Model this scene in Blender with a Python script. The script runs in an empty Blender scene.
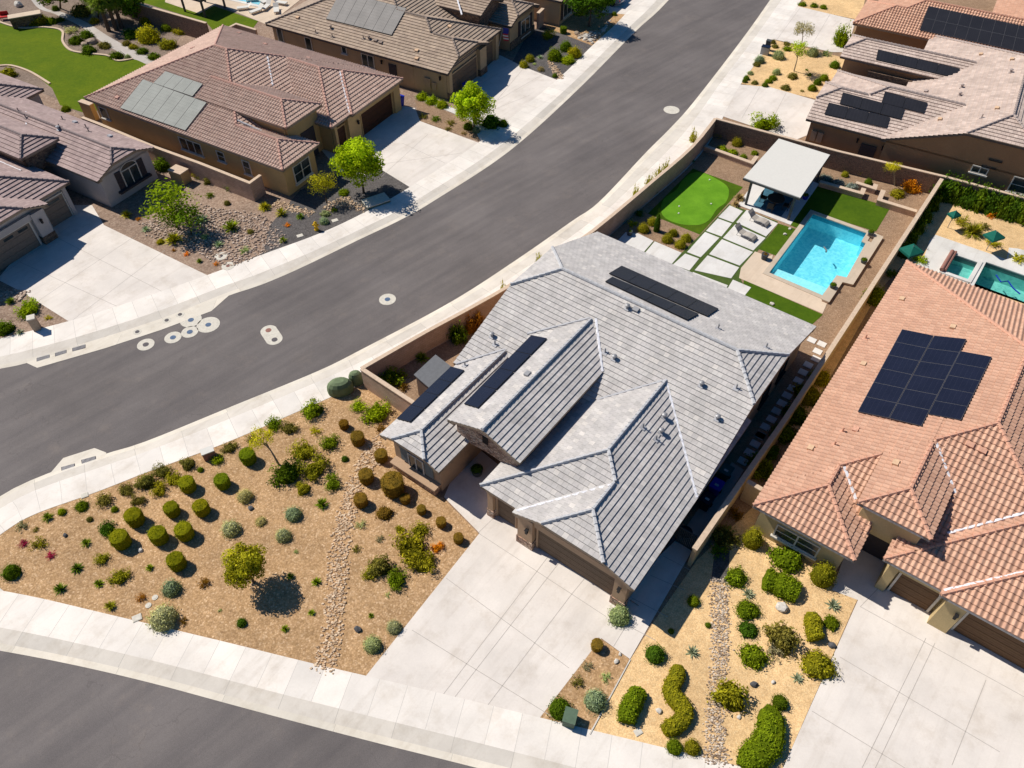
import bpy, bmesh, math, random
from math import sin, cos, pi, radians, sqrt, floor
from mathutils import Vector, Matrix, noise
from mathutils.geometry import tessellate_polygon
C = bpy.context.scene.collection
R = random.Random(7)

# ------------------------------------------------------------------ camera model
FPX, PITCH, CH = 767.0, radians(48.1), 40.0
cP, sP = cos(PITCH), sin(PITCH)
def ray(x, y):
    X = (x-512)/FPX; D = (y-384)/FPX
    return Vector((X, cP-D*sP, -sP-D*cP))
def at(x, y, z=0.0):
    d = ray(x, y); t = (z-CH)/d.z
    return Vector((d.x*t, d.y*t, z))
def onplane(x, y, p, n):
    d = ray(x, y); o = Vector((0, 0, CH)); t = (p-o).dot(n)/d.dot(n)
    return o+d*t
def pxm(x, y):
    a = at(x, y); return FPX/(a.y*cP+CH*sP)

# ------------------------------------------------------------------ materials
MATS = {}
def nt(name):
    m = bpy.data.materials.new(name); m.use_nodes = True
    t = m.node_tree; t.nodes.clear()
    out = t.nodes.new('ShaderNodeOutputMaterial'); b = t.nodes.new('ShaderNodeBsdfPrincipled')
    t.links.new(b.outputs[0], out.inputs[0]); MATS[name] = m
    b.inputs['Specular IOR Level'].default_value = .15
    return m, t, b
def N(t, kind, **kw):
    n = t.nodes.new(kind)
    for k, v in kw.items():
        if k.startswith('i_'): n.inputs[int(k[2:]) if k[2:].isdigit() else k[2:]].default_value = v
        else: setattr(n, k, v)
    return n
def c4(c): return (c[0], c[1], c[2], 1)
def ramp(t, fac, stops):
    r = t.nodes.new('ShaderNodeValToRGB'); e = r.color_ramp.elements
    while len(e) < len(stops): e.new(0.5)
    for i, (p, c) in enumerate(stops): e[i].position = p; e[i].color = c4(c)
    t.links.new(fac, r.inputs[0]); return r.outputs[0]
def mix(t, f, a, b, mode='MIX'):
    m = t.nodes.new('ShaderNodeMix'); m.data_type = 'RGBA'; m.blend_type = mode
    for s, v in ((0, f), (6, a), (7, b)):
        if isinstance(v, (int, float)): m.inputs[s].default_value = v
        elif isinstance(v, tuple): m.inputs[s].default_value = c4(v)
        else: t.links.new(v, m.inputs[s])
    return m.outputs[2]
def pos(t):
    return t.nodes.new('ShaderNodeNewGeometry').outputs['Position']
def uvn(t): return t.nodes.new('ShaderNodeUVMap').outputs[0]
def nz(t, vec, scale, detail=4, rough=.6):
    n = N(t, 'ShaderNodeTexNoise'); n.inputs['Scale'].default_value = scale
    n.inputs['Detail'].default_value = detail; n.inputs['Roughness'].default_value = rough
    if vec is not None: t.links.new(vec, n.inputs['Vector'])
    return n.outputs[0]
def bump(t, b, h, st, dist=.02):
    n = N(t, 'ShaderNodeBump'); n.inputs['Strength'].default_value = st; n.inputs['Distance'].default_value = dist
    t.links.new(h, n.inputs['Height']); t.links.new(n.outputs[0], b.inputs['Normal'])
def mth(t, op, a, b=None, c=None):
    m = N(t, 'ShaderNodeMath', operation=op)
    for i, v in enumerate((a, b, c)):
        if v is None: continue
        if isinstance(v, (int, float)): m.inputs[i].default_value = v
        else: t.links.new(v, m.inputs[i])
    return m.outputs[0]
def sub2(a, k): return tuple(max(0, x*k) for x in a)

def plain(name, col, rough=.7, metal=0, var=.12, scale=6, bs=0):
    if name in MATS: return MATS[name]
    m, t, b = nt(name)
    n = nz(t, pos(t), scale)
    t.links.new(ramp(t, n, [(.3, sub2(col, 1-var)), (.7, sub2(col, 1+var))]), b.inputs['Base Color'])
    b.inputs['Roughness'].default_value = rough; b.inputs['Metallic'].default_value = metal
    if bs: bump(t, b, nz(t, pos(t), 40), bs)
    return m
def stucco(name, col):
    m, t, b = nt(name); p = pos(t)
    n = nz(t, p, .6, 5); n2 = nz(t, p, 14, 3)
    c = ramp(t, n, [(.3, sub2(col, .86)), (.7, sub2(col, 1.08))])
    c = mix(t, .25, c, ramp(t, n2, [(.35, sub2(col, .7)), (.65, sub2(col, 1.2))]))
    t.links.new(c, b.inputs['Base Color']); b.inputs['Roughness'].default_value = .9
    bump(t, b, n2, .25, .01); return m
def gravel(name, cols, scale=13, big=.25, spk=.75):
    """crushed gravel: voronoi stones in several tints with shaded gaps"""
    m, t, b = nt(name); p = pos(t)
    v = N(t, 'ShaderNodeTexVoronoi'); v.inputs['Scale'].default_value = scale; t.links.new(p, v.inputs['Vector'])
    sp = N(t, 'ShaderNodeSeparateColor'); t.links.new(v.outputs['Color'], sp.inputs[0])
    k = len(cols)-1
    c = ramp(t, sp.outputs[0], [(i/k, x) for i, x in enumerate(cols)])
    mid = tuple(sum(x[i] for x in cols)/len(cols) for i in range(3))
    c = mix(t, spk, mid, c)
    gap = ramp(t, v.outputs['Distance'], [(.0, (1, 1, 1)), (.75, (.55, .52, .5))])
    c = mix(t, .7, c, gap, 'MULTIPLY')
    bigc = ramp(t, nz(t, p, big, 5), [(.3, (.80, .80, .80)), (.7, (1.13, 1.12, 1.10))])
    c = mix(t, 1, c, bigc, 'MULTIPLY')
    med = ramp(t, nz(t, p, 2.4, 3), [(.3, (.86, .85, .84)), (.7, (1.1, 1.1, 1.1))])
    c = mix(t, 1, c, med, 'MULTIPLY')
    t.links.new(c, b.inputs['Base Color']); b.inputs['Roughness'].default_value = .95
    bump(t, b, v.outputs['Distance'], -.5, .03); return m
def concrete(name, col, uvj=None, stain=(.62, .56, .48)):
    """concrete slab; uvj=(length, offset) cuts joints across a strip using its UVs"""
    m, t, b = nt(name); p = pos(t)
    c = ramp(t, nz(t, p, .35, 6), [(.28, sub2(col, .86)), (.68, sub2(col, 1.06))])
    st = ramp(t, nz(t, p, .5, 9, .75), [(.50, (1, 1, 1)), (.72, tuple(.45+.55*s for s in stain))])
    c = mix(t, .8, c, st, 'MULTIPLY')
    m2 = N(t, 'ShaderNodeMapping', vector_type='TEXTURE'); m2.inputs['Rotation'].default_value = (0, 0, radians(52)); m2.inputs['Scale'].default_value = (7, .45, 1); t.links.new(p, m2.inputs[0])
    c = mix(t, .7, c, ramp(t, nz(t, m2.outputs[0], 1, 4, .6), [(.52, (1, 1, 1)), (.75, (.86, .84, .82))]), 'MULTIPLY')
    c = mix(t, .5, c, ramp(t, nz(t, p, 9, 6, .8), [(.3, (.9, .89, .88)), (.7, (1.06, 1.06, 1.06))]), 'MULTIPLY')
    if uvj:
        s = N(t, 'ShaderNodeSeparateXYZ'); t.links.new(uvn(t), s.inputs[0])
        f = mth(t, 'FRACT', mth(t, 'DIVIDE', s.outputs[0], uvj))
        d = mth(t, 'ABSOLUTE', mth(t, 'SUBTRACT', f, .5))
        j = mth(t, 'GREATER_THAN', d, .5-.014/uvj)
        wn = N(t, 'ShaderNodeTexWhiteNoise', noise_dimensions='1D')
        t.links.new(mth(t, 'FLOOR', mth(t, 'DIVIDE', s.outputs[0], uvj)), wn.inputs['W'])
        c = mix(t, 1, c, ramp(t, wn.outputs[0], [(0, (.93, .93, .93)), (1, (1.06, 1.05, 1.04))]), 'MULTIPLY')
        c = mix(t, j, c, sub2(col, .68))
    t.links.new(c, b.inputs['Base Color']); b.inputs['Roughness'].default_value = .85
    bump(t, b, nz(t, p, 30, 3), .08, .01); return m
def tilemat(name, cols, w, h, seam=.5, dirt=.25, moss=None):
    """roof tiles: colour per tile from the (across, upslope) UVs in metres"""
    m, t, b = nt(name)
    s = N(t, 'ShaderNodeSeparateXYZ'); t.links.new(uvn(t), s.inputs[0])
    row = mth(t, 'FLOOR', mth(t, 'DIVIDE', s.outputs[1], h))
    xs = mth(t, 'ADD', mth(t, 'DIVIDE', s.outputs[0], w), mth(t, 'MULTIPLY', row, .5))
    col = mth(t, 'FLOOR', xs)
    cb = N(t, 'ShaderNodeCombineXYZ'); t.links.new(col, cb.inputs[0]); t.links.new(row, cb.inputs[1])
    wn = N(t, 'ShaderNodeTexWhiteNoise', noise_dimensions='2D'); t.links.new(cb.outputs[0], wn.inputs['Vector'])
    k = len(cols)-1
    c = ramp(t, wn.outputs[0], [(i/k, x) for i, x in enumerate(cols)])
    mid = tuple(sum(x[i] for x in cols)/len(cols) for i in range(3))
    c = mix(t, .35, c, ramp(t, nz(t, uvn(t), .8, 5), [(.3, sub2(mid, .85)), (.7, sub2(mid, 1.12))]))
    if seam:
        d = mth(t, 'ABSOLUTE', mth(t, 'SUBTRACT', mth(t, 'FRACT', xs), .5))
        j = mth(t, 'MULTIPLY', mth(t, 'GREATER_THAN', d, .5-.018/w), seam)
        c = mix(t, j, c, sub2(mid, .3))
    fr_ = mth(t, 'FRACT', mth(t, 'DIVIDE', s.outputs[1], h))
    c = mix(t, mth(t, 'MULTIPLY', mth(t, 'GREATER_THAN', fr_, .9), .32), c, sub2(mid, .25))  # shadow line below the next course, painted into the tile colour
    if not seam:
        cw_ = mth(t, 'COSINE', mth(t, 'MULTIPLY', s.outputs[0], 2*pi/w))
        c = mix(t, mth(t, 'MULTIPLY', mth(t, 'LESS_THAN', cw_, -.72), .42), c, sub2(mid, .3))  # barrel troughs darkened in the colour, as if shaded
    dt = ramp(t, nz(t, pos(t), .9, 7, .7), [(.35, (1.05, 1.05, 1.05)), (.75, (1-dirt, 1-dirt, 1-dirt))])
    c = mix(t, 1, c, dt, 'MULTIPLY')
    c = mix(t, .6, c, ramp(t, nz(t, pos(t), 18, 3), [(.3, (.85, .85, .85)), (.7, (1.1, 1.1, 1.1))]), 'MULTIPLY')
    t.links.new(c, b.inputs['Base Color']); b.inputs['Roughness'].default_value = .82
    return m
def brick(name, c1, c2, mortar, bw=.4, bh=.2):
    m, t, b = nt(name); v = uvn(t)
    n = N(t, 'ShaderNodeTexBrick'); t.links.new(v, n.inputs['Vector'])
    n.inputs['Color1'].default_value = c4(c1); n.inputs['Color2'].default_value = c4(c2); n.inputs['Mortar'].default_value = c4(mortar)
    n.inputs['Scale'].default_value = 1; n.inputs['Brick Width'].default_value = bw; n.inputs['Row Height'].default_value = bh
    n.inputs['Mortar Size'].default_value = .012
    c = mix(t, .6, n.outputs[0], ramp(t, nz(t, pos(t), 1.2, 6), [(.3, (.75, .75, .75)), (.7, (1.15, 1.15, 1.15))]), 'MULTIPLY')
    t.links.new(c, b.inputs['Base Color']); b.inputs['Roughness'].default_value = .9
    bump(t, b, n.outputs['Fac'], -.3, .02); return m
def stonemat(name, cols, scale=4.5):
    m, t, b = nt(name); p = pos(t)
    mp = N(t, 'ShaderNodeMapping'); mp.inputs['Scale'].default_value = (1, 1, 2.2); t.links.new(p, mp.inputs[0])
    v = N(t, 'ShaderNodeTexVoronoi'); v.inputs['Scale'].default_value = scale; t.links.new(mp.outputs[0], v.inputs['Vector'])
    sp = N(t, 'ShaderNodeSeparateColor'); t.links.new(v.outputs['Color'], sp.inputs[0])
    k = len(cols)-1
    c = ramp(t, sp.outputs[0], [(i/k, x) for i, x in enumerate(cols)])
    e = N(t, 'ShaderNodeTexVoronoi', feature='DISTANCE_TO_EDGE'); e.inputs['Scale'].default_value = scale; t.links.new(mp.outputs[0], e.inputs['Vector'])
    c = mix(t, mth(t, 'LESS_THAN', e.outputs[0], .05), c, (.10, .085, .07))
    t.links.new(c, b.inputs['Base Color']); b.inputs['Roughness'].default_value = .9
    bump(t, b, e.outputs[0], .6, .05); return m
def asphalt():
    m, t, b = nt('asphalt'); p = pos(t)
    c = ramp(t, nz(t, p, .12, 6, .6), [(.28, (.122, .109, .106)), (.72, (.182, .163, .157))])
    mp = N(t, 'ShaderNodeMapping', vector_type='TEXTURE'); mp.inputs['Rotation'].default_value = (0, 0, radians(43)); mp.inputs['Scale'].default_value = (14, 1.0, 1)
    t.links.new(p, mp.inputs[0])
    c = mix(t, .75, c, ramp(t, nz(t, mp.outputs[0], 1.0, 5, .6), [(.32, (.82, .82, .84)), (.68, (1.16, 1.15, 1.13))]), 'MULTIPLY')
    c = mix(t, .7, c, ramp(t, nz(t, p, 45, 2), [(.3, (.7, .7, .7)), (.7, (1.3, 1.3, 1.3))]), 'MULTIPLY')
    d = ramp(t, nz(t, p, .45, 9, .8), [(.54, (1, 1, 1)), (.78, (1.3, 1.24, 1.15))])
    c = mix(t, 1, c, d, 'MULTIPLY')
    v = N(t, 'ShaderNodeTexVoronoi', feature='DISTANCE_TO_EDGE'); v.inputs['Scale'].default_value = .11
    w = N(t, 'ShaderNodeVectorMath', operation='ADD'); nn = N(t, 'ShaderNodeTexNoise'); nn.inputs['Scale'].default_value = .5; nn.inputs['Detail'].default_value = 6
    t.links.new(p, nn.inputs['Vector']); sc = N(t, 'ShaderNodeVectorMath', operation='SCALE'); sc.inputs['Scale'].default_value = 3.0
    t.links.new(nn.outputs[1], sc.inputs[0]); t.links.new(p, w.inputs[0]); t.links.new(sc.outputs[0], w.inputs[1]); t.links.new(w.outputs[0], v.inputs['Vector'])
    c = mix(t, mth(t, 'MULTIPLY', mth(t, 'LESS_THAN', v.outputs[0], .002), .22), c, (.07, .06, .06))
    t.links.new(c, b.inputs['Base Color']); b.inputs['Roughness'].default_value = .8
    bump(t, b, nz(t, p, 60, 2), .3, .01); return m
def grassmat(name, c1, c2, scale=3):
    m, t, b = nt(name); p = pos(t)
    c = ramp(t, nz(t, p, .35, 6, .65), [(.3, c1), (.7, c2)])
    c = mix(t, .7, c, ramp(t, nz(t, p, 22, 4, .8), [(.3, (.6, .65, .6)), (.7, (1.35, 1.3, 1.3))]), 'MULTIPLY')
    c = mix(t, .8, c, ramp(t, nz(t, p, scale, 4), [(.3, (.8, .85, .8)), (.7, (1.18, 1.15, 1.1))]), 'MULTIPLY')
    t.links.new(c, b.inputs['Base Color']); b.inputs['Roughness'].default_value = .95
    bump(t, b, nz(t, p, 30, 3), .6, .03); return m
def leafmat(name, transl=.3):
    """foliage: the object's own colour, varied per leaf and per clump"""
    m = bpy.data.materials.new(name); m.use_nodes = True; MATS[name] = m
    t = m.node_tree; t.nodes.clear(); out = t.nodes.new('ShaderNodeOutputMaterial')
    oi = N(t, 'ShaderNodeObjectInfo'); a = N(t, 'ShaderNodeAttribute', attribute_name='shade')
    tc = N(t, 'ShaderNodeTexCoord')
    ad = N(t, 'ShaderNodeVectorMath', operation='ADD'); t.links.new(tc.outputs['Object'], ad.inputs[0])
    t.links.new(oi.outputs['Location'], ad.inputs[1])
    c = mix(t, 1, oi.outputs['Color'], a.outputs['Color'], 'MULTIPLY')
    n = nz(t, ad.outputs[0], 3.0, 3)
    c = mix(t, .55, c, ramp(t, n, [(.35, (.62, .66, .7)), (.65, (1.45, 1.32, .9))]), 'MULTIPLY')
    d = N(t, 'ShaderNodeBsdfDiffuse'); tr = N(t, 'ShaderNodeBsdfTranslucent')
    t.links.new(c, d.inputs[0]); t.links.new(mix(t, 1, c, (1.3, 1.4, .7), 'MULTIPLY'), tr.inputs[0])
    g = N(t, 'ShaderNodeBsdfGlossy'); g.inputs['Roughness'].default_value = .45; g.inputs[0].default_value = (1, 1, 1, 1)
    s = N(t, 'ShaderNodeMixShader'); s.inputs[0].default_value = transl
    t.links.new(d.outputs[0], s.inputs[1]); t.links.new(tr.outputs[0], s.inputs[2])
    s2 = N(t, 'ShaderNodeMixShader'); s2.inputs[0].default_value = .0
    t.links.new(s.outputs[0], s2.inputs[1]); t.links.new(g.outputs[0], s2.inputs[2]); t.links.new(s2.outputs[0], out.inputs[0])
    return m
def glassmat(name='window_glass', col=(.03, .045, .05)):
    m, t, b = nt(name)
    t.links.new(ramp(t, nz(t, pos(t), 1.1, 3), [(.35, sub2(col, .5)), (.7, sub2(col, 1.8))]), b.inputs['Base Color'])
    b.inputs['Roughness'].default_value = .15; b.inputs['Specular IOR Level'].default_value = .4; return m
def panelmat(name, col, rough=.18, line=(.03, .03, .035), spec=.5):
    m, t, b = nt(name)
    s = N(t, 'ShaderNodeSeparateXYZ'); t.links.new(uvn(t), s.inputs[0])
    fx = mth(t, 'ABSOLUTE', mth(t, 'SUBTRACT', mth(t, 'FRACT', mth(t, 'MULTIPLY', s.outputs[0], 6)), .5))
    fy = mth(t, 'ABSOLUTE', mth(t, 'SUBTRACT', mth(t, 'FRACT', mth(t, 'MULTIPLY', s.outputs[1], 10)), .5))
    g = mth(t, 'MAXIMUM', mth(t, 'GREATER_THAN', fx, .47), mth(t, 'GREATER_THAN', fy, .47))
    c = mix(t, mth(t, 'MULTIPLY', g, .5), col, line)
    t.links.new(mix(t, .5, c, ramp(t, nz(t, pos(t), .8, 3), [(.3, (.8, .8, .8)), (.7, (1.25, 1.25, 1.25))]), 'MULTIPLY'), b.inputs['Base Color'])
    b.inputs['Roughness'].default_value = rough; b.inputs['Specular IOR Level'].default_value = spec; return m
def watermat(name, tint, dens=1):
    m = bpy.data.materials.new(name); m.use_nodes = True; MATS[name] = m
    t = m.node_tree; t.nodes.clear(); out = t.nodes.new('ShaderNodeOutputMaterial')
    tr = N(t, 'ShaderNodeBsdfTransparent'); tr.inputs[0].default_value = c4(tint)
    g = N(t, 'ShaderNodeBsdfGlossy'); g.inputs['Roughness'].default_value = .05; g.inputs[0].default_value = (1, 1, 1, 1)
    bm = N(t, 'ShaderNodeBump'); bm.inputs['Strength'].default_value = .5; bm.inputs['Distance'].default_value = .06
    t.links.new(nz(t, pos(t), 3.0, 3), bm.inputs['Height'])
    fr = N(t, 'ShaderNodeFresnel'); fr.inputs[0].default_value = 1.33
    t.links.new(bm.outputs[0], fr.inputs['Normal']); t.links.new(bm.outputs[0], g.inputs['Normal'])
    s = N(t, 'ShaderNodeMixShader'); t.links.new(fr.outputs[0], s.inputs[0])
    t.links.new(tr.outputs[0], s.inputs[1]); t.links.new(g.outputs[0], s.inputs[2]); t.links.new(s.outputs[0], out.inputs[0]); return m
def caustic_plastermat(name, c1, c2):
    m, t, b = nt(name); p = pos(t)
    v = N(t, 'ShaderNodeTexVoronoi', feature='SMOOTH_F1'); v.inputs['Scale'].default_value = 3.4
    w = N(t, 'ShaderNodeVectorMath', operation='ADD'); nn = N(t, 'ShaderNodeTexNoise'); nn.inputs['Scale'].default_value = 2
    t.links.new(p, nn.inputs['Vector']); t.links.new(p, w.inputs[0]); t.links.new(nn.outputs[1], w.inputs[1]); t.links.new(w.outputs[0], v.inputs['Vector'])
    c = ramp(t, v.outputs[0], [(.15, c1), (.65, c2)])  # lighter voronoi net imitates caustics in the plaster colour
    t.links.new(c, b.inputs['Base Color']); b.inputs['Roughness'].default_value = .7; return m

# ------------------------------------------------------------------ object helpers
def tag(o, label=None, cat=None, group=None, kind=None):
    if label: o['label'] = label
    if cat: o['category'] = cat
    if group: o['group'] = group
    if kind: o['kind'] = kind
    return o
def link(name, me, parent=None, loc=None, rz=0, mats=()):
    for m in mats: me.materials.append(m)
    o = bpy.data.objects.new(name, me); C.objects.link(o)
    if parent is not None: o.parent = parent
    if loc is not None: o.location = loc
    if rz: o.rotation_euler.z = rz
    return o
def empty(name, loc, rz=0, label=None, cat=None, group=None, parent=None):
    o = bpy.data.objects.new(name, None); C.objects.link(o); o.location = loc; o.rotation_euler.z = rz
    o.empty_display_size = .3
    if parent is not None: o.parent = parent
    return tag(o, label, cat, group)
def dup(root, loc, rz=0, label=None, scale=None, group=None):
    r = root.copy(); C.objects.link(r); r.location = loc; r.rotation_euler.z = rz
    if scale: r.scale = scale
    if label: r['label'] = label
    if group: r['group'] = group
    for ch in list(root.children):
        c = ch.copy(); C.objects.link(c); c.parent = r
        for g in ch.children:
            d = g.copy(); C.objects.link(d); d.parent = c
    return r
class MB:
    """collects faces (with UVs) for one mesh"""
    def __init__(s): s.v = []; s.f = []; s.uv = []; s.mi = []; s.sh = []
    def face(s, pts, uv=None, mi=0):
        i = len(s.v); s.v.extend([tuple(p) for p in pts]); s.f.append(tuple(range(i, i+len(pts))))
        if uv is None:
            a, b, c = Vector(pts[0]), Vector(pts[1]), Vector(pts[2]); n = (b-a).cross(c-a)
            if abs(n.z) > max(abs(n.x), abs(n.y)): uv = [(p[0], p[1]) for p in pts]
            elif abs(n.x) > abs(n.y): uv = [(p[1], p[2]) for p in pts]
            else: uv = [(p[0], p[2]) for p in pts]
        s.uv.append(uv); s.mi.append(mi)
    def box(s, x0, x1, y0, y1, z0, z1, mi=0, M=None):
        P = [Vector((x, y, z)) for z in (z0, z1) for y in (y0, y1) for x in (x0, x1)]
        if M is not None: Q = [M @ p for p in P]
        else: Q = P
        for q in ((0, 2, 3, 1), (4, 5, 7, 6), (0, 1, 5, 4), (2, 6, 7, 3), (0, 4, 6, 2), (1, 3, 7, 5)):
            a, b, c = P[q[0]], P[q[1]], P[q[2]]; n = (b-a).cross(c-a)
            k = 2 if abs(n.z) > .5*n.length else (0 if abs(n.x) > .5*n.length else 1)
            uv = [(P[i].x, P[i].y) if k == 2 else ((P[i].y, P[i].z) if k == 0 else (P[i].x, P[i].z)) for i in q]
            s.face([Q[i] for i in q], uv, mi)
    def prism(s, poly, z0, z1, mi=0, mis=None, bottom=False):
        """poly ccw list of xy"""
        poly = [Vector((p[0], p[1])) for p in poly]
        ar = sum(poly[i].x*poly[(i+1) % len(poly)].y-poly[(i+1) % len(poly)].x*poly[i].y for i in range(len(poly)))
        if ar < 0: poly.reverse()
        for tri in tessellate_polygon([[Vector((p.x, p.y, 0)) for p in poly]]):
            q = [poly[i] for i in tri]
            if (q[1]-q[0]).cross(q[2]-q[0]) < 0: q.reverse()
            s.face([(p.x, p.y, z1) for p in q], None, mi)
        L = 0
        for i, a in enumerate(poly):
            b = poly[(i+1) % len(poly)]; d = (b-a).length
            s.face([(a.x, a.y, z0), (b.x, b.y, z0), (b.x, b.y, z1), (a.x, a.y, z1)], [(L, z0), (L+d, z0), (L+d, z1), (L, z1)], mi if mis is None else mis); L += d
    def tube(s, pts, r, n=8, mi=0, caps=True):
        pts = [Vector(p) for p in pts]; rs = r if isinstance(r, (list, tuple)) else [r]*len(pts)
        rings = []
        for i, p in enumerate(pts):
            d = (pts[min(i+1, len(pts)-1)]-pts[max(i-1, 0)]).normalized()
            a = d.cross(Vector((0, 0, 1))); a = a.normalized() if a.length > 1e-3 else Vector((1, 0, 0)); b = d.cross(a)
            rings.append([p+(a*cos(2*pi*k/n)+b*sin(2*pi*k/n))*rs[i] for k in range(n)])
        for i in range(len(rings)-1):
            for k in range(n):
                s.face([rings[i][k], rings[i][(k+1) % n], rings[i+1][(k+1) % n], rings[i+1][k]], None, mi)
        if caps:
            s.face(list(reversed(rings[0])), None, mi); s.face(rings[-1], None, mi)
    def cyl(s, x, y, z0, z1, r, n=16, mi=0, r1=None):
        r1 = r if r1 is None else r1
        a = [(x+r*cos(2*pi*k/n), y+r*sin(2*pi*k/n), z0) for k in range(n)]; b = [(x+r1*cos(2*pi*k/n), y+r1*sin(2*pi*k/n), z1) for k in range(n)]
        for k in range(n): s.face([a[k], a[(k+1) % n], b[(k+1) % n], b[k]], None, mi)
        s.face(b, None, mi); s.face(list(reversed(a)), None, mi)
    def mesh(s, name, mats=(), shade=None, merge=False, smooth=False):
        me = bpy.data.meshes.new(name); me.from_pydata(s.v, [], s.f)
        ul = me.uv_layers.new(name='UVMap'); fl = [c for u in s.uv for p in u for c in (p[0], p[1])]
        ul.data.foreach_set('uv', fl)
        for m in mats: me.materials.append(m)
        if len(mats) > 1: me.polygons.foreach_set('material_index', s.mi)
        if s.sh:
            ca = me.color_attributes.new('shade', 'FLOAT_COLOR', 'CORNER'); L = []
            for f, k in zip(s.f, s.sh): L.extend([k, k, k, 1.0]*len(f))
            ca.data.foreach_set('color', L)
        if smooth: me.polygons.foreach_set('use_smooth', [True]*len(s.f))
        me.update(); return me
    def build(s, name, mats, parent=None, loc=None, rz=0, **k):
        if not isinstance(mats, (list, tuple)): mats = [mats]
        return link(name, s.mesh(name, mats, **k), parent, loc, rz)
def local(m, o):
    """move world-space vertices of a MB into coordinates around o"""
    m.v = [(p[0]-o[0], p[1]-o[1], p[2]-o[2]) for p in m.v]; return m
def sheet(name, polys, z, m, holes=(), kind='structure', mats=None, skirt=0):
    """flat ground sheet(s) given in world xy, z just above the one below"""
    b = MB()
    for poly in polys:
        poly = [Vector((p[0], p[1], 0)) for p in poly]; al = [poly]+[[Vector((q[0], q[1], 0)) for q in h] for h in holes]
        flat = [p for l in al for p in l]
        for tri in tessellate_polygon(al):
            q = [flat[i] for i in tri]
            if (q[1]-q[0]).cross(q[2]-q[0]).z < 0: q.reverse()
            b.face([(p.x, p.y, z) for p in q], [(p.x, p.y) for p in q])
        if skirt:
            for i, a in enumerate(poly):
                c = poly[(i+1) % len(poly)]; b.face([(a.x, a.y, z-skirt), (c.x, c.y, z-skirt), (c.x, c.y, z), (a.x, a.y, z)])
    return tag(b.build(name, mats or [m]), kind=kind)
def P(*pts, z=0): return [at(x, y, z) for x, y in pts]
def catmull(pts, n=8):
    pts = [Vector(p) for p in pts]; out = []
    for i in range(len(pts)-1):
        p0, p1, p2, p3 = pts[max(i-1, 0)], pts[i], pts[i+1], pts[min(i+2, len(pts)-1)]
        for k in range(n):
            t = k/n; out.append(.5*((2*p1)+(-p0+p2)*t+(2*p0-5*p1+4*p2-p3)*t*t+(-p0+3*p1-3*p2+p3)*t**3))
    out.append(pts[-1]); return out
def resample(pts, step):
    out = [pts[0].copy()]; acc = 0
    for a, b in zip(pts, pts[1:]):
        d = (b-a).length
        if d < 1e-6: continue
        s = step-acc
        while s <= d: out.append(a.lerp(b, s/d)); s += step
        acc = (acc+d) % step
    out.append(pts[-1].copy()); return out
def nearest(p, line):
    best = None
    for a, b in zip(line, line[1:]):
        d = b-a; L = d.length_squared
        t = max(0, min(1, (p-a).dot(d)/L)) if L > 0 else 0
        q = a+d*t; k = (q-p).length
        if best is None or k < best[0]: best = (k, q)
    return best[1]

# ------------------------------------------------------------------ houses
def clip(poly, k, v, keep_ge):
    out = []; n = len(poly)
    for i in range(n):
        a, b = poly[i], poly[(i+1) % n]
        ia = a[k] >= v-1e-9 if keep_ge else a[k] <= v+1e-9
        ib = b[k] >= v-1e-9 if keep_ge else b[k] <= v+1e-9
        if ia: out.append(a)
        if ia != ib:
            f = (v-a[k])/(b[k]-a[k]); out.append((a[0]+(b[0]-a[0])*f, a[1]+(b[1]-a[1])*f))
    return out
def tiled(mb, poly, style, ch, cw, amp):
    poly = [Vector(p) for p in poly]
    n = Vector((0, 0, 0))
    for i in range(1, len(poly)-1): n += (poly[i]-poly[0]).cross(poly[i+1]-poly[0])
    n.normalize()
    if n.z < 0: n = -n
    sd = Vector((0, 0, 1)).cross(n).normalized(); td = n.cross(sd)
    if td.z < 0: td = -td; sd = -sd
    o = poly[0]; q = [((p-o).dot(sd), (p-o).dot(td)) for p in poly]
    s0 = o.dot(sd)
    tmin = min(x[1] for x in q); q = [(a, b-tmin) for a, b in q]; o = o+td*tmin
    tmax = max(x[1] for x in q); k = 0; T = 0.0
    up = .06 if style == 'barrel' else (.058 if ch < .37 else .068)
    def P3(s, t, h): return o+sd*s+td*t+n*h
    while T < tmax-.02:
        T1 = min(T+ch, tmax); c = clip(clip(q, 1, T, True), 1, T1, False)
        if len(c) >= 3:
            if style == 'flat':
                mb.face([P3(a, b, .004+up*(1-(b-T)/ch)) for a, b in c], [(s0+a, b) for a, b in c])
                bt = [p for p in c if abs(p[1]-T) < 1e-5]
                if len(bt) >= 2:
                    a, b = min(bt), max(bt)
                    mb.face([P3(a[0], T, -.02), P3(b[0], T, -.02), P3(b[0], T, .004+up), P3(a[0], T, .004+up)], [(s0+a[0], T+.01), (s0+b[0], T+.01), (s0+b[0], T+.01), (s0+a[0], T+.01)])
            else:
                def H(s, t): return .004+up*(1-(t-T)/ch)+amp*(.5+.5*cos(2*pi*(s+s0)/cw))
                ds = cw/6; a = min(p[0] for p in c); b = max(p[0] for p in c)
                i = floor((a+s0)/ds)
                while i*ds-s0 < b:
                    x0, x1 = i*ds-s0, (i+1)*ds-s0; i += 1
                    d = clip(clip(c, 0, x0, True), 0, x1, False)
                    if len(d) < 3: continue
                    mb.face([P3(x, y, H(x, y)) for x, y in d], [(s0+x, y) for x, y in d])
                    bt = [p for p in d if abs(p[1]-T) < 1e-5]
                    if len(bt) >= 2:
                        e, f = min(bt), max(bt)
                        if f[0]-e[0] > 1e-4:
                            mb.face([P3(e[0], T, -.01), P3(f[0], T, -.01), P3(f[0], T, H(f[0], T)), P3(e[0], T, H(e[0], T))], [(s0+e[0], T+.01)]*4)
        T += ch; k += 1

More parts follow.
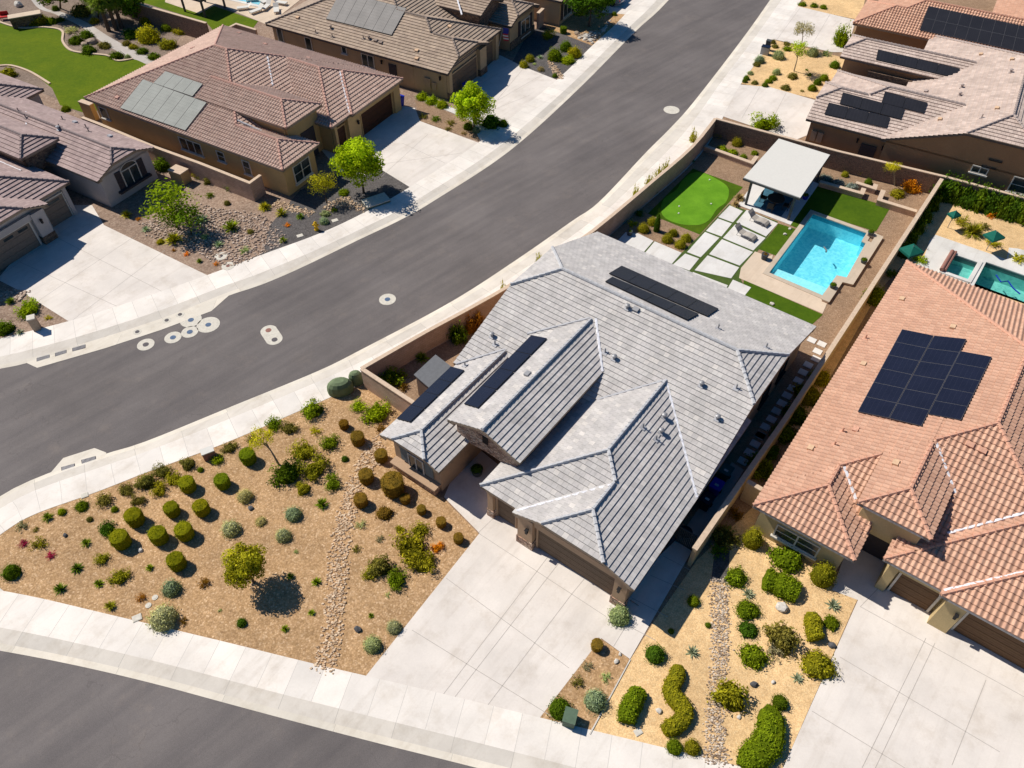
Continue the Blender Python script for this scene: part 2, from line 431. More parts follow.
class House:
    def __init__(s, name, label, yaw, u0, v0, wall, tile, ridge, fascia, style='flat', ch=.35, cw=.3, amp=.05):
        s.u0, s.v0, s.yaw = u0, v0, yaw
        s.B = Vector((cos(yaw), -sin(yaw), 0)); s.A = Vector((sin(yaw), cos(yaw), 0))
        s.root = empty(name, s.B*u0+s.A*v0, -yaw, label, 'house')
        s.wall, s.tile, s.ridge, s.fascia, s.style = wall, tile, ridge, fascia, style
        s.ch, s.cw, s.amp = ch, cw, amp
        s.rm, s.wm, s.fm, s.rid, s.k = MB(), MB(), MB(), [], 0
        s.roof = None; s.planes = {}; s.hf = []
    def L(s, u, v, z): return Vector((u-s.u0, v-s.v0, z))
    def W(s, u, v, z=0): p = s.B*u+s.A*v; return Vector((p.x, p.y, z))
    def uv(s, p): p = Vector((p[0], p[1], 0)); return (p.dot(s.B), p.dot(s.A))
    def toL(s, p): u, v = s.uv(p); return s.L(u, v, p[2])
    def strip(s, p, q, inw, w, th, drop=0):
        """soffit and fascia board below the roof edge p-q, w wide towards inw"""
        p, q, inw = Vector(p), Vector(q), Vector(inw).normalized(); z = Vector((0, 0, 1))
        a, b = p-z*drop, q-z*drop; c, d = b+inw*w, a+inw*w
        T = [a, b, c, d]; Bt = [x-z*th for x in T]
        s.fm.face(T); s.fm.face(list(reversed(Bt)))
        for i in range(4): s.fm.face([Bt[i], Bt[(i+1) % 4], T[(i+1) % 4], T[i]])
    def wing(s, nm, ax, a0, a1, b0, b1, ze, sl=.379, e0='hip', e1='hip', oh=.45, walls=True, o0=None, o1=None, caps=True, wall_lo=0, notch=None):
        """roof wing: ridge along axis ax ('u' or 'v'); a = across range, b = along range; ends hip / gable / open / number = half-hip from that height"""
        s.k += 1; ze += s.k*.0035; s.hf.append((ax, a0, a1, b0, b1, ze, sl, e0, e1)); half = (a1-a0)/2; zr = ze+sl*half; am = (a0+a1)/2
        X = (lambda a, b, z: s.L(b, a, z)) if ax == 'u' else (lambda a, b, z: s.L(a, b, z))
        def end(e, b, sg):
            if e == 'hip': return ze, b+sg*half
            if e in ('gable', 'open'): return zr, b
            return e, b+sg*(zr-e)/sl
        z0, r0 = end(e0, b0, 1); z1, r1 = end(e1, b1, -1)
        if r0 > r1: r0 = r1 = (r0+r1)/2
        d0, d1 = (z0-ze)/sl, (z1-ze)/sl
        A_ = [(a0, b0, ze)]; 
        if e0 not in ('hip', 'gable', 'open'): A_.append((a0+d0, b0, z0))
        A_.append((am, r0, zr)); 
        if r1 > r0+.01: A_.append((am, r1, zr))
        if e1 not in ('hip', 'gable', 'open'): A_.append((a0+d1, b1, z1))
        A_.append((a0, b1, ze))
        B_ = [(a0+a1-a, b, z) for a, b, z in A_]
        for poly in (A_, B_): tiled(s.rm, [X(*p) for p in poly], s.style, s.ch, s.cw, s.amp)
        for e, b, r, d, z in ((e0, b0, r0, d0, z0), (e1, b1, r1, d1, z1)):
            if e in ('gable', 'open'): continue
            if notch and b == b0:
                tri = [(a0, b0), (a1, b0), (am, r)]; f = lambda q: [X(x, y, ze+sl*(y-b0)) for x, y in q]
                for q in (clip(tri, 0, notch[0], False), clip(tri, 0, notch[1], True), clip(clip(clip(tri, 0, notch[0], True), 0, notch[1], False), 1, notch[2], True)):
                    if len(q) > 2: tiled(s.rm, f(q), s.style, s.ch, s.cw, s.amp)
            else: tiled(s.rm, [X(a0+d, b, z), X(a1-d, b, z), X(am, r, zr)], s.style, s.ch, s.cw, s.amp)
            if caps: s.rid.append([X(a0+d, b, z), X(am, r, zr), s.k-1]); s.rid.append([X(a1-d, b, z), X(am, r, zr), s.k-1])
        if caps and r1-r0 > .1: s.rid.append([X(am, r0, zr), X(am, r1, zr), s.k-1])
        Z = Vector((0, 0, 1)); U = X(1, 0, 0)-X(0, 0, 0); V = X(0, 1, 0)-X(0, 0, 0)
        s.strip(X(a0, b0, ze), X(a0, b1, ze), U, oh, .16, .025); s.strip(X(a1, b0, ze), X(a1, b1, ze), -U, oh, .16, .025)
        for e, b, sg, d, z in ((e0, b0, 1, d0, z0), (e1, b1, -1, d1, z1)):
            if e == 'open': continue
            if e == 'hip' and notch and b == b0: s.strip(X(a0, b, ze), X(notch[0], b, ze), V*sg, oh, .16, .025); s.strip(X(notch[1], b, ze), X(a1, b, ze), V*sg, oh, .16, .025); continue
            if e == 'hip': s.strip(X(a0, b, ze), X(a1, b, ze), V*sg, oh, .16, .025); continue
            if e == 'gable': zt, dt = zr, half
            else: zt, dt = z, d; s.strip(X(a0+d, b, z), X(a1-d, b, z), V*sg, oh, .16, .03)
            s.strip(X(a0, b, ze), X(a0+dt, b, zt), V*sg, oh, .16, .03); s.strip(X(a1, b, ze), X(a1-dt, b, zt), V*sg, oh, .16, .03)
        s.planes[nm] = {}
        def pl(key, p, q, r):
            n = (q-p).cross(r-p).normalized(); n = n if n.z > 0 else -n
            s.planes[nm][key] = (p, n)
        pl('a0', X(a0, b0, ze), X(a0, b1, ze), X(am, b0, zr)); pl('a1', X(a1, b0, ze), X(a1, b1, ze), X(am, b0, zr))
        pl('b0', X(a0, b0, ze), X(a1, b0, ze), X(a0, b0+half, zr)); pl('b1', X(a0, b1, ze), X(a1, b1, ze), X(a0, b1-half, zr))
        if walls:
            i0 = o0 if o0 is not None else oh; i1 = o1 if o1 is not None else oh
            if e0 == 'open': i0 = 0
            if e1 == 'open': i1 = 0
            g = s.k*.003; wa0, wa1, wb0, wb1 = a0+oh+g, a1-oh-g, b0+i0+g, b1-i1-g
            s.wbox(X, wa0, wa1, wb0, wb1, wall_lo, ze-.03)
            for e, b, sg, d, z in ((e0, wb0, 1, d0, z0), (e1, wb1, -1, d1, z1)):
                if e in ('hip', 'open'): continue
                zt = (zr if e == 'gable' else z+.0)-.2; zt = min(zt, zr-.12)
                zs = ze-.04+sl*(oh+g)
                dd = (zt-zs)/sl
                pts = [(wa0, ze-.2), (wa1, ze-.2), (wa1, zs-.06), (wa1-dd, zt-.06), (wa0+dd, zt-.06), (wa0, zs-.06)]
                f, k = b, b+sg*.25
                s.wm.face([X(a, f, z_) for a, z_ in pts]); s.wm.face([X(a, k, z_) for a, z_ in reversed(pts)])
        return s
    def wbox(s, X, a0, a1, b0, b1, z0, z1):
        c = [(a0, b0), (a1, b0), (a1, b1), (a0, b1)]
        for i in range(4):
            p, q = c[i], c[(i+1) % 4]; d = abs(p[0]-q[0])+abs(p[1]-q[1])
            s.wm.face([X(p[0], p[1], z0), X(q[0], q[1], z0), X(q[0], q[1], z1), X(p[0], p[1], z1)], [(0, z0), (d, z0), (d, z1), (0, z1)])
    def height(s, p, skip=-1):
        h = -9
        for i, (ax, a0, a1, b0, b1, ze, sl, e0, e1) in enumerate(s.hf):
            if i == skip: continue
            u, v = p.x+s.u0, p.y+s.v0; a, b = (v, u) if ax == 'u' else (u, v)
            if not (a0-.02 <= a <= a1+.02 and b0-.02 <= b <= b1+.02): continue
            z = min(ze+sl*(a-a0), ze+sl*(a1-a))
            if e0 not in ('gable', 'open'): z = min(z, (ze if e0 == 'hip' else e0)+sl*(b-b0))
            if e1 not in ('gable', 'open'): z = min(z, (ze if e1 == 'hip' else e1)+sl*(b1-b))
            h = max(h, z)
        return h
    def finish(s):
        s.roof = s.rm.build('roof', s.tile, s.root)
        s.wm.build('wall', s.wall, s.root); s.fm.build('fascia', s.fascia, s.root)
        for p, q, own in s.rid:
            d = q-p; L = d.length; was = False
            if L < .3: continue
            b = MB(); n = max(1, int(L/.38)); z = Vector((0, 0, .045))
            for i in range(n):
                if s.height(p+d*((i+.5)/n), own) > p.z+d.z*((i+.5)/n)-.06:
                    if b.f: b.build('ridge_cap', s.ridge, s.roof); b = MB()
                    continue
                a, c = p+d*(i/n)+z, p+d*((i+1.12)/n if i < n-1 else 1)+z
                rise = Vector((0, 0, .035 if p.z <= q.z-.01 or i % 1 == 0 else 0))
                b.tube([a+rise, c], [.125, .10], 6, caps=True)
            if b.f: b.build('ridge_cap', s.ridge, s.roof)
    def flash(s, m, *pts, wd=.06):
        """valley flashing along roof points given as (pixel x, y, z)"""
        b = MB(); q = []
        for x, y, z in pts:
            for _ in range(6): w = s.toL(at(x, y, z)); h = s.height(w); z = h if h > 0 else z
            q.append(s.toL(at(x, y, z)))
        for a, c in zip(q, q[1:]):
            d = (c-a).normalized(); r = Vector((-d.y, d.x, 0)).normalized()*wd; z = Vector((0, 0, .07 if s.style == 'flat' else .11)); L = (c-a).length; n = max(1, int(L/.4))
            for i in range(n):
                e, g = a+(c-a)*(i/n), a+(c-a)*((i+1)/n); k0 = 1+.35*sin(i*2.3); k1 = 1+.35*sin(i*2.3+2.3)
                b.face([e-r*k0+z, e+r*k0+z, g+r*k1+z, g-r*k1+z]); b.face([e-r*1.5, e-r*k0+z, g-r*k1+z, g-r*1.5]); b.face([e+r*k0+z, e+r*1.5, g+r*1.5, g+r*k1+z])
        b.build('valley_flashing', m, s.roof)
    def pp(s, x, y, wing, side):
        p, n = s.planes[wing][side]
        R_ = Matrix.Rotation(-s.yaw, 3, 'Z'); w = s.root.location+R_ @ p
        return s.toL(onplane(x, y, w, R_ @ n)), n
    def panels(s, wing, side, quad, nc, nr, m, fr, skip=()):
        q = []
        for x, y in quad:
            p, n = s.pp(x, y, wing, side); q.append(p)
        for r in range(nr):
            for c in range(nc):
                if (c, r) in skip: continue
                def bl(u, v): return (q[0]*(1-u)+q[1]*u)*(1-v)+(q[3]*(1-u)+q[2]*u)*v
                g = .006
                k = [bl((c+g)/nc, (r+g)/nr), bl((c+1-g)/nc, (r+g)/nr), bl((c+1-g)/nc, (r+1-g)/nr), bl((c+g)/nc, (r+1-g)/nr)]
                ce = sum(k, Vector())/4; b = MB()
                up_ = .06 if s.style == 'barrel' else 0; lo, hi = [p+n*(.09+up_) for p in k], [p+n*(.145+up_) for p in k]
                inn = [ce+(p-ce)*.982+n*.002 for p in hi]
                for i in range(4):
                    j = (i+1) % 4; b.face([lo[i], lo[j], hi[j], hi[i]], None, 1); b.face([hi[i], hi[j], inn[j], inn[i]], None, 1)
                b.face(inn, [(0, 1), (1, 1), (1, 0), (0, 0)], 0); b.face(list(reversed(lo)), None, 1)
                # mounting feet
                for p in (k[0], k[2]): b.tube([p.lerp(ce, .2), p.lerp(ce, .2)+n*.1], .02, 4, 1)
                b.build('solar_panel', [m, fr], s.roof)
    def vent(s, x, y, wing, side, kind='pipe', mats=None):
        p, n = s.pp(x, y, wing, side); b = MB(); z = Vector((0, 0, 1))
        m = mats or [MATS['vent_metal'], MATS['flashing']]
        sd = z.cross(n).normalized(); td = n.cross(sd)
        fl = [p+sd*.17+td*.2, p-sd*.17+td*.2, p-sd*.17-td*.15, p+sd*.17-td*.15]; b.face([q+n*.075 for q in fl], None, 1)
        for i in range(4): j = (i+1) % 4; b.face([fl[i]+n*.0, fl[j], fl[j]+n*.075, fl[i]+n*.075], None, 1)
        if kind == 'pipe': b.tube([p, p+z*.42], .05, 8, 0)
        elif kind == 'cap': b.tube([p, p+z*.3], .09, 8, 0); b.tube([p+z*.3, p+z*.36, p+z*.42], [.17, .17, .06], 10, 0)
        else:
            f = [p+sd*.2+td*.16, p-sd*.2+td*.16, p-sd*.2-td*.16, p+sd*.2-td*.16]
            hi = [f[0]+n*.16, f[1]+n*.16, f[2]+n*.2, f[3]+n*.2]
            b.face(hi, None, 0)
            for i in range(4): j = (i+1) % 4; b.face([f[i], f[j], hi[j], hi[i]], None, 0)
        b.build('roof_vent', m, s.roof)
    def fr(s, face, c):
        """frame on a facade: returns f(a, d, z) -> local point; a along wall, d outwards"""
        if face == 'v-': return lambda a, d, z: s.L(a, c-d, z)
        if face == 'v+': return lambda a, d, z: s.L(a, c+d, z)
        if face == 'u+': return lambda a, d, z: s.L(c+d, a, z)
        return lambda a, d, z: s.L(c-d, a, z)
    def fbox(s, b, f, a0, a1, d0, d1, z0, z1, mi=0):
        q = [f(a, d, z) for z in (z0, z1) for d in (d0, d1) for a in (a0, a1)]
        x = [p.x for p in q]; y = [p.y for p in q]; b.box(min(x), max(x), min(y), max(y), z0, z1, mi)
    def win(s, face, c, a0, a1, z0, z1, mull=1, bar=0, shut=False, arch=False, sill=True, frm=None, shm=None):
        f = s.fr(face, c); fm = frm or MATS['white_trim']; b = MB(); t = .09
        s.fbox(b, f, a0-t, a0, 0, .07, z0-t, z1+t); s.fbox(b, f, a1, a1+t, 0, .07, z0-t, z1+t)
        s.fbox(b, f, a0, a1, 0, .07, z1, z1+t); s.fbox(b, f, a0, a1, 0, .07, z0-t, z0)
        for i in range(1, mull+1):
            m = a0+(a1-a0)*i/(mull+1); s.fbox(b, f, m-.045, m+.045, 0, .06, z0, z1)
        for i in range(1, bar+1):
            m = z0+(z1-z0)*i/(bar+1); s.fbox(b, f, a0, a1, 0, .05, m-.025, m+.025)
        w = b.build('window', fm, s.root)
        b = MB(); s.fbox(b, f, a0, a1, 0, .025, z0, z1); b.build('pane', MATS['window_glass'], w)
        if arch:
            b = MB(); n = 9; am, ra, rz = (a0+a1)/2, (a1-a0)/2, .45
            pts = [(am+ra*cos(pi*i/n), z1+t+rz*sin(pi*i/n)) for i in range(n+1)]
            b.face([f(a, .02, z) for a, z in pts]); b.build('arched_pane', MATS['window_glass'], w)
            b = MB()
            for (p, q) in zip(pts, pts[1:]):
                p2, q2 = [(am+(x-am)*1.12, z1+t+(z-z1-t)*1.16) for x, z in (p, q)]
                b.face([f(p[0], .06, p[1]), f(q[0], .06, q[1]), f(q2[0], .06, q2[1]), f(p2[0], .06, p2[1])]); b.face([f(p[0], .06, p[1]), f(q[0], .06, q[1]), f(q[0], .0, q[1]), f(p[0], .0, p[1])])
            b.build('arch_frame', fm, w)
        if sill:
            b = MB(); s.fbox(b, f, a0-.18, a1+.18, 0, .16, z0-t-.12, z0-t); b.build('sill', fm, w)
        if shut:
            for q in ((a0-t-.62, a0-t-.04), (a1+t+.04, a1+t+.62)):
                b = MB(); s.fbox(b, f, q[0], q[1], 0, .05, z0-.15, z1+.25)
                for i in range(9):
                    zz = z0-.1+i*(z1-z0+.25)/9; s.fbox(b, f, q[0]+.06, q[1]-.06, .05, .065, zz, zz+.09)
                b.build('shutter', shm or MATS['shutter_dark'], w)
        return w
    def winpx(s, face, c, px, **k):
        n = {'v-': -s.A, 'v+': s.A, 'u+': s.B, 'u-': -s.B}[face]; p0 = (s.A if face[0] == 'v' else s.B)*c
        q = [onplane(x, y, p0, n) for x, y in px]
        a = [s.uv(p)[0 if face[0] == 'v' else 1] for p in q]; z = [p.z for p in q]
        a.sort(); z.sort(); h = len(a)//2
        return s.win(face, c, sum(a[:h])/h, sum(a[h:])/(len(a)-h), sum(z[:h])/h, sum(z[h:])/(len(z)-h), **k)
    def garage(s, face, c, a0, a1, h, m, slit=False, trim=None):
        f = s.fr(face, c); b = MB(); n = 4
        for i in range(n): s.fbox(b, f, a0, a1, 0, .05, i*h/n+.012, (i+1)*h/n-.012)
        for i in range(12): s.fbox(b, f, a0+.02, a1-.02, .05, .058, (i+.5)*h/12-.01, (i+.5)*h/12+.05)
        s.fbox(b, f, a0, a1, -.01, .02, 0, h)
        g = b.build('garage_door', m, s.root)
        if slit:
            k = int((a1-a0)/1.1)
            for i in range(k):
                b = MB(); x = a0+(i+.18)*(a1-a0)/k; s.fbox(b, f, x, x+(a1-a0)/k*.64, .05, .07, h*.82, h*.92); b.build('door_window', MATS['window_glass'], g)
        b = MB(); t = .12; tm = trim or MATS['white_trim']
        s.fbox(b, f, a0-t, a0, 0, .12, 0, h+t); s.fbox(b, f, a1, a1+t, 0, .12, 0, h+t); s.fbox(b, f, a0, a1, 0, .12, h, h+t)
        b.build('door_frame', tm, g)
    def pier(s, face, c, a0, a1, d, z1, m=None, foot=None, z0=0):
        f = s.fr(face, c); b = MB(); s.fbox(b, f, a0, a1, -.02, d, z0, z1); o = b.build('pier', m or s.wall, s.root)
        if foot: b = MB(); s.fbox(b, f, a0-.05, a1+.05, -.02, d+.05, 0, .7); b.build('stone_base', foot, o)
    def lamp(s, face, c, a, z):
        f = s.fr(face, c); b = MB(); s.fbox(b, f, a-.07, a+.07, .08, .24, z-.2, z+.12); s.fbox(b, f, a-.1, a+.1, .05, .27, z+.12, z+.17); s.fbox(b, f, a-.04, a+.04, 0, .1, z-.05, z+.05)
        b.build('wall_lamp', MATS['black_metal'], s.root)
    def part(s, name, face, c, a0, a1, z0, z1, d, m):
        f = s.fr(face, c); b = MB(); s.fbox(b, f, a0, a1, 0, d, z0, z1); return b.build(name, m, s.root)

# materials for the houses and the small things
leafmat('foliage'); leafmat('foliage_dry', .15)
plain('white_trim', (.62, .58, .52)); plain('shutter_dark', (.06, .05, .055)); plain('black_metal', (.02, .02, .022), .5)
plain('vent_metal', (.32, .32, .33), .5, .3); plain('flashing', (.42, .42, .44), .6, .0); plain('white_mortar', (.72, .72, .76), .8, var=.25)
glassmat(); plain('bark', (.12, .085, .06), .95, var=.3, scale=20); plain('pale_bark', (.30, .26, .20), .95, var=.25, scale=20)
plain('shutter_blue', (.17, .20, .21)); plain('dark_wood', (.075, .032, .018), .6); plain('brown_wood', (.16, .088, .045), .6)
plain('door_taupe', (.18, .125, .085), .7); plain('door_grey', (.23, .185, .15), .7); plain('frame_black', (.015, .015, .018), .4)
stucco('stucco_tan', (0.456, 0.312, 0.204)); stucco('stucco_gold', (0.546, 0.364, 0.169)); stucco('stucco_yellow', (.55, .42, .22))
stucco('stucco_grey', (0.483, 0.448, 0.437)); stucco('stucco_brown', (0.325, 0.195, 0.111)); stucco('stucco_olive', (0.495, 0.352, 0.210))
stonemat('ledge_stone', [(.22, .13, .10), (.48, .30, .21), (.60, .45, .34), (.34, .20, .15), (.66, .54, .43)])
stonemat('dark_stone', [(.10, .06, .045), (.20, .13, .09), (.28, .19, .13), (.14, .09, .07)])
plain('fascia_tan', (.34, .26, .19)); plain('fascia_grey', (.40, .38, .36)); plain('fascia_dark', (.12, .10, .09)); plain('fascia_white', (.5, .47, .45))
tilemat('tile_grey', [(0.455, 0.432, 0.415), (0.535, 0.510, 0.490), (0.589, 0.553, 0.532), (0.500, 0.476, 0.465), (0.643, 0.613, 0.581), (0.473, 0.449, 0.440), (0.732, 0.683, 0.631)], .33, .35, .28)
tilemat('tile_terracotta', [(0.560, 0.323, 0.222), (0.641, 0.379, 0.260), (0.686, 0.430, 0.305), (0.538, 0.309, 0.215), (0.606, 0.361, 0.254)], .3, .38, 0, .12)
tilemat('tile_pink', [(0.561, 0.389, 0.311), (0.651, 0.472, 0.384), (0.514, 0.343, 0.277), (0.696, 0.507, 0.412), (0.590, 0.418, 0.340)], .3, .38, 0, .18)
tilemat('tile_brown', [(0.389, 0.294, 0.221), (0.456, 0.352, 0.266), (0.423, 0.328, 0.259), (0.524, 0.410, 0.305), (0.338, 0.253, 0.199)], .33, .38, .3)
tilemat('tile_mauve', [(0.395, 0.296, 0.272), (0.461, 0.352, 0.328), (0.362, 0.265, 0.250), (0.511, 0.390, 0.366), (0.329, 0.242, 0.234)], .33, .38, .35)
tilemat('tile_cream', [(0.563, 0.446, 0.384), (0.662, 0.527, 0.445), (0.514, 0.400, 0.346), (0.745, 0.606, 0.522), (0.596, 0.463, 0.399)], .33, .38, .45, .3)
plain('ridge_grey', (.50, .50, .51), .85, var=.2); plain('ridge_terracotta', (.60, .33, .23), .85, var=.2); plain('ridge_pink', (.52, .31, .25), .85, var=.2)
plain('ridge_brown', (.27, .215, .18), .85, var=.2); plain('ridge_mauve', (.29, .23, .22), .85, var=.2); plain('ridge_cream', (.40, .33, .30), .85, var=.2)
panelmat('solar_black', (.012, .013, .026), .25, (.03, .032, .05)); panelmat('solar_glare', (.27, .28, .255), .75, (.11, .115, .11)); panelmat('solar_taupe', (.24, .225, .21), .75, (.10, .095, .09))  # the grey panels carry a glancing sun reflection in their base colour
plain('frame_solar', (.10, .10, .11)); panelmat('solar_dark', (.022, .021, .024), .3, (.05, .05, .055))
Y1, Y2 = radians(36.72), radians(30)

# --- the grey tiled corner house in the middle
M = House('grey_roof_house', 'large corner house with pale grey tiled roof and three black solar arrays', Y1, -15, 31, MATS['stucco_tan'], MATS['tile_grey'], MATS['ridge_grey'], MATS['fascia_tan'])
M.wing('main', 'u', 25.8, 43.5, -24.1, -6.1, 3.0, e0=5.4, e1=5.4)
M.wing('garage', 'v', -16.6, -6.1, 19.15, 33, 3.0, e0='hip', e1='open', o0=.6)
M.wing('double', 'v', -14.0, -6.09, 18.8, 23, 3.0, e0=3.75, e1='open', o0=.6)
M.wing('entry', 'v', -20.4, -15.05, 20.9, 32.4, 4.52, e0='gable', e1='open', walls=False)
M.wing('bedroom', 'v', -23.8, -19.1, 18.4, 28.3, 3.0, e0=3.42, e1='open', o0=.55)
# stone entry gable with its arch
b = MB(); f0, f1 = 21.25, 21.6
out = [(-20.0, 2.45)]+[(-17.72+2.0*cos(pi-pi*i/12), 2.45+.62*sin(pi*i/12)) for i in range(13)]+[(-15.45, 2.45)]
top = [(-15.45, 4.60), (-17.72, 5.46), (-20.0, 4.60)]
def ztop(u): return 5.42-.379*abs(u+17.72)
for i in range(len(out)-1):
    (ua, za), (ub, zb) = out[i], out[i+1]
    if ub-ua < 1e-3: continue
    for v in (f0, f1): b.face([M.L(ua, v, za), M.L(ub, v, zb), M.L(ub, v, ztop(ub)), M.L(ua, v, ztop(ua))])
    b.face([M.L(ua, f0, za), M.L(ua, f1, za), M.L(ub, f1, zb), M.L(ub, f0, zb)])
b.build('stone_gable', MATS['ledge_stone'], M.root)
M.part('attic_vent', 'v-', 21.25, -18.0, -17.6, 3.9, 4.5, .05, MATS['black_metal'])
for side in ((-20.0, -19.55), (-15.95, -15.45)):
    M.part('entry_wall', 'v-', 21.6, side[0], side[1], 0, 2.5, .33, MATS['stucco_tan'])
M.part('entry_side_wall', 'u-', -15.75, 21.5, 32, 2.6, 4.45, .1, MATS['stucco_tan'])
M.part('entry_left_wall', 'u-', -19.9, 21.5, 32, 2.6, 4.45, .1, MATS['stucco_tan'])
M.part('entry_back_wall', 'v-', 26.0, -19.6, -15.5, 0, 4.45, .1, MATS['stucco_tan'])
M.part('front_door', 'v-', 25.9, -18.4, -17.2, 0, 2.3, .06, MATS['dark_wood'])
# garage front
M.garage('v-', 19.37, -12.5, -7.4, 2.25, MATS['door_taupe'], trim=MATS['stucco_tan'])
M.garage('v-', 19.72, -15.7, -14.4, 2.25, MATS['door_taupe'], trim=MATS['stucco_tan'])
M.pier('v-', 19.38, -13.75, -12.72, .42, 2.9, foot=MATS['ledge_stone']); M.pier('v-', 19.38, -7.3, -6.5, .42, 2.9, foot=MATS['ledge_stone'])
M.pier('v-', 19.7, -16.25, -15.85, .35, 2.85, foot=MATS['ledge_stone']); M.pier('v-', 19.38, -12.7, -7.3, .3, 2.95, z0=2.42)
M.lamp('v-', 18.96, -13.0, 2.0); M.lamp('v-', 18.96, -6.9, 2.1)
# bedroom bay
M.part('stone_skirt', 'v-', 18.96, -23.2, -19.7, 0, .62, .5, MATS['ledge_stone'])
M.part('ledge', 'v-', 18.96, -23.3, -19.6, .62, .74, .62, MATS['stucco_tan'])
M.winpx('v-', 18.94, [(408.5, 452), (423.5, 464), (423.5, 475), (410.5, 464)], mull=1, sill=False)
for q in ((-22.75, -22.1), (-20.75, -20.1)): M.part('shutter', 'v-', 18.94, q[0], q[1], .95, 2.45, .06, MATS['shutter_blue'])
M.part('side_door', 'v-', 19.7, -6.45, -5.9, 0, .05, .02, MATS['stucco_tan'])
for v in (28.5, 31.5, 36.2, 39.0): M.win('u+', -6.56, v, v+1.2, 1.1, 2.3, mull=0, frm=MATS['frame_black'])
for u in (-22, -17.5, -13): M.win('v+', 43.0, u, u+2.2, .3, 2.3, mull=1, sill=False)
M.finish()
M.flash(MATS['white_mortar'], (596, 319, 5.5), (602.5, 372, 4.55)); M.flash(MATS['white_mortar'], (666.5, 383, 4.95), (697, 498, 3.05)); M.flash(MATS['white_mortar'], (516.5, 511, 3.05), (614.5, 484, 4.4))
M.flash(MATS['flashing'], (527, 334, 4.3), (590, 318, 5.5)); M.flash(MATS['flashing'], (456, 364, 3.1), (505, 349.5, 3.85)); M.flash(MATS['flashing'], (596.5, 400, 4.2), (664, 380.5, 4.95))
SB, FB = MATS['solar_black'], MATS['frame_black']
M.panels('entry', 'a0', [(531.9, 336.7), (547.5, 339.8), (478.5, 409.6), (464.5, 405.4)], 1, 4, SB, FB)
M.panels('bedroom', 'a0', [(451.6, 368), (465, 371.7), (410.8, 423.6), (397.4, 420.0)], 1, 4, SB, FB)
M.panels('main', 'a1', [(621.1, 267.3), (718, 310.3), (706.8, 318.0), (608.3, 275.0)], 5, 1, SB, FB)
M.panels('main', 'a1', [(611.8, 278.4), (698.3, 315.7), (687, 321.7), (604.7, 283.0)], 4, 1, SB, FB)
for x, y, w, sd, k in ((492, 337, 'main', 'a0', 'cap'), (495, 345, 'main', 'a0', 'pipe'), (540, 266, 'main', 'b0', 'pipe'), (627, 309, 'main', 'a0', 'cap'), (636, 310, 'main', 'a0', 'box'), (605, 353, 'main', 'a0', 'pipe'), (614, 359.5, 'main', 'a0', 'cap'), (718, 329, 'main', 'a1', 'pipe'), (766, 348, 'main', 'a1', 'pipe'), (701, 386, 'main', 'a0', 'cap'), (736, 389, 'main', 'a0', 'pipe'), (717, 419.5, 'main', 'a0', 'cap'), (664, 418, 'garage', 'a1', 'cap'), (661, 433, 'garage', 'a1', 'cap'), (656, 440, 'garage', 'a1', 'pipe'), (643, 428, 'garage', 'a1', 'pipe'), (465, 366, 'bedroom', 'a0', 'pipe'), (528, 375, 'entry', 'a0', 'box')):
    M.vent(x, y, w, sd, k)

# --- terracotta house on the right
T = House('terracotta_house', 'house on the right with salmon terracotta tiled roof and dark solar block', Y1, 6, 40, MATS['stucco_yellow'], MATS['tile_terracotta'], MATS['ridge_terracotta'], MATS['fascia_white'], 'barrel', .38, .3, .075)
T.wing('main', 'v', -3.37, 14.7, 29.05, 54.4, 3.0, notch=(2.45, 3.85, 30.6), o0=1.6)
T.wing('bedroom', 'v', -3.36, 2.52, 27.35, 33, 3.0, e1='open', o0=.6)
T.wing('entry', 'v', 1.28, 5.15, 29.6, 38, 4.77, e1='open', oh=.35, wall_lo=2.75)
T.wing('garage', 'v', 3.74, 16.0, 28.4, 42, 3.0, e1='open', o0=.7)
T.wing('double', 'v', 6.8, 16.2, 28.1, 36, 3.0, e1='open', o0=.7)
T.winpx('v-', 27.95, [(779, 524), (818.5, 548), (815, 556), (774.5, 534.5)], mull=1, bar=1)
T.garage('v-', 29.0, 4.95, 7.0, 2.25, MATS['brown_wood']); T.garage('v-', 28.75, 8.5, 13.6, 2.25, MATS['brown_wood'])
T.pier('v-', 29.1, 4.2, 4.7, .45, 2.9, MATS['stucco_yellow']); T.pier('v-', 28.8, 7.25, 8.25, .55, 2.9, MATS['stucco_yellow'])
T.lamp('v-', 28.25, 8.0, 2.0); T.pier('v-', 28.9, 4.7, 7.2, .3, 2.95, MATS['stucco_yellow'], z0=2.4)
T.part('entry_shade_panel', 'v-', 30.6, 2.1, 4.3, 0, 2.8, .03, MATS['shutter_dark'])  # flat dark sheet, the arch's deep shade put into its colour
T.part('arch_lintel', 'v-', 29.98, 2.05, 4.2, 2.45, 2.76, -.3, MATS['stucco_yellow'])
T.finish()
WM = MATS['white_mortar']
T.flash(WM, (844, 467.5, 4.05), (855.5, 500, 3.2)); T.flash(WM, (936, 444, 5.35), (955, 494, 3.7)); T.flash(WM, (946.5, 534, 3.25), (1024, 513.5, 4.6)); T.flash(WM, (943, 591, 3.1), (1024, 572.5, 4.2))
T.panels('main', 'a0', [(902, 331.5), (933.8, 338), (889, 420.5), (857.7, 413.8)], 1, 6, SB, MATS['frame_solar'])
T.panels('main', 'a0', [(934.0, 338), (966.5, 341.5), (921.5, 428.5), (889.2, 420.6)], 1, 6, SB, MATS['frame_solar'])
T.panels('main', 'a0', [(960.2, 353.5), (991.8, 359.3), (961, 422.5), (928.0, 416.5)], 1, 5, SB, MATS['frame_solar'])
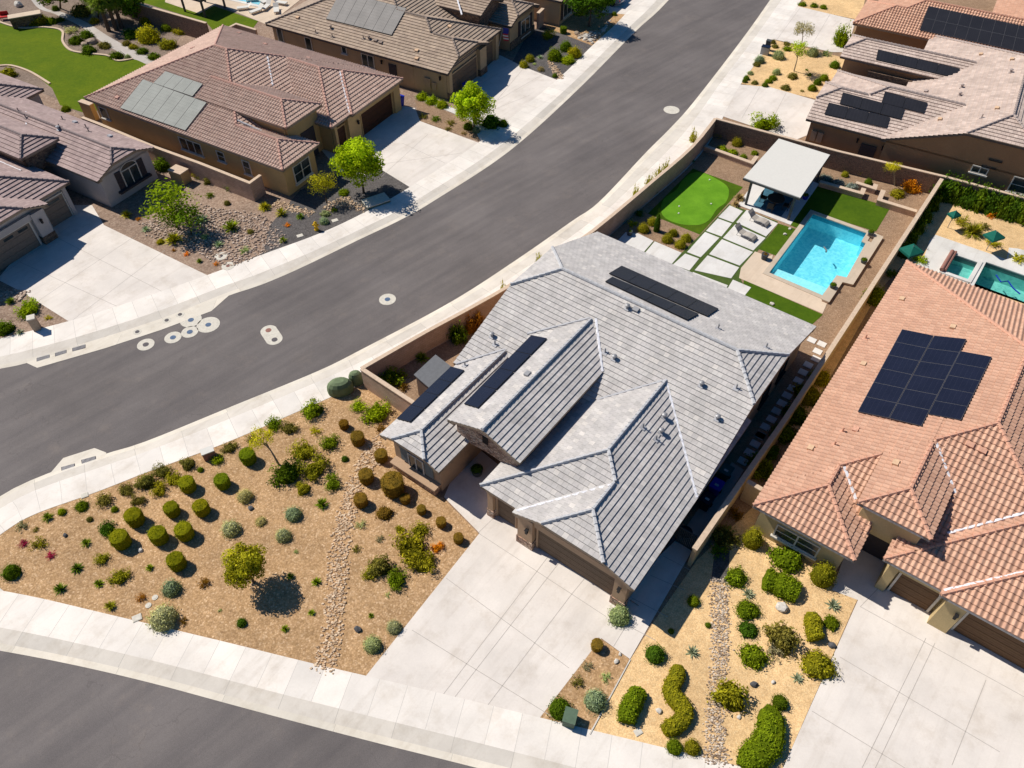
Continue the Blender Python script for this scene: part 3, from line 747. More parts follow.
for x, y, k in ((856, 430.5, 'box'), (842, 432, 'pipe'), (834, 445.5, 'pipe'), (865, 339, 'pipe')): T.vent(x, y, 'main', 'a0', k, [MATS['ridge_terracotta'], MATS['ridge_terracotta']])
plain('pale_tile', (.62, .42, .27))
for x, y in ((902, 300), (953, 328), (863.5, 365), (811, 449), (896, 464)):
    T.vent(x, y, 'main', 'a0', 'box', [MATS['pale_tile'], MATS['pale_tile']])
for x, y in ((969.5, 445), (982, 451)): T.vent(x, y, 'main', 'b0', 'box', [MATS['ridge_terracotta'], MATS['ridge_terracotta']])

# --- pink tiled house, upper left
Q = House('pink_roof_house', 'tan house with pinkish barrel tiles, pale grey solar block and two wooden garage doors', Y2, -58, 49, MATS['stucco_gold'], MATS['tile_pink'], MATS['ridge_pink'], MATS['fascia_tan'], 'barrel', .38, .3, .085)
Q.wing('main', 'u', 40.3, 59.1, -71.3, -51.0, 3.0)
Q.wing('garage', 'u', 47.9, 58.95, -62, -46.95, 3.0, e0='open', o1=.5)
Q.wing('double', 'u', 50.7, 58.97, -56, -46.7, 3.0, e0='open', o1=.5)
Q.wing('entry', 'u', 43.9, 48.8, -59.5, -48.45, 4.5, e0='open')
Q.wing('bedroom', 'u', 40.25, 45.2, -60, -46.1, 3.0, e0='open')
Q.winpx('u+', -46.56, [(293, 167), (309.5, 156), (309.5, 173), (296, 183.5)], mull=1, bar=1)
Q.winpx('v-', 40.72, [(242.5, 160), (249, 163), (252, 175), (245.5, 172)], mull=0, bar=1)
Q.winpx('v-', 40.74, [(217, 151), (223, 153), (226, 162), (219, 159)], mull=0, bar=1)
Q.winpx('v-', 40.74, [(179, 136), (201, 146), (203, 156), (182, 147)], mull=2)
Q.winpx('v-', 40.74, [(100, 107), (107, 110), (109, 119), (102, 116)], mull=0)
Q.garage('u+', -47.15, 52.3, 57.2, 2.3, MATS['dark_wood'], trim=MATS['stucco_gold']); Q.garage('u+', -47.35, 48.75, 50.0, 2.3, MATS['dark_wood'], trim=MATS['stucco_gold'])
Q.pier('u+', -47.3, 48.3, 48.62, .35, 2.9); Q.pier('u+', -47.3, 50.15, 51.9, .45, 2.9); Q.pier('u+', -47.3, 57.4, 58.4, .45, 2.9); Q.pier('u+', -47.2, 51.9, 57.4, .35, 2.95, z0=2.42)
Q.lamp('u+', -46.85, 51.4, 2.0); Q.part('entry_shade_panel', 'u+', -48.9, 45.8, 47.6, 0, 2.9, .06, MATS['shutter_dark'])  # the dark entry part is a flat panel coloured as shade
Q.part('blind_wall', 'u+', -49.2, 44.2, 48.6, 0, 4.3, .1, MATS['stucco_gold'])
Q.finish()
Q.flash(WM, (340, 72.7, 4.5), (349.6, 114, 3.05)); Q.flash(WM, (267.5, 57, 5.3), (273, 87, 4.2)); Q.flash(MATS['flashing'], (235.5, 119.8, 3.6), (262, 131.5, 3.4))
SG = MATS['solar_glare']
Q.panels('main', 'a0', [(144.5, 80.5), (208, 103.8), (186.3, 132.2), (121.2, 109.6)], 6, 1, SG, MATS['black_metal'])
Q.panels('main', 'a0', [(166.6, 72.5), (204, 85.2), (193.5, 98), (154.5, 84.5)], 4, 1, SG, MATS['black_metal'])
RP = [MATS['ridge_pink']]*2
for x, y, sd in ((118, 98, 'a0'), (193, 49, 'b0'), (239, 34, 'a1'), (265, 45, 'a1'), (308, 59, 'a1')): Q.vent(x, y, 'main' if x < 300 else 'garage', sd, 'box', RP)

# --- brown tiled house at the top
D = House('brown_roof_house', 'brown tiled house at the top edge with grey solar block and stone gable', radians(29.5), -55, 71, MATS['stucco_olive'], MATS['tile_brown'], MATS['ridge_brown'], MATS['fascia_dark'], ch=.38)
D.wing('main', 'u', 62.4, 82, -67, -47, 3.0)
D.wing('garage', 'u', 62.42, 74.1, -62, -43.3, 3.0, e0='open', o1=.5)
D.wing('double', 'u', 62.44, 70.7, -58, -42.85, 3.0, e0='open', e1=3.85, o1=.5)
D.wing('gable', 'u', 73, 78, -56, -45.2, 4.5, e0='open', e1='gable', walls=False)
D.wing('bedroom', 'u', 75.3, 82, -56, -42.7, 3.0, e0='open', e1=3.6)
b = MB(); pts = [(73.4, 2.7), (77.6, 2.7), (77.6, 4.5), (75.5, 5.3), (73.4, 4.5)]
b.face([D.L(-45.6, a, z) for a, z in pts]); b.face([D.L(-46.0, a, z) for a, z in reversed(pts)])
for (a, z), (c, w) in zip(pts, pts[1:]+pts[:1]): b.face([D.L(-45.6, a, z), D.L(-46.0, a, z), D.L(-46.0, c, w), D.L(-45.6, c, w)])
b.build('stone_gable', MATS['dark_stone'], D.root)
D.part('gable_side', 'v-', 73.3, -56, -45.6, 3.1, 4.45, .1, MATS['dark_stone'])
D.part('entry_wall', 'u+', -47.0, 73.6, 75.8, 0, 3.0, .1, MATS['stucco_olive'])
D.winpx('u+', -43.16, [(520.5, 23), (529, 16), (529, 29.5), (521.5, 37)], mull=1, bar=0, shut=True)
D.part('stone_skirt', 'u+', -43.18, 75.8, 81.5, 0, .9, .15, MATS['dark_stone'])
D.garage('u+', -43.3, 63.6, 68.6, 2.3, MATS['door_taupe'], trim=MATS['stucco_olive']); D.garage('u+', -43.75, 71.2, 72.8, 2.3, MATS['door_taupe'], trim=MATS['stucco_olive'])
D.pier('u+', -43.3, 68.9, 70.2, .4, 2.9, foot=MATS['dark_stone']); D.pier('u+', -43.3, 62.9, 63.4, .35, 2.9, foot=MATS['dark_stone']); D.pier('u+', -43.7, 73.0, 73.6, .35, 2.9)
for q in ([(277, 28), (281.5, 30), (284, 42), (279, 40)], [(305, 37), (311, 39), (312, 50.5), (307, 48)], [(342, 46), (346, 48), (346.5, 53.5), (342.5, 52)], [(361, 53), (373, 57), (374.5, 68), (364, 65)], ):
    D.winpx('v-', 62.84, q, mull=1 if q[0][0] == 361 else 0)
D.part('side_door', 'v-', 62.84, -50.6, -49.6, 0, 2.2, .05, MATS['shutter_dark']); D.part('meter_box', 'v-', 62.84, -46.0, -45.3, .6, 1.8, .15, MATS['stucco_tan']); D.part('meter_box', 'v-', 62.84, -45.1, -44.6, .7, 1.5, .12, MATS['stucco_tan'])
D.lamp('v-', 62.84, -51.4, 2.2); D.lamp('v-', 62.84, -44.0, 2.2)
D.finish()
D.flash(WM, (457.5, 0, 4.95), (462, 15, 4.3))
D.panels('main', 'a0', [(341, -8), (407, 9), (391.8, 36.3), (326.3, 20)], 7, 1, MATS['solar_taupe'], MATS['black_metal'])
for x, y, k in ((331, 29, 'cap'), (316, 33.5, 'pipe'), (363.5, 39, 'pipe'), (369, 39.5, 'cap'), (376, 41, 'box'), (381, 43, 'box'), (332.5, 37.5, 'pipe')): D.vent(x, y, 'main', 'a0', k, [MATS['ridge_brown']]*2)
for x, y in ((298, 18), (417, 51), (417, 59), (450, 27)): D.vent(x, y, 'main' if x != 450 else 'garage', 'a0', 'box', [MATS['pale_tile']]*2)

# --- mauve tiled house, left edge
E = House('mauve_roof_house', 'pale stucco house at the left edge with mauve flat tiles and dark shutters', Y2, -70, 31, MATS['stucco_grey'], MATS['tile_mauve'], MATS['ridge_mauve'], MATS['fascia_tan'], ch=.38)
E.wing('main', 'u', 25, 39.45, -96, -76.2, 3.0)
E.wing('bedroom', 'u', 31.1, 37.35, -84, -58.55, 3.0, e0='open', e1=3.7)
E.wing('entry', 'u', 29.06, 32.9, -80, -64.85, 4.3, e0='open', walls=False)
E.wing('garage', 'u', 14.0, 29.9, -86, -60.6, 3.0, e0='open', o1=.5)
E.wing('double', 'u', 16.5, 26.85, -80, -59.45, 3.0, e0='open', e1=3.75, o1=.5)
E.part('stone_gable', 'u+', -65.5, 29.4, 32.6, 2.5, 4.25, .3, MATS['dark_stone']); E.part('stone_side', 'v+', 32.4, -70, -65.2, 2.9, 4.25, .1, MATS['dark_stone'])
E.part('stone_side', 'v-', 29.5, -70, -65.2, 2.9, 4.25, .1, MATS['dark_stone'])
E.winpx('u+', -59.0, [(122, 172), (136.5, 163), (141, 179), (127, 188)], mull=1, shut=True, arch=True)
E.part('ledge', 'u+', -59.0, 32.7, 36.2, .75, .95, .35, MATS['shutter_dark'])
E.garage('u+', -59.93, 19.6, 24.9, 2.3, MATS['door_grey'], slit=True); E.garage('u+', -61.08, 27.0, 29.0, 2.3, MATS['door_grey'], slit=True)
E.pier('u+', -60.0, 25.2, 26.3, .45, 2.9, foot=MATS['dark_stone']); E.pier('u+', -61.2, 29.1, 29.45, .35, 2.9)
E.lamp('u+', -59.55, 25.7, 2.1); E.pier('u+', -59.98, 19.4, 25.2, .3, 2.95, z0=2.45)
E.finish()
for x, y, k in ((19, 112, 'pipe'), (26, 118, 'pipe'), (60, 128, 'pipe'), (59, 130, 'cap'), (63, 120, 'pipe'), (86.5, 128, 'pipe'), (89, 132, 'pipe')): E.vent(x, y, 'bedroom', 'a0' if x < 62 else 'a1', k, [MATS['flashing']]*2 if k == 'cap' else [MATS['ridge_mauve']]*2)
for x, y in ((75, 123), (110, 137)): E.vent(x, y, 'bedroom', 'a1', 'box', [MATS['flashing']]*2)
E.flash(WM, (26, 112, 4.3), (26.5, 125, 4.2)); E.flash(WM, (0, 162, 3.6), (21, 171, 3.3))

# --- cream grey tiled house, upper right
G = House('cream_roof_house', 'brown stucco house at upper right with cream grey tiles and two stepped solar arrays', Y2, 2, 80, MATS['stucco_brown'], MATS['tile_cream'], MATS['ridge_cream'], MATS['fascia_dark'], ch=.38)
G.wing('main', 'v', -2.5, 15.9, 71.36, 96, 3.0, e0=5.4, o0=.1)
G.wing('double', 'u', 71.5, 79.9, -9.4, -2, 3.0, e0=3.95, e1='open')
G.wing('garage', 'u', 71.52, 82.6, -9.25, 6, 3.0, e0='hip', e1='open')
G.wing('guest', 'u', 83.8, 89.4, -9.6, 6, 3.95, e0=4.4, e1='open')
G.part('courtyard_wall', 'v-', 83.9, -6.5, 2, 0, 3.2, .2, MATS['dark_stone'])
G.part('side_door', 'v-', 71.93, -4.0, -2.6, .1, 1.9, .05, MATS['shutter_dark'])
G.part('meter_box', 'v-', 71.93, -8.6, -8.1, .9, 1.9, .15, MATS['stucco_tan']); G.part('meter_box', 'v-', 71.93, -8.0, -7.5, .9, 1.9, .15, MATS['stucco_tan'])
G.winpx('v-', 71.44, [(973.5, 166), (988, 169), (986, 174), (971, 171)], mull=1); G.winpx('v-', 71.44, [(1014, 177), (1032, 181), (1028, 195), (1009, 190)], mull=0, bar=1)
G.part('wall_vent', 'v-', 71.44, 6.3, 7.4, 3.6, 3.75, .1, MATS['black_metal']); G.part('wall_vent', 'v-', 71.44, 6.0, 7.2, 2.9, 3.0, .1, MATS['black_metal'])
G.lamp('v-', 71.93, -4.4, 2.1); G.lamp('v-', 71.93, -2.1, 2.0)
G.finish()
SD = MATS['solar_dark']
G.panels('guest', 'a0', [(877.7, 50.3), (959.7, 69.6), (955.8, 79.0), (875.5, 60.5)], 4, 1, SD, FB)
G.panels('garage', 'a0', [(828.5, 103.5), (889.8, 118), (886.5, 129), (824, 115)], 3, 1, SD, FB)
G.panels('garage', 'a0', [(842.5, 93.3), (904.5, 109.7), (900.6, 120.2), (839.3, 104.5)], 3, 1, SD, FB)
G.panels('garage', 'a0', [(884.5, 92.6), (927.3, 103.6), (923.5, 114.4), (881, 103.5)], 2, 1, SD, FB)
RC = [MATS['ridge_cream']]*2
for x, y, k in ((926, 92, 'box'), (961, 88, 'cap'), (959, 96, 'cap'), (1010, 73, 'cap'), (981, 118.5, 'pipe')): G.vent(x, y, 'main', 'a0', k, RC)
for x, y in ((981, 55), (1012, 60), (997, 109), (940, 120)): G.vent(x, y, 'main', 'a0', 'box', [MATS['pale_tile']]*2)

# --- terracotta house, top right corner
K = House('orange_roof_house', 'terracotta tiled house in the top right corner with long dark solar rows', Y2, 2, 100, MATS['stucco_brown'], MATS['tile_terracotta'], MATS['ridge_terracotta'], MATS['fascia_tan'], 'barrel', .38, .3, .085)
K.wing('garage', 'u', 94.9, 101.9, -10.66, 4, 3.0, e1='open'); K.wing('double', 'u', 94.92, 105, -9.5, 14, 3.0, e1='open'); K.wing('main', 'v', 2.5, 19, 95.0, 116, 3.0)
K.part('high_window', 'v-', 95.34, -1.8, .3, 1.9, 2.3, .05, MATS['shutter_dark'])
K.finish()
K.panels('double', 'a0', [(928, 7.3), (1030, 29), (1024, 54), (919, 31.3)], 9, 2, SD, MATS['frame_solar'])

# --- tan house just beyond the top edge
Z = House('tan_stucco_house', 'tan stucco house at the top edge behind the dark green tree', Y2, -50, 92, MATS['stucco_olive'], MATS['tile_brown'], MATS['ridge_brown'], MATS['fascia_dark'], ch=.38)
Z.wing('main', 'u', 83.7, 101, -66, -41.6, 3.0, e1=4.5)
Z.win('u+', -42.06, 85.2, 87.2, .6, 2.1, mull=1, shut=True)
Z.finish()

# ------------------------------------------------------------------ the setting
asphalt()
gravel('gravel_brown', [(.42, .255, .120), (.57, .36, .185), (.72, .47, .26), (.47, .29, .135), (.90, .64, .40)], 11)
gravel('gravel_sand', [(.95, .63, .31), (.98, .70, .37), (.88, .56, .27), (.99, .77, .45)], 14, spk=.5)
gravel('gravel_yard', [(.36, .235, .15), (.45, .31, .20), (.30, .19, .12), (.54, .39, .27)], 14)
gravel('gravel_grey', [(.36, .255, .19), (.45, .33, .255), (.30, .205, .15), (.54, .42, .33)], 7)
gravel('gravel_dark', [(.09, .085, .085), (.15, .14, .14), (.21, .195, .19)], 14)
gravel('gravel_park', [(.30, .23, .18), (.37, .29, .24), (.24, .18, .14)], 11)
concrete('drive_concrete', (.75, .69, .63)); concrete('walk_concrete', (.83, .775, .71), 1.52); concrete('curb_concrete', (.68, .63, .56), 3.04)
concrete('gutter_concrete', (.76, .70, .60), 6.1); concrete('paver_concrete', (.72, .70, .67)); concrete('deck_concrete', (.68, .55, .42)); concrete('white_concrete', (.70, .68, .64))
concrete('coping_stone', (.55, .46, .36)); concrete('path_concrete', (.50, .46, .42))
plain('joint', (.30, .27, .24)); plain('joint_light', (.44, .40, .36))
grassmat('lawn', (.075, .130, .001), (.125, .170, .002)); grassmat('turf', (.045, .095, .003), (.08, .14, .005)); grassmat('putting_turf', (.11, .27, .012), (.15, .33, .02), 1)
grassmat('turf_joint', (.06, .10, .02), (.09, .13, .035))
plain('dirt', (.24, .17, .11), .95, var=.2, scale=1)
watermat('pool_water', (.60, .90, .95)); watermat('pool_water_green', (.55, .84, .80)); caustic_plastermat('pool_plaster', (.30, .70, .79), (.55, .88, .92)); caustic_plastermat('pool_plaster_green', (.34, .62, .60), (.52, .78, .75))
plain('pool_tile', (.05, .32, .42), .3); caustic_plastermat('shelf_plaster', (.62, .80, .82), (.78, .9, .9))

POOL = P((813, 213.6), (866.8, 233.2), (861.8, 241.5), (866, 243.5), (846.7, 278), (836.7, 276), (822.4, 296), (768.6, 273))
POOL2 = P((985.7, 262), (1060, 288), (1044, 318), (970, 292))
SPA = P((953, 254.8), (977.5, 263.3), (967.5, 280.5), (943.5, 272))
HOLES = [POOL, POOL2, SPA]
def V2(x, y): return Vector((x, y, 0))
sheet('ground', [[V2(-1500, -700), V2(1500, -700), V2(1500, 2500), V2(-1500, 2500)]], -.24, MATS['dirt'], HOLES)
sheet('road', [[V2(-170, -90), V2(170, -90), V2(170, 260), V2(-170, 260)]], -.12, MATS['asphalt'], HOLES)

# curb lines (asphalt edge) and the inner edges of the pavements
far_edge = catmull(P((-110, 394), (-50, 379), (0, 367.5), (26, 362), (100, 341), (170, 318), (228, 294.6), (260, 284), (300, 267), (360, 238), (400, 219), (435, 199), (510, 149.5), (578, 88.5), (635, 31), (668, 0), (730, -70)))
far_in = catmull(P((-110, 363), (-50, 352), (0, 341), (26, 334), (70.3, 323.2), (140, 301), (209.6, 276.4), (260, 257.5), (330, 231), (392, 200), (411.5, 188), (481.4, 142.9), (558.6, 80.5), (593.5, 46.5), (627.6, 14), (690, -56)))
wl = [at(x, y, 1.88) for x, y in ((361.5, 368.2), (425, 332), (464, 311), (505.8, 287.5), (550, 259), (593, 230.5), (652.9, 180.7), (692, 146.9), (715.4, 118.2))]
wl = [Vector((p.x, p.y, 0)) for p in wl]
near_edge = catmull(P((-130, 640), (-70, 545), (0, 494.7), (48, 472), (104, 453), (146, 440), (232, 405), (317.5, 370), (360, 349), (451, 300.7), (516, 259), (572, 220), (600, 200), (645.5, 152), (671, 126.5), (694.6, 100), (741, 40), (768.6, 1.4), (800, -45), (825, -85)))
near_in = catmull(P((-110, 640), (-55, 575), (0, 531), (26, 514), (70, 498), (114.6, 484), (130, 475.5), (218.5, 443), (296.7, 409), (330.5, 394.7), (352, 385))+[p+Vector((-.14, .1, 0)) for p in wl]+P((736, 87), (770.5, 40.6), (795.5, 5), (822, -38), (845, -75)))
bot_edge = catmull(P((-200, 626), (-100, 634), (0, 650), (75, 664.5), (150, 682), (228, 703), (299, 722), (384, 744), (480, 768), (620, 805), (760, 845), (1100, 950)))
bot_in = catmull(P((-170, 580), (-90, 583), (10, 596.5), (103, 617.6), (215, 644), (299, 665), (363, 680), (450, 700.5), (537, 722), (717, 766), (800, 788), (1200, 890)))
def band(name, edge, inner, f0, f1, z0, z1, m, step=1.0, side=False):
    e = resample(edge, step); b = MB(); L = 0; prev = None
    pairs = []
    last = None
    for p in e:
        q = nearest(p, inner); pairs.append((p, q))
    # smooth the inner points
    for _ in range(3):
        pairs = [pairs[0]]+[(pairs[i][0], pairs[i][1]*.5+(pairs[i-1][1]+pairs[i+1][1])*.25) for i in range(1, len(pairs)-1)]+[pairs[-1]]
    for p, q in pairs:
        a = q.lerp(p, f0); c = q.lerp(p, f1); a = Vector((a.x, a.y, z0)); c = Vector((c.x, c.y, z1))
        if prev:
            d = (p-prev[2]).length
            b.face([prev[0], prev[1], c, a], [(L, 0), (L, 1), (L+d, 1), (L+d, 0)])
            if side: b.face([prev[1], (prev[1].x, prev[1].y, z1-side), (c.x, c.y, z1-side), c], [(L, 0), (L, 1), (L+d, 1), (L+d, 0)])
            L += d
        prev = (a, c, p)
    return tag(b.build(name, m), kind='structure')
for nm, e, i in (('far', far_edge, far_in), ('near', near_edge, near_in), ('bottom', bot_edge, bot_in)):
    band('sidewalk', e, i, -.09, .60, 0, 0, MATS['walk_concrete'])
    band('curb', e, i, .60, .87, 0, -.085, MATS['curb_concrete'])
    band('gutter', e, i, .87, 1.0, -.085, -.112, MATS['gutter_concrete'], side=.02)
# lots on both sides of the curved street
near_lot = list(near_in)+[V2(170, 240), V2(170, -20)]+list(reversed(bot_in))
sheet('lot_ground', [near_lot], -.03, MATS['gravel_yard'], HOLES, skirt=0)
far_lot = [V2(-170, 240), V2(-170, -20)]+list(far_in)
sheet('lot_ground', [far_lot], -.03, MATS['gravel_grey'])
# front gravel of the corner lot
fg = [near_in[i] for i in range(8, 81)]
k0 = min(range(len(near_in)), key=lambda i: (near_in[i]-at(352, 385)).length); k1 = min(range(len(near_in)), key=lambda i: (near_in[i]-at(-30, 552)).length)
b0 = min(range(len(bot_in)), key=lambda i: (bot_in[i]-at(-40, 590)).length); b1 = min(range(len(bot_in)), key=lambda i: (bot_in[i]-at(363, 680)).length)
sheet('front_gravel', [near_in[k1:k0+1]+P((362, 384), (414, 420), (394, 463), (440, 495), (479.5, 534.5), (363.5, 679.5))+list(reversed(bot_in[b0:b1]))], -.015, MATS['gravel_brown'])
sheet('pavement_corner', [P((-120, 600), (-60, 572), (-28, 566), (10, 596), (-10, 612), (-120, 630))], -.008, MATS['white_concrete'])

def drive(name, quad, lines, z=-0.005, m=None, jw=.03):
    """poured slab with control joints; lines are pixel pairs"""
    b = MB(); q = P(*quad)
    for tri in tessellate_polygon([q]):
        t = [q[i] for i in tri]
        if (t[1]-t[0]).cross(t[2]-t[0]).z < 0: t.reverse()
        b.face([(p.x, p.y, z) for p in t], None, 0)
    for x0, y0, x1, y1 in lines:
        a, c = at(x0, y0), at(x1, y1); d = (c-a).normalized(); r = Vector((-d.y, d.x, 0))*jw/2
        b.face([(p.x, p.y, z+.004) for p in (a-r, c-r, c+r, a+r)], None, 1)
    return tag(b.build(name, [m or MATS['drive_concrete'], MATS['joint_light']]), kind='structure')
drive('driveway', [(363, 679.5), (479.5, 533), (444, 497), (468, 440), (505, 470), (500, 515), (640, 600), (620, 614), (536.5, 722), (450, 700.5)],
      [(479, 533.5, 606, 616.5), (412, 630, 569, 727) , (446, 578, 569, 668), (452.5, 700, 576, 541), (440.5, 698, 566, 533), (481, 714, 571, 595), (571, 595, 612, 545), (478, 533, 502, 510)])
drive('side_path', z=-.001, quad=[(595.5, 634), (617, 609), (655, 560), (676, 540), (693, 549), (630, 659)], lines=[(613.5, 646.5, 632, 616), (617, 620, 655, 640), (632, 598, 668, 617), (650, 575, 684, 590), (663, 556, 690, 570)])
drive('side_yard_path', z=-.003, quad=[(676, 541), (714, 487), (732, 462), (744, 470), (694.5, 549)], lines=[(695, 512, 716, 522), (708, 492, 728, 500)], m=MATS['path_concrete'])
drive('driveway', [(783, 768), (858, 600), (832, 590), (846, 552), (866, 528), (895, 535), (1060, 690), (1060, 900), (760, 845)],
      [(861, 607, 1030, 700), (840, 657, 1000, 752), (812, 711, 905, 768), (862, 768, 926, 638), (872, 775, 935, 643), (952, 765, 986, 680), (898, 568, 860, 607)])
drive('driveway', [(318, 146), (340, 150), (366, 133), (400, 105), (415, 108), (420, 121), (481, 143.5), (410.5, 187.5), (378, 167.5), (366, 175), (340, 172)], [(352, 168, 462, 153), (380, 178, 428, 134), (402, 143, 445, 163), (395, 196, 330, 205)])
drive('driveway', [(451, 98), (500, 55), (522, 66), (558.6, 80.5), (481.5, 143), (470, 120)], [(498, 100, 545, 73), (487, 112, 530, 95), (474, 128, 522, 70)])
drive('garden_path', z=-.002, quad=[(415, 97), (418, 95), (480, 118), (474, 122)], lines=[], m=MATS['white_concrete'])
drive('driveway', [(0, 276), (30, 240), (60, 205), (92, 205), (104, 225), (210, 276.5), (71.5, 323), (22, 292), (-60, 250)],
      [(20, 262, 125, 310), (58, 238, 165, 293), (35, 303, 135, 236), (70, 322, 165, 250), (-10, 283, 70, 226)])
drive('driveway', [(734.5, 84), (770, 87), (836, 106), (818, 131), (795, 140), (722, 116)], [(760, 86, 742, 118), (786, 93, 768, 128)])
drive('driveway', [(768, 38), (793, 5), (856, 20), (846, 52), (832, 52)], [(800, 8, 775, 42), (830, 14, 812, 45)])
drive('driveway', [(600, 12), (640, -25), (690, -56), (627, 14.5)], [])
sheet('front_gravel', [P((739, 83), (775, 40), (838, 56), (850, 62), (818, 99))], -.012, MATS['gravel_sand'])
sheet('front_gravel', [P((797, 7), (830, -25), (870, -20), (860, 20))], -.012, MATS['gravel_sand'])
sheet('front_gravel', [P((589.9, 733.4), (630.3, 659.5), (655, 620), (697, 560), (760, 500), (850, 590), (858, 598), (783, 768), (775, 781))], -.012, MATS['gravel_sand'])
sheet('front_gravel', [P((537, 721.5), (595.5, 635), (629.5, 659), (589.5, 733.5))], -.010, MATS['gravel_brown'])
sheet('garden_edging', [P((589.0, 734), (629.6, 659.5), (630.9, 659.7), (590.4, 734.6))], .03, MATS['curb_concrete'], skirt=.05)
sheet('dark_gravel', [P((610, 606), (655, 548), (674, 536), (678, 541), (617, 610))], -.006, MATS['gravel_dark'])
sheet('dark_gravel', [P((711, 581), (716, 540), (730, 545), (728, 583))], -.004, MATS['gravel_dark'])
sheet('planting_bed', [P((511, 64), (530, 30), (545, 27), (594, 46.5), (559, 80))], -.012, MATS['gravel_dark'])
sheet('front_gravel', [P((545, 27), (560, 10), (600, 4), (627, 14), (594, 46))], -.010, MATS['gravel_brown'])
sheet('planting_bed', [P((270, 225), (300, 190), (340, 172), (366, 175), (378, 167), (411, 187), (330, 231), (262, 257))], -.012, MATS['gravel_dark'])
sheet('front_gravel', [P((415, 100), (430, 105), (478, 124), (482, 142), (420, 121))], -.011, MATS['gravel_yard'])
sheet('park_ground', [P((-150, -60), (300, -60), (245, 40), (200, 15), (160, 60), (100, 130), (60, 100), (-40, 60))], -.02, MATS['gravel_park'])
sheet('park_path', [catmull(P((20, -20), (36, 6), (55, 14), (80, 26), (105, 44), (135, 60), (155, 66)))+list(reversed(catmull(P((30, -26), (42, 5), (62, 12), (86, 22), (110, 37), (140, 53), (160, 60)))))], -.012, MATS['path_concrete'])
LAWN = catmull(P((-40, 20), (0, 22.5), (20, 28), (45, 27.5), (62, 31), (63, 42), (72, 51), (92, 54), (108, 56), (118, 61), (133, 59), (146, 64)))+P((95, 112), (82, 112), (60, 105))+catmull(P((52, 88), (30, 72), (12, 66), (-40, 62)))
sheet('lawn', [LAWN], -.010, MATS['lawn'])
sheet('lawn', [P((135, 0), (206, 22), (230, 50), (246, 38), (258, 21), (180, -6), (160, -30))], -.012, MATS['lawn'])
sheet('park_patio', [P((165, 2), (199, 13.5), (217, 4), (268, 25), (310, -8), (300, -40), (170, -40))], -.006, MATS['deck_concrete'])
drive('park_pool_edge', [(216, -3), (262, 8), (275, -14), (230, -20)], [], z=.02, m=MATS['white_concrete'])

# back yard of the corner house
YD = [P((622, 232), (700, 150), (717, 124), (943, 181), (786, 424), (745, 340))]
sheet('yard_gravel', YD, -.016, MATS['gravel_yard'], HOLES[:1])
sheet('turf', [P((693, 168.5), (743, 187), (699.8, 234.5), (648, 213.5))], -.006, MATS['turf'])
GREEN = [(697, 172), (704, 173), (715, 178), (726, 185), (729, 192), (726, 202), (717, 209), (710, 219), (702, 224), (692, 225), (679, 223.7), (666, 218.5), (661, 210.5), (664, 199), (676, 190), (682, 181), (690, 174)]
sheet('putting_green', [catmull(P(*GREEN, GREEN[0]), 4)[:-1]], 0.0, MATS['putting_turf'])
sheet('turf', [P((729, 204), (778, 221.5), (740, 277), (750, 299), (735, 310), (640, 250), (655, 241), (681, 253.5), (703, 232))], -.007, MATS['turf_joint'])
sheet('turf', [P((778.5, 223.5), (797.5, 229.5), (776, 255.6), (758.5, 249))], 0.001, MATS['turf'])
sheet('turf', [P((812, 184), (890.6, 207.2), (876, 231.5), (813, 212), (797, 228), (788, 224))], 0.0, MATS['turf'])
sheet('turf', [P((744, 280), (823, 314.5), (811.8, 324.6), (795, 345), (738, 310))], 0.0, MATS['turf'])
def z384(l): return [(580+x/3.84, 100+y/3.84) for x, y in l]
for q in ([(575, 405), (625, 427), (587, 470), (531, 450)], [(529, 455), (583, 475), (543, 524), (484, 503)], [(480, 507), (535, 529), (463, 604), (411, 584)], [(404, 590), (457, 609), (420, 655), (357, 632)],
          [(287, 543), (390, 587), (352, 630), (249, 588)], [(222, 512), (282, 541), (243, 586), (140, 545), (175, 508)], [(640, 422), (760, 474), (714, 524), (600, 470)], [(596, 478), (712, 530), (665, 578), (549, 530)],
          [(545, 535), (664, 584), (613, 636), (496, 592)], [(490, 597), (611, 643), (580, 685), (440, 654)], [(434, 661), (568, 712), (540, 750), (395, 695)], [(587, 690), (657, 720), (625, 760), (560, 735)]):
    sheet('patio_slab', [P(*z384(q))], .012, MATS['paver_concrete'], skirt=.02)
sheet('pavilion_slab', [P((737.8, 204.9), (790.5, 225), (819, 184), (768, 163))], .02, MATS['paver_concrete'], skirt=.04)
sheet('pool_deck', [P((755, 251.5), (768.6, 256.5), (773, 254.6), (768.6, 273), (822.4, 296), (829, 299), (822.5, 313.5), (739, 278), (741, 268))], .01, MATS['deck_concrete'], skirt=.1)
# neighbour's back yard on the right
sheet('yard_gravel', [P((944, 183), (1100, 222), (1100, 330), (905, 262), (880, 290), (800, 430), (786, 424))], -.020, MATS['gravel_sand'], HOLES[1:])
sheet('pool_deck', [P((935.6, 234.7), (1006.7, 259.3), (1009, 247.5), (1018, 248.4), (1080, 265), (1080, 345), (900, 275), (915, 262), (923.7, 258), (930, 240))], -.008, MATS['white_concrete'], HOLES[1:])

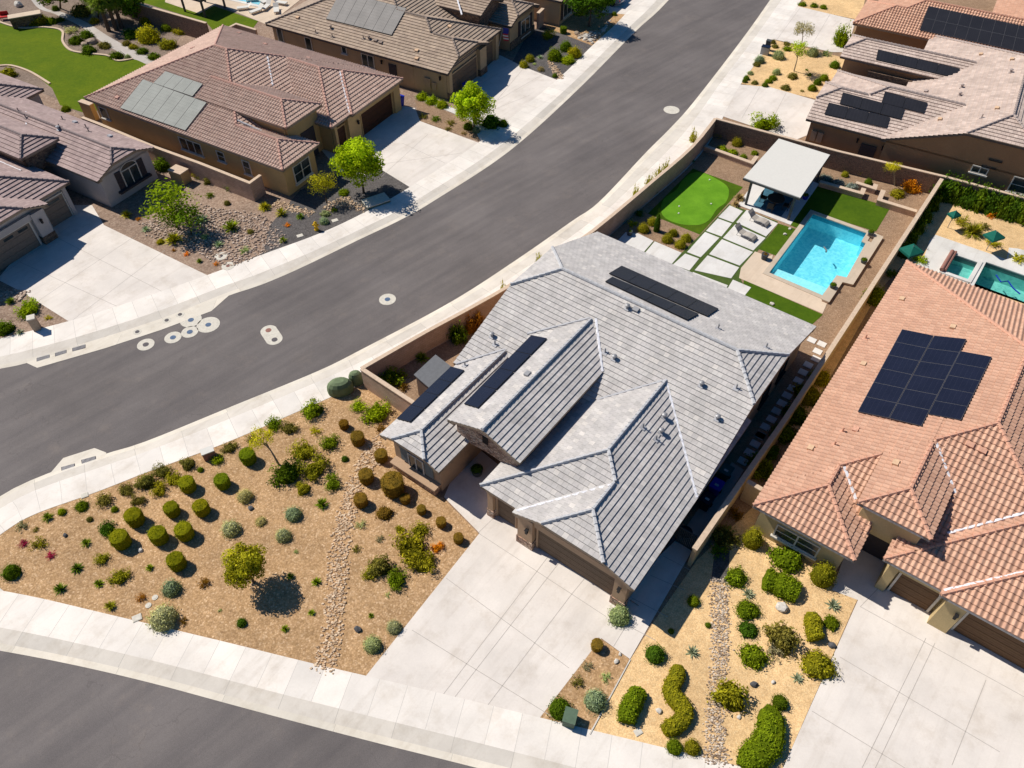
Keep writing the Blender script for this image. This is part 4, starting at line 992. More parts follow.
def pool(name, label, poly, depth, m, wm, cop, cw, cz=.05, cmat='coping_stone', shelf=None, wz=-.14, group=None):
    c = sum(poly, Vector())/len(poly); root = empty(name, c, 0, label, 'swimming pool', group)
    n = len(poly); L = [p-c for p in poly]
    ar = sum(L[i].cross(L[(i+1) % n]).z for i in range(n))
    if ar < 0: L.reverse()
    b = MB()
    for i in range(n):
        a, d = L[i], L[(i+1) % n]
        b.face([(a.x, a.y, -depth), (a.x, a.y, -.45), (d.x, d.y, -.45), (d.x, d.y, -depth)]); b.face([(a.x, a.y, -.45), (a.x, a.y, cz), (d.x, d.y, cz), (d.x, d.y, -.45)], None, 1)
    for tri in tessellate_polygon([L]): b.face([(L[i].x, L[i].y, -depth) for i in tri])
    b.build('basin', [m, MATS['pool_tile'] if wm == 'pool_water' else MATS['shutter_blue']], root)
    b = MB()
    for tri in tessellate_polygon([L]):
        q = [L[i] for i in tri]
        if (q[1]-q[0]).cross(q[2]-q[0]).z < 0: q.reverse()
        b.face([(p.x, p.y, wz) for p in q])
    b.build('water', MATS[wm], root)
    # coping ring, mitred
    def off(w):
        o = []
        for i in range(n):
            p, a, d = L[i-1], L[i], L[(i+1) % n]; e, f = (a-p).normalized(), (d-a).normalized()
            n1, n2 = Vector((e.y, -e.x, 0)), Vector((f.y, -f.x, 0)); m_ = (n1+n2)/max(.3, 1+n1.dot(n2)); o.append(a+m_*w)
        return o
    O, I = off(cw), off(-.03); b = MB()
    for i in range(n):
        j = (i+1) % n
        b.face([(I[i].x, I[i].y, cz), (O[i].x, O[i].y, cz), (O[j].x, O[j].y, cz), (I[j].x, I[j].y, cz)])
        b.face([(O[i].x, O[i].y, -.2), (O[j].x, O[j].y, -.2), (O[j].x, O[j].y, cz), (O[i].x, O[i].y, cz)])
        b.face([(I[i].x, I[i].y, cz-.08), (I[i].x, I[i].y, cz), (I[j].x, I[j].y, cz), (I[j].x, I[j].y, cz-.08)])
    if cop: b.build('coping', MATS[cmat], root)
    if shelf:
        b = MB(); b.prism([(p.x-c.x, p.y-c.y) for p in shelf], -depth+.01, -.30); b.build('shelf', MATS['shelf_plaster'], root)
    return root
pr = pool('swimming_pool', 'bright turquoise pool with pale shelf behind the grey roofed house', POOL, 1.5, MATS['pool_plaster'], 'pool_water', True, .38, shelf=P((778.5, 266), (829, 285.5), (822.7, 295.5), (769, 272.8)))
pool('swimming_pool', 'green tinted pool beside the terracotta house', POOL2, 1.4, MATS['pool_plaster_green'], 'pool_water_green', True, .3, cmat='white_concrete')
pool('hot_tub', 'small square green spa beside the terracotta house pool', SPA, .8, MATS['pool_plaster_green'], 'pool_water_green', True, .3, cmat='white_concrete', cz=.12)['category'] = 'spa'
# raised coping wall on the far right of the turquoise pool
def wallobj(name, label, cat, pts, h, th, m, cap=None, capw=.05, z0=-.1, capm=None, group=None, closed=False):
    """masonry wall through world points, mitred, with its cap"""
    c = pts[0].copy(); root = empty(name, Vector((c.x, c.y, 0)), 0, label, cat, group); L = [Vector((p.x-c.x, p.y-c.y, 0)) for p in pts]; n = len(L)
    def side(w):
        o = []
        for i in range(n):
            e = (L[i]-L[i-1]).normalized() if i else None; f = (L[i+1]-L[i]).normalized() if i < n-1 else None
            e = e or f; f = f or e; n1, n2 = Vector((-e.y, e.x, 0)), Vector((-f.y, f.x, 0)); o.append(L[i]+(n1+n2)/max(.4, 1+n1.dot(n2))*w)
        return o
    for nm, w, za, zb, mm in (('masonry', th/2, z0, h-(.08 if cap else 0), m), ('cap', th/2+capw, h-.08, h, capm)):
        if nm == 'cap' and not cap: continue
        A_, B_ = side(w), side(-w); b = MB(); S = 0
        for i in range(n-1):
            d = (L[i+1]-L[i]).length; a, c_, e, f = A_[i], A_[i+1], B_[i+1], B_[i]
            b.face([(a.x, a.y, zb), (f.x, f.y, zb), (e.x, e.y, zb), (c_.x, c_.y, zb)])
            b.face([(f.x, f.y, za), (e.x, e.y, za), (e.x, e.y, zb), (f.x, f.y, zb)], [(S, za), (S+d, za), (S+d, zb), (S, zb)])
            b.face([(c_.x, c_.y, za), (a.x, a.y, za), (a.x, a.y, zb), (c_.x, c_.y, zb)], [(S+d, za), (S, za), (S, zb), (S+d, zb)]); S += d
        for i in (0, n-1):
            a, f = A_[i], B_[i]; b.face([(a.x, a.y, za), (f.x, f.y, za), (f.x, f.y, zb), (a.x, a.y, zb)], [(0, za), (th, za), (th, zb), (0, zb)])
        b.build(nm, mm, root)
    return root
brick('block_tan', (.50, .345, .25), (.56, .40, .30), (.36, .255, .19)); brick('block_pink', (.52, .37, .29), (.46, .32, .25), (.34, .25, .20))
stonemat('splitface', [(.20, .13, .10), (.30, .20, .155), (.25, .165, .125)], 6)
plain('cap_cream', (.60, .46, .34), .85); plain('wall_cream', (.58, .42, .25), .9)
def top(h, *pts): return [Vector((p.x, p.y, 0)) for p in (at(x, y, h) for x, y in pts)]
wallobj('block_wall', 'curved block wall along the pavement left of the grey roofed house', 'wall', catmull([p for p in wl], 3), 1.88, .2, MATS['block_tan'], True, capm=MATS['cap_cream'])
wallobj('block_wall', 'short block wall from the curved wall down to the grey roofed house', 'wall', [wl[0]]+top(1.88, (413.4, 402.3)), 1.87, .2, MATS['block_tan'], True, capm=MATS['cap_cream'])
wallobj('block_wall', 'split face block wall behind the pavilion and planters', 'wall', [wl[-1]]+top(1.88, (837.8, 150.8), (943.7, 176), (1060, 207)), 1.885, .2, MATS['splitface'], True, capm=MATS['cap_cream'])
wallobj('block_wall', 'long block wall between the grey and the terracotta house', 'wall', top(1.88, (942, 178.5), (784.4, 420), (738.9, 485), (694.6, 549)), 1.878, .22, MATS['wall_cream'], True, capm=MATS['cap_cream'])
wallobj('block_wall', 'short cream wall joining the front corner of the terracotta house', 'wall', top(1.88, (747.5, 480.5), (762, 489)), 1.87, .2, MATS['wall_cream'], True, capm=MATS['cap_cream'])
wallobj('block_wall', 'block wall between the mauve and the pink tiled house', 'wall', top(1.88, (82, 117), (100, 124), (152.3, 145.8), (200, 163), (249.5, 182.5), (260.3, 174.7)), 1.88, .2, MATS['block_pink'], True, capm=MATS['cap_cream'])
wallobj('block_wall', 'tall block wall above the park path at the top', 'wall', top(2.2, (100, -14), (126, 0), (206, 22.7)), 2.2, .22, MATS['splitface'], True, capm=MATS['cap_cream'])
wallobj('block_wall', 'low corner wall peeking above the pink roof', 'wall', top(1.6, (229, 27), (236, 23.5), (256, 29.5)), 1.6, .2, MATS['block_pink'], True, capm=MATS['cap_cream'])
wallobj('block_wall', 'brick return wall beside the brown house at the top', 'wall', top(1.9, (538, 13), (543, 8)), 1.9, .3, MATS['block_pink'], True, capm=MATS['cap_cream'])
wallobj('planter_wall', 'low planter wall in the back corner beside the green hedge', 'wall', top(.5, (705, 145.5), (752, 162.5), (757, 156)), .5, .3, MATS['block_tan'], True, capm=MATS['cap_cream'])
wallobj('planter_wall', 'low planter wall holding the silver groundcover right of the pavilion', 'wall', top(.5, (820, 181), (862, 193), (864, 188)), .5, .3, MATS['block_tan'], True, capm=MATS['cap_cream'])
wallobj('planter_wall', 'small planter wall in the middle of the three behind the lawn', 'wall', top(.5, (856, 182), (874.5, 188), (876, 184)), .5, .3, MATS['block_tan'], True, capm=MATS['cap_cream'])
wallobj('planter_wall', 'planter wall in front of the orange bush by the long wall', 'wall', top(.55, (883.5, 190), (879.5, 199.5), (917, 211)), .55, .3, MATS['block_tan'], True, capm=MATS['cap_cream'])
wallobj('pool_wall', 'raised cream pool wall with potted plants on the right of the turquoise pool', 'wall', top(.22, (869, 232.5), (879, 237), (850.5, 281.5), (840, 279), (825.5, 300.5)), .22, .5, MATS['block_tan'], True, capm=MATS['coping_stone'])
wallobj('retaining_curb', 'curving cream edging between the lawn and the park beds', 'edging', [p for p in catmull(P((0, 22.5), (20, 28), (45, 27.5), (62, 31), (63, 42), (72, 51), (92, 54), (108, 56), (118, 61), (133, 59)))], .1, .25, MATS['cap_cream'])
wallobj('retaining_curb', 'cream edging at the lower left rim of the lawn', 'edging', catmull(P((0, 66), (12, 66), (30, 72), (50, 84))), .1, .25, MATS['cap_cream'])

# ------------------------------------------------------------------ vegetation
FOL, FOLD = MATS['foliage'], MATS['foliage_dry']
def rv(r): 
    z = r.uniform(-1, 1); a = r.uniform(0, 2*pi); k = sqrt(1-z*z); return Vector((k*cos(a), k*sin(a), z))
def leaf(b, p, n, s, sh, r, asp=.55):
    n = (n+rv(r)*.75).normalized(); a = n.cross(rv(r)).normalized(); c = n.cross(a)
    b.face([p-a*s, p-c*s*asp, p+a*s, p+c*s*asp], [(0, 0)]*4); b.sh.append(sh)
def core(b, f, sh, nu=10, nv=5):
    """inner body so the plant is not see-through; f(dir) -> point"""
    g = [[f(Vector((cos(2*pi*i/nu)*cos(pi/2*j/nv), sin(2*pi*i/nu)*cos(pi/2*j/nv), sin(pi/2*j/nv)))) for i in range(nu)] for j in range(nv+1)]
    for j in range(nv):
        for i in range(nu):
            k = (i+1) % nu; b.face([g[j][i], g[j][k], g[j+1][k], g[j+1][i]], [(0, 0)]*4); b.sh.append(sh)
def lump(d, seed, k=.25):
    return 1+k*noise.noise(d*1.7+Vector((seed*7.3, seed*1.1, 0)))+k*.5*noise.noise(d*4+Vector((seed, 0, seed)))
def shrub_mesh(nm, seed, n=520, s=.085, k=.35, flat=False, hz=1.0):
    """unit shrub: footprint radius 1, height hz"""
    r = random.Random(seed); b = MB()
    if flat:
        def sf(d):
            rr = min(1.0, 1/max(1e-3, sqrt(d.x**2+d.y**2)))  # drum
            q = Vector((d.x, d.y, 0)); q = q.normalized() if q.length > 1e-4 else q
            e = 9; kk = (abs(sqrt(d.x**2+d.y**2))**e+abs(d.z)**e)**(-1/e); p = d*kk; tp = .84+.16*p.z; return Vector((p.x*tp, p.y*tp, p.z*hz))*(1+.04*noise.noise(d*3+Vector((seed, 0, 0))))
    else:
        def sf(d): m = lump(d, seed, k); return Vector((d.x*m, d.y*m, d.z*m*hz))
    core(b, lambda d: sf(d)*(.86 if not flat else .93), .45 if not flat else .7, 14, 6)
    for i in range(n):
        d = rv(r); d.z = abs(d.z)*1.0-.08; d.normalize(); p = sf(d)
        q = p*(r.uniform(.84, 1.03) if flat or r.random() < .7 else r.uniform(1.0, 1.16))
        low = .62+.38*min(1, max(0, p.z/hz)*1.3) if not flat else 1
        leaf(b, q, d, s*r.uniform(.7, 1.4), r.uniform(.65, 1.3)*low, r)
    return b.mesh(nm)
def open_mesh(nm, seed, n=420, s=.07):
    """loose shrub: stems with leaf clusters and gaps"""
    r = random.Random(seed); b = MB(); b2 = []
    for i in range(26):
        d = rv(r); d.z = abs(d.z)*.9+.15; d.normalize(); L = r.uniform(.6, 1.05); e = d*L; e.z *= .9
        a = d.cross(rv(r)).normalized()*.012
        b.face([a, -a, e-a*.4, e+a*.4], [(0, 0)]*4); b.sh.append(.35)
        for k in range(n//26):
            f = r.uniform(.35, 1.05); p = e*f+rv(r)*.13
            if p.z < .02: p.z = .02
            leaf(b, p, rv(r), s*r.uniform(.6, 1.3), r.uniform(.6, 1.4), r)
    return b.mesh(nm)
def bush_mesh(nm, seed, clumps=16, per=70, s=.085, rag=.35):
    """ragged bush: leaf clumps scattered through a low dome, uneven outline"""
    r = random.Random(seed); b = MB()
    core(b, lambda d: Vector((d.x*.6, d.y*.6, d.z*.5))*lump(d, seed, .4), .4)
    for i in range(clumps):
        a = r.uniform(0, 2*pi); q = r.random()**.6*.82; el = r.uniform(.1, 1)
        c = Vector((cos(a)*q, sin(a)*q, (1-q*q)**.5*.62*el+.12)); R0 = r.uniform(.22, .42); tone = r.uniform(.72, 1.28)
        for k in range(per):
            d = rv(r); p = c+d*R0*r.uniform(.4, 1.1)*(1+rag*r.random()); p.z = max(p.z, .02)
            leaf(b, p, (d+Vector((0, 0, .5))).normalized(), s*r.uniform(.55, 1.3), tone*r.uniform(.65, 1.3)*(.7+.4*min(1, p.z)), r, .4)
    return b.mesh(nm)
def tuft_mesh(nm, seed, n=110, w=.035, droop=.35):
    r = random.Random(seed); b = MB()
    for i in range(n):
        a = r.uniform(0, 2*pi); el = r.uniform(.15, 1.45); L = r.uniform(.75, 1.1)
        d = Vector((cos(a)*cos(el), sin(a)*cos(el), sin(el))); t = Vector((-sin(a), cos(a), 0))*w*r.uniform(.7, 1.5)
        m = d*L*.55; e = d*L-Vector((0, 0, droop*L*cos(el)*.6)); e.z = max(e.z, .02); sh = r.uniform(.6, 1.4)
        b.face([t*.6, -t*.6, m-t, m+t], [(0, 0)]*4); b.sh.append(sh*.7); b.face([m+t, m-t, e], [(0, 0)]*3); b.sh.append(sh)
    return b.mesh(nm)
def agave_mesh(nm, seed, n=26):
    r = random.Random(seed); b = MB()
    for i in range(n):
        a = i*2.4; el = .12+1.15*i/n; L = 1.05-.35*i/n; d = Vector((cos(a)*cos(el), sin(a)*cos(el), sin(el))); t = Vector((-sin(a), cos(a), 0))*.12
        m = d*L*.45; e = d*L; up = Vector((0, 0, .05)); sh = r.uniform(.8, 1.3)
        b.face([Vector()+t*.5, up, m+up*.5, m+t], [(0, 0)]*4); b.face([up, -t*.5, m-t, m+up*.5], [(0, 0)]*4); b.face([m+t, m+up*.5, e], [(0, 0)]*3); b.face([m+up*.5, m-t, e], [(0, 0)]*3)
        b.sh += [sh, sh*.75, sh, sh*.75]
    return b.mesh(nm)
def crown_mesh(nm, seed, clumps=22, per=190, s=.055, airy=.0, flatz=.8):
    """unit crown (radius about 1) of separate leaf clumps"""
    r = random.Random(seed); b = MB()
    cs = []
    for i in range(clumps):
        d = rv(r); q = d*(r.uniform(.40, .85))*lump(d, seed, .35); q.z *= flatz; cs.append((q, r.uniform(.20, .40)))
    if airy < .5: cs += [(Vector((0, 0, 0)), .6), (Vector((.3, .1, .1)), .5), (Vector((-.3, -.1, .1)), .5), (Vector((0, .3, 0)), .5), (Vector((0, -.3, -.05)), .5)]
    for q, R0 in cs:
        tone = r.uniform(.75, 1.25)
        for k in range(int(per*(1-airy*.45))):
            d = rv(r); p = q+d*R0*r.uniform(.55, 1.08)*(1+airy*.5*r.random()); 
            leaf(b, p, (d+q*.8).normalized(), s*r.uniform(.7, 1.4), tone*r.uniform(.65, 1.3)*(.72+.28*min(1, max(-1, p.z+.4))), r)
    return b.mesh(nm)
SH = {}
def reg(k, *ms): SH[k] = ms
for k in range(3): 
    for m_ in (1,): pass
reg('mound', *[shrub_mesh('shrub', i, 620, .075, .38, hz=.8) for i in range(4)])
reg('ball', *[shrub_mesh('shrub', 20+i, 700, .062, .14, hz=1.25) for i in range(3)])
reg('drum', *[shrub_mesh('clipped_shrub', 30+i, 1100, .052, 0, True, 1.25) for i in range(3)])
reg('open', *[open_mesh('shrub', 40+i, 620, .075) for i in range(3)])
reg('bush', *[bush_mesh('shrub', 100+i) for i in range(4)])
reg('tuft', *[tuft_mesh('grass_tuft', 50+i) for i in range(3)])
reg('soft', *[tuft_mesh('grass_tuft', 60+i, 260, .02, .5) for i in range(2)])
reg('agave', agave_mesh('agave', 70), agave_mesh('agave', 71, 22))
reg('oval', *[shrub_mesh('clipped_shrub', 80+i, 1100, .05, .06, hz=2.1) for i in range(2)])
for k, v in SH.items():
    for me in v: me.materials.append(FOLD if k in ('soft', 'tuft', 'agave') else FOL)
COL = dict(green=(0.218, 0.299, 0.014), dark=(0.098, 0.196, 0.017), lime=(0.356, 0.46, 0.014), yellow=(0.552, 0.506, 0.023), olive=(0.253, 0.23, 0.052), olivey=(0.38, 0.356, 0.023), sage=(0.458, 0.546, 0.267), grey=(0.577, 0.595, 0.338), beige=(0.722, 0.652, 0.305), brown=(0.267, 0.147, 0.02), rust=(0.463, 0.207, 0.025), orange=(0.891, 0.362, 0.02), blue=(0.385, 0.501, 0.305), agave=(0.31, 0.356, 0.253), pale=(0.414, 0.38, 0.253), magenta=(0.483, 0.034, 0.149), drum=(0.31, 0.31, 0.014), drumb=(0.31, 0.196, 0.034), mid=(0.138, 0.218, 0.014), silver=(0.345, 0.391, 0.38), straw=(0.483, 0.368, 0.184))
NAME = dict(mound='shrub', ball='shrub', drum='clipped_shrub', open='shrub', bush='shrub', tuft='grass_tuft', soft='grass_tuft', agave='agave', oval='clipped_shrub')
CAT = dict(mound='shrub', ball='shrub', drum='shrub', open='shrub', bush='shrub', tuft='plant', soft='grass', agave='agave', oval='shrub')
HF = dict(mound=.8, ball=1.25, drum=1.25, open=.95, bush=.8, tuft=.9, soft=.9, agave=.8, oval=2.1)
cnt = [0]
def plant(px, py, kind, w, col, label, group=None, h=None, sx=1.0, rot=None, z0=0):
    """px,py = middle of the plant in the picture; w = width in pixels there"""
    r = w/2/pxm(px, py)/1.02; hh = r*(HF[kind] if kind != 'drum' else 1.7) if h is None else h
    p = at(px, py, z0+hh*.5); v = SH[kind]; cnt[0] += 1
    o = bpy.data.objects.new(NAME[kind], v[cnt[0] % len(v)]); C.objects.link(o)
    o.location = (p.x, p.y, z0-.03); o.rotation_euler.z = R.uniform(0, 6.28) if rot is None else rot
    o.scale = (r*sx, r, hh/HF[kind]); c = COL[col]; j = R.uniform(.86, 1.14); g = R.uniform(.95, 1.06)
    o.color = (c[0]*j*g, c[1]*j, c[2]*j, 1)
    return tag(o, label, CAT[kind], group)
FY, FC = 'plants in the front gravel of the corner lot', 'clipped green shrubs in the front gravel'
for row in (
 (134, 517, 'drum', 20, 'drum', 'clipped green drum shrub at the upper left of its block, casting a round shadow', FC), (120, 539, 'drum', 21, 'drum', 'clipped green drum shrub lowest on the left, beside a white pipe', FC),
 (158, 535, 'drum', 20, 'drum', 'clipped green drum shrub in the middle of the loose rows', FC), (171.5, 509, 'drum', 17, 'drum', 'paler fuzzy clipped shrub between two darker drums', FC),
 (187, 484, 'drum', 18, 'drum', 'clipped drum shrub beside the bright groundcover near the pavement', FC), (201, 507.5, 'drum', 18, 'drum', 'clipped green drum shrub left of the beige mound', FC),
 (222, 481, 'drum', 17, 'green', 'darker green clipped drum shrub left of the yellow palo verde', FC), (184, 531, 'drum', 20, 'drum', 'clipped green drum shrub above the lowest one of the rows', FC),
 (176, 561, 'drum', 20, 'drum', 'lowest clipped green drum shrub, above a blue grey mound', FC), (247.5, 456, 'drum', 18, 'green', 'clipped green drum shrub right beside the thin palo verde', FC),
 (343.8, 424.3, 'drum', 11, 'brown', 'small reddish brown clipped shrub highest of the brown ones'), (357.6, 438, 'drum', 16, 'drumb', 'reddish brown clipped drum below the small brown one'),
 (381, 455.5, 'drum', 15, 'drumb', 'greenish brown clipped drum left of the bedroom window'), (366, 476, 'drum', 17, 'drumb', 'reddish brown clipped drum at the top of the river rock bed'),
 (392.7, 484, 'drum', 26, 'drumb', 'largest brown clipped shrub under the bedroom ledge'), (360.7, 500, 'drum', 16, 'drumb', 'lowest reddish brown drum right of the river rocks'),
 (405, 498.5, 'drum', 12, 'drumb', 'small green brown ball touching the largest brown shrub'), (384, 512, 'mound', 17, 'drumb', 'loose olive brown mound below the lowest brown drum'),
 (421.4, 509.5, 'drum', 11, 'drumb', 'small clipped ball, first of three along the entry path'), (441, 522, 'drum', 12, 'drumb', 'small clipped ball, second of three along the entry path'), (458.4, 538, 'drum', 12, 'drumb', 'small clipped ball nearest the driveway corner'),
 (244, 494.7, 'ball', 17, 'beige', 'beige green fuzzy mound right of the clipped rows'), (230, 527, 'ball', 20, 'grey', 'grey green mound below the beige mound'), (170, 586.6, 'ball', 20, 'blue', 'blue grey mound under the lowest clipped drum'),
 (161, 616, 'ball', 30, 'grey', 'largest pale green mound at the bottom pavement'), (292.5, 512.5, 'ball', 18, 'blue', 'blue green mound below the olive shrub mass'), (282.6, 534.4, 'ball', 17, 'grey', 'grey green mound above the river rocks, second down'),
 (260.7, 520.6, 'mound', 12, 'beige', 'small beige green mound left of the blue green one'), (360, 523.8, 'open', 14, 'grey', 'small grey shrub right of the river rocks'), (379.7, 537.6, 'open', 12, 'pale', 'small straw grey shrub left of the long green mass'),
 (355.8, 547.5, 'open', 13, 'olive', 'small olive shrub at the right rim of the river rocks'), (393.5, 626, 'ball', 16, 'grey', 'grey green mound close to the driveway edge'), (372, 643, 'ball', 20, 'sage', 'grey green mound lowest by the driveway edge'),
 (46, 516, 'tuft', 16, 'green', 'green tuft near the left pavement curve'), (61, 511, 'ball', 9, 'lime', 'small yellow green ball near the left pavement curve'), (81, 505, 'mound', 14, 'green', 'bright green low mound beside the white lid'),
 (103, 498.6, 'bush', 20, 'olive', 'sparse olive shrub second from the lid along the pavement'), (125, 489, 'bush', 18, 'olive', 'sparse olive shrub left of the dense pavement band'), (137, 499.4, 'bush', 16, 'olive', 'sparse olive shrub just above the clipped rows'),
 (114, 508.5, 'ball', 8, 'green', 'tiny dark green ball between olive shrubs'), (89, 518.6, 'ball', 7, 'olive', 'tiny brown green ball left of the clipped rows'), (106, 528, 'bush', 21, 'dark', 'dark green spreading shrub left of the clipped rows'),
 (84.6, 542, 'tuft', 15, 'green', 'green tuft right of the magenta flowers'), (75.5, 567, 'tuft', 17, 'mid', 'green tuft in the lower left quarter of the gravel'), (101.5, 558, 'bush', 17, 'olivey', 'yellowish open tuft in the lower left gravel'),
 (118.5, 576, 'bush', 22, 'olivey', 'wide green tuft in the lower left gravel'), (97.6, 582.7, 'tuft', 14, 'green', 'small green tuft left of the wide tuft'), (149, 567, 'tuft', 12, 'green', 'small green tuft left of the lowest clipped drum'),
 (58.6, 587.6, 'tuft', 18, 'mid', 'green tuft nearest the lower left pavement'), (9.6, 570.7, 'ball', 19, 'mid', 'dark green ball at the left edge of the picture'), (109, 605, 'tuft', 17, 'olivey', 'yellow green tuft close to the bottom pavement'),
 (140, 597, 'open', 14, 'rust', 'small rusty red shrub near the round lids'), (38, 542, 'open', 20, 'olivey', 'pale green shrub between the two magenta flowers'), (35, 528.5, 'open', 9, 'olive', 'tiny twiggy shrub at the left pavement curve'),
 (21, 524.6, 'open', 16, 'pale', 'pale dry shrub closest to the left pavement curve'), (241, 622, 'ball', 11, 'dark', 'lone dark green ball below the olive tree'), (219.5, 610, 'open', 6, 'sage', 'tiny sage seedling left of the olive tree'),
 (203, 582, 'open', 17, 'brown', 'dead twiggy ring of a shrub left of the olive tree'), (183, 620, 'open', 11, 'brown', 'dead twiggy shrub right of the largest pale mound'),
 (146, 480, 'bush', 26, 'olive', 'large olive shrub at the left of the pavement band'), (161.5, 470, 'bush', 22, 'olive', 'olive shrub in the middle of the pavement band'), (173, 478, 'bush', 20, 'olivey', 'bright green shrub at the right of the pavement band'),
 (158, 489, 'bush', 19, 'olivey', 'bright lime groundcover in front of the pavement band'), (187.5, 463, 'bush', 20, 'olive', 'olive shrub left of the utility pedestal'), (217.5, 458.5, 'bush', 15, 'lime', 'low lime groundcover right of the utility pedestal'),
 (229, 446.5, 'bush', 17, 'olive', 'olive shrub above the low lime groundcover'), (200, 469, 'ball', 7, 'green', 'tiny green ball below the utility pedestal'),
 (312, 407.5, 'bush', 29, 'green', 'wide green groundcover along the pavement near the green cover'), (273, 423.5, 'bush', 20, 'green', 'green shrub at the pavement above the palo verde'), (288.5, 427, 'bush', 19, 'olive', 'olive shrub right of the green one at the pavement'),
 (314.6, 429.5, 'open', 15, 'yellow', 'yellowish shrub between two groundcovers'), (250.8, 436, 'open', 16, 'olive', 'olive shrub left of the palo verde crown'), (329.5, 441, 'bush', 23, 'green', 'green mound left of the brown drums'),
 (344.6, 458, 'ball', 8, 'dark', 'tiny dark green ball above the river rocks'), (331.6, 482.3, 'bush', 21, 'green', 'flat green shrub left of the river rocks'), (321.7, 502.5, 'tuft', 19, 'green', 'bright green tuft below the olive mass'),
 (303, 450, 'bush', 30, 'olivey', 'upper part shrub of the large olive mass'), (286, 471, 'bush', 36, 'mid', 'darkest shrub of the large olive mass, under the palo verde'), (313, 467, 'bush', 32, 'olivey', 'right hand shrub of the large olive mass'), (303, 488, 'bush', 20, 'olivey', 'lowest small shrub of the olive mass'),
 (357.6, 404.5, 'bush', 18, 'lime', 'small lime shrub by the short block wall'), (376, 411, 'bush', 32, 'lime', 'large lime shrub beside the left roof corner'), (381, 427, 'open', 14, 'brown', 'dark dry shrub just under the left roof corner'),
 (399, 528.5, 'bush', 12, 'olivey', 'upright lime sprig at the top of the long green mass'), (419, 529, 'bush', 22, 'olivey', 'lime bush at the upper right of the long green mass'), (411, 545, 'bush', 40, 'olivey', 'wispy lime bush in the middle of the long green mass'),
 (422, 562, 'bush', 31, 'olivey', 'wispy lime bush at the lower right of the long green mass'), (380, 564, 'bush', 32, 'olive', 'olive shrub at the lower left of the long green mass'), (369, 573, 'bush', 18, 'olivey', 'small olive shrub at the tip of the long green mass'), (396, 578, 'bush', 26, 'green', 'dense green tuft below the long green mass'),
 (437, 546.5, 'bush', 14, 'orange', 'orange shrub at the right of the long green mass'), (387.5, 594, 'open', 8, 'grey', 'small grey shrub under the dense green tuft'), (296, 551, 'open', 7, 'sage', 'tiny sage seedling right of the olive tree'),
 (290, 575.5, 'tuft', 12, 'mid', 'dark tuft at the rim of the tree shadow'), (316, 581, 'tuft', 14, 'green', 'green tuft left of the river rocks'), (311, 612, 'tuft', 11, 'green', 'small green tuft low beside the river rocks'), (284.7, 628, 'tuft', 12, 'green', 'small green tuft below the tree shadow'), (370.6, 615, 'tuft', 9, 'green', 'tiny green tuft above the dark boulder'),
): plant(*row[:6], row[6] if len(row) > 6 else FY)
for x, y, l in ((22, 542, 'magenta flowering plant left of the pale green shrub'), (49.5, 554, 'magenta flowering plant right of the pale green shrub')): plant(x, y, 'open', 13, 'magenta', l, 'magenta flowers in the front gravel')
SM = 'shrubs in the sandy front garden'
for row in (
 (694, 600, 'ball', 14, 'green', 'small green ball half in the shadow of the grey house'), (671.4, 630.5, 'ball', 7, 'dark', 'tiny dark plant in the house shadow'), (708.4, 624.5, 'ball', 7, 'mid', 'tiny green plant left of the river rock strip'),
 (655.8, 652.6, 'ball', 22, 'dark', 'dark green ball left in the sandy garden'), (692.8, 651, 'agave', 18, 'agave', 'agave left of the river rock strip'), 
 
 (675, 746, 'ball', 18, 'green', 'left one of two green balls at the bottom'), (692.8, 746.4, 'ball', 18, 'olivey', 'right one of two balls at the bottom'), (733, 694, 'bush', 44, 'olivey', 'feathery yellow green mound across the river rock strip'),
 (737, 576, 'mound', 24, 'green', 'green mound at the head of the river rock strip'), (748.8, 592.7, 'agave', 17, 'agave', 'agave between two green mounds'), (748.2, 609, 'mound', 23, 'green', 'green mound below the upper agave'), (748.8, 629.2, 'mound', 20, 'dark', 'dark green mound right of the river rock strip'),
 (754.5, 655, 'mound', 29, 'green', 'long green mound right of the river rock strip'), (781.3, 701.3, 'ball', 18, 'mid', 'green ball above the long bottom hedge'),
 
 (788, 557, 'mound', 32, 'green', 'clipped green mound under the window of the terracotta house'), (834, 604, 'agave', 19, 'agave', 'agave near the driveway of the terracotta house'), (798, 677.4, 'agave', 16, 'agave', 'lowest agave of the sandy garden'),
 (832, 622, 'mound', 17, 'green', 'small green mound nearest the driveway'), (819, 664, 'mound', 32, 'olivey', 'broad olive mound at the driveway edge'),
 (785, 637, 'bush', 44, 'olive', 'airy olive shrub in the middle of the sandy garden'), (776, 650, 'open', 24, 'pale', 'pale twiggy bush below the airy shrub'), (724, 534, 'bush', 34, 'olive', 'olive shrub in the shade beside the cream wall'), (736, 512, 'open', 22, 'brown', 'brown twiggy shrub in the corner of the cream wall'),
 (720, 549, 'open', 24, 'mid', 'low shaded shrub at the foot of the cream wall'),
): plant(*row[:6], SM)
plant(754.5, 536, 'oval', 22, 'olivey', 'tall egg shaped clipped shrub left of the window', 'egg shaped clipped shrubs'); plant(825.5, 572, 'oval', 26, 'olivey', 'tall egg shaped clipped shrub right of the window', 'egg shaped clipped shrubs')
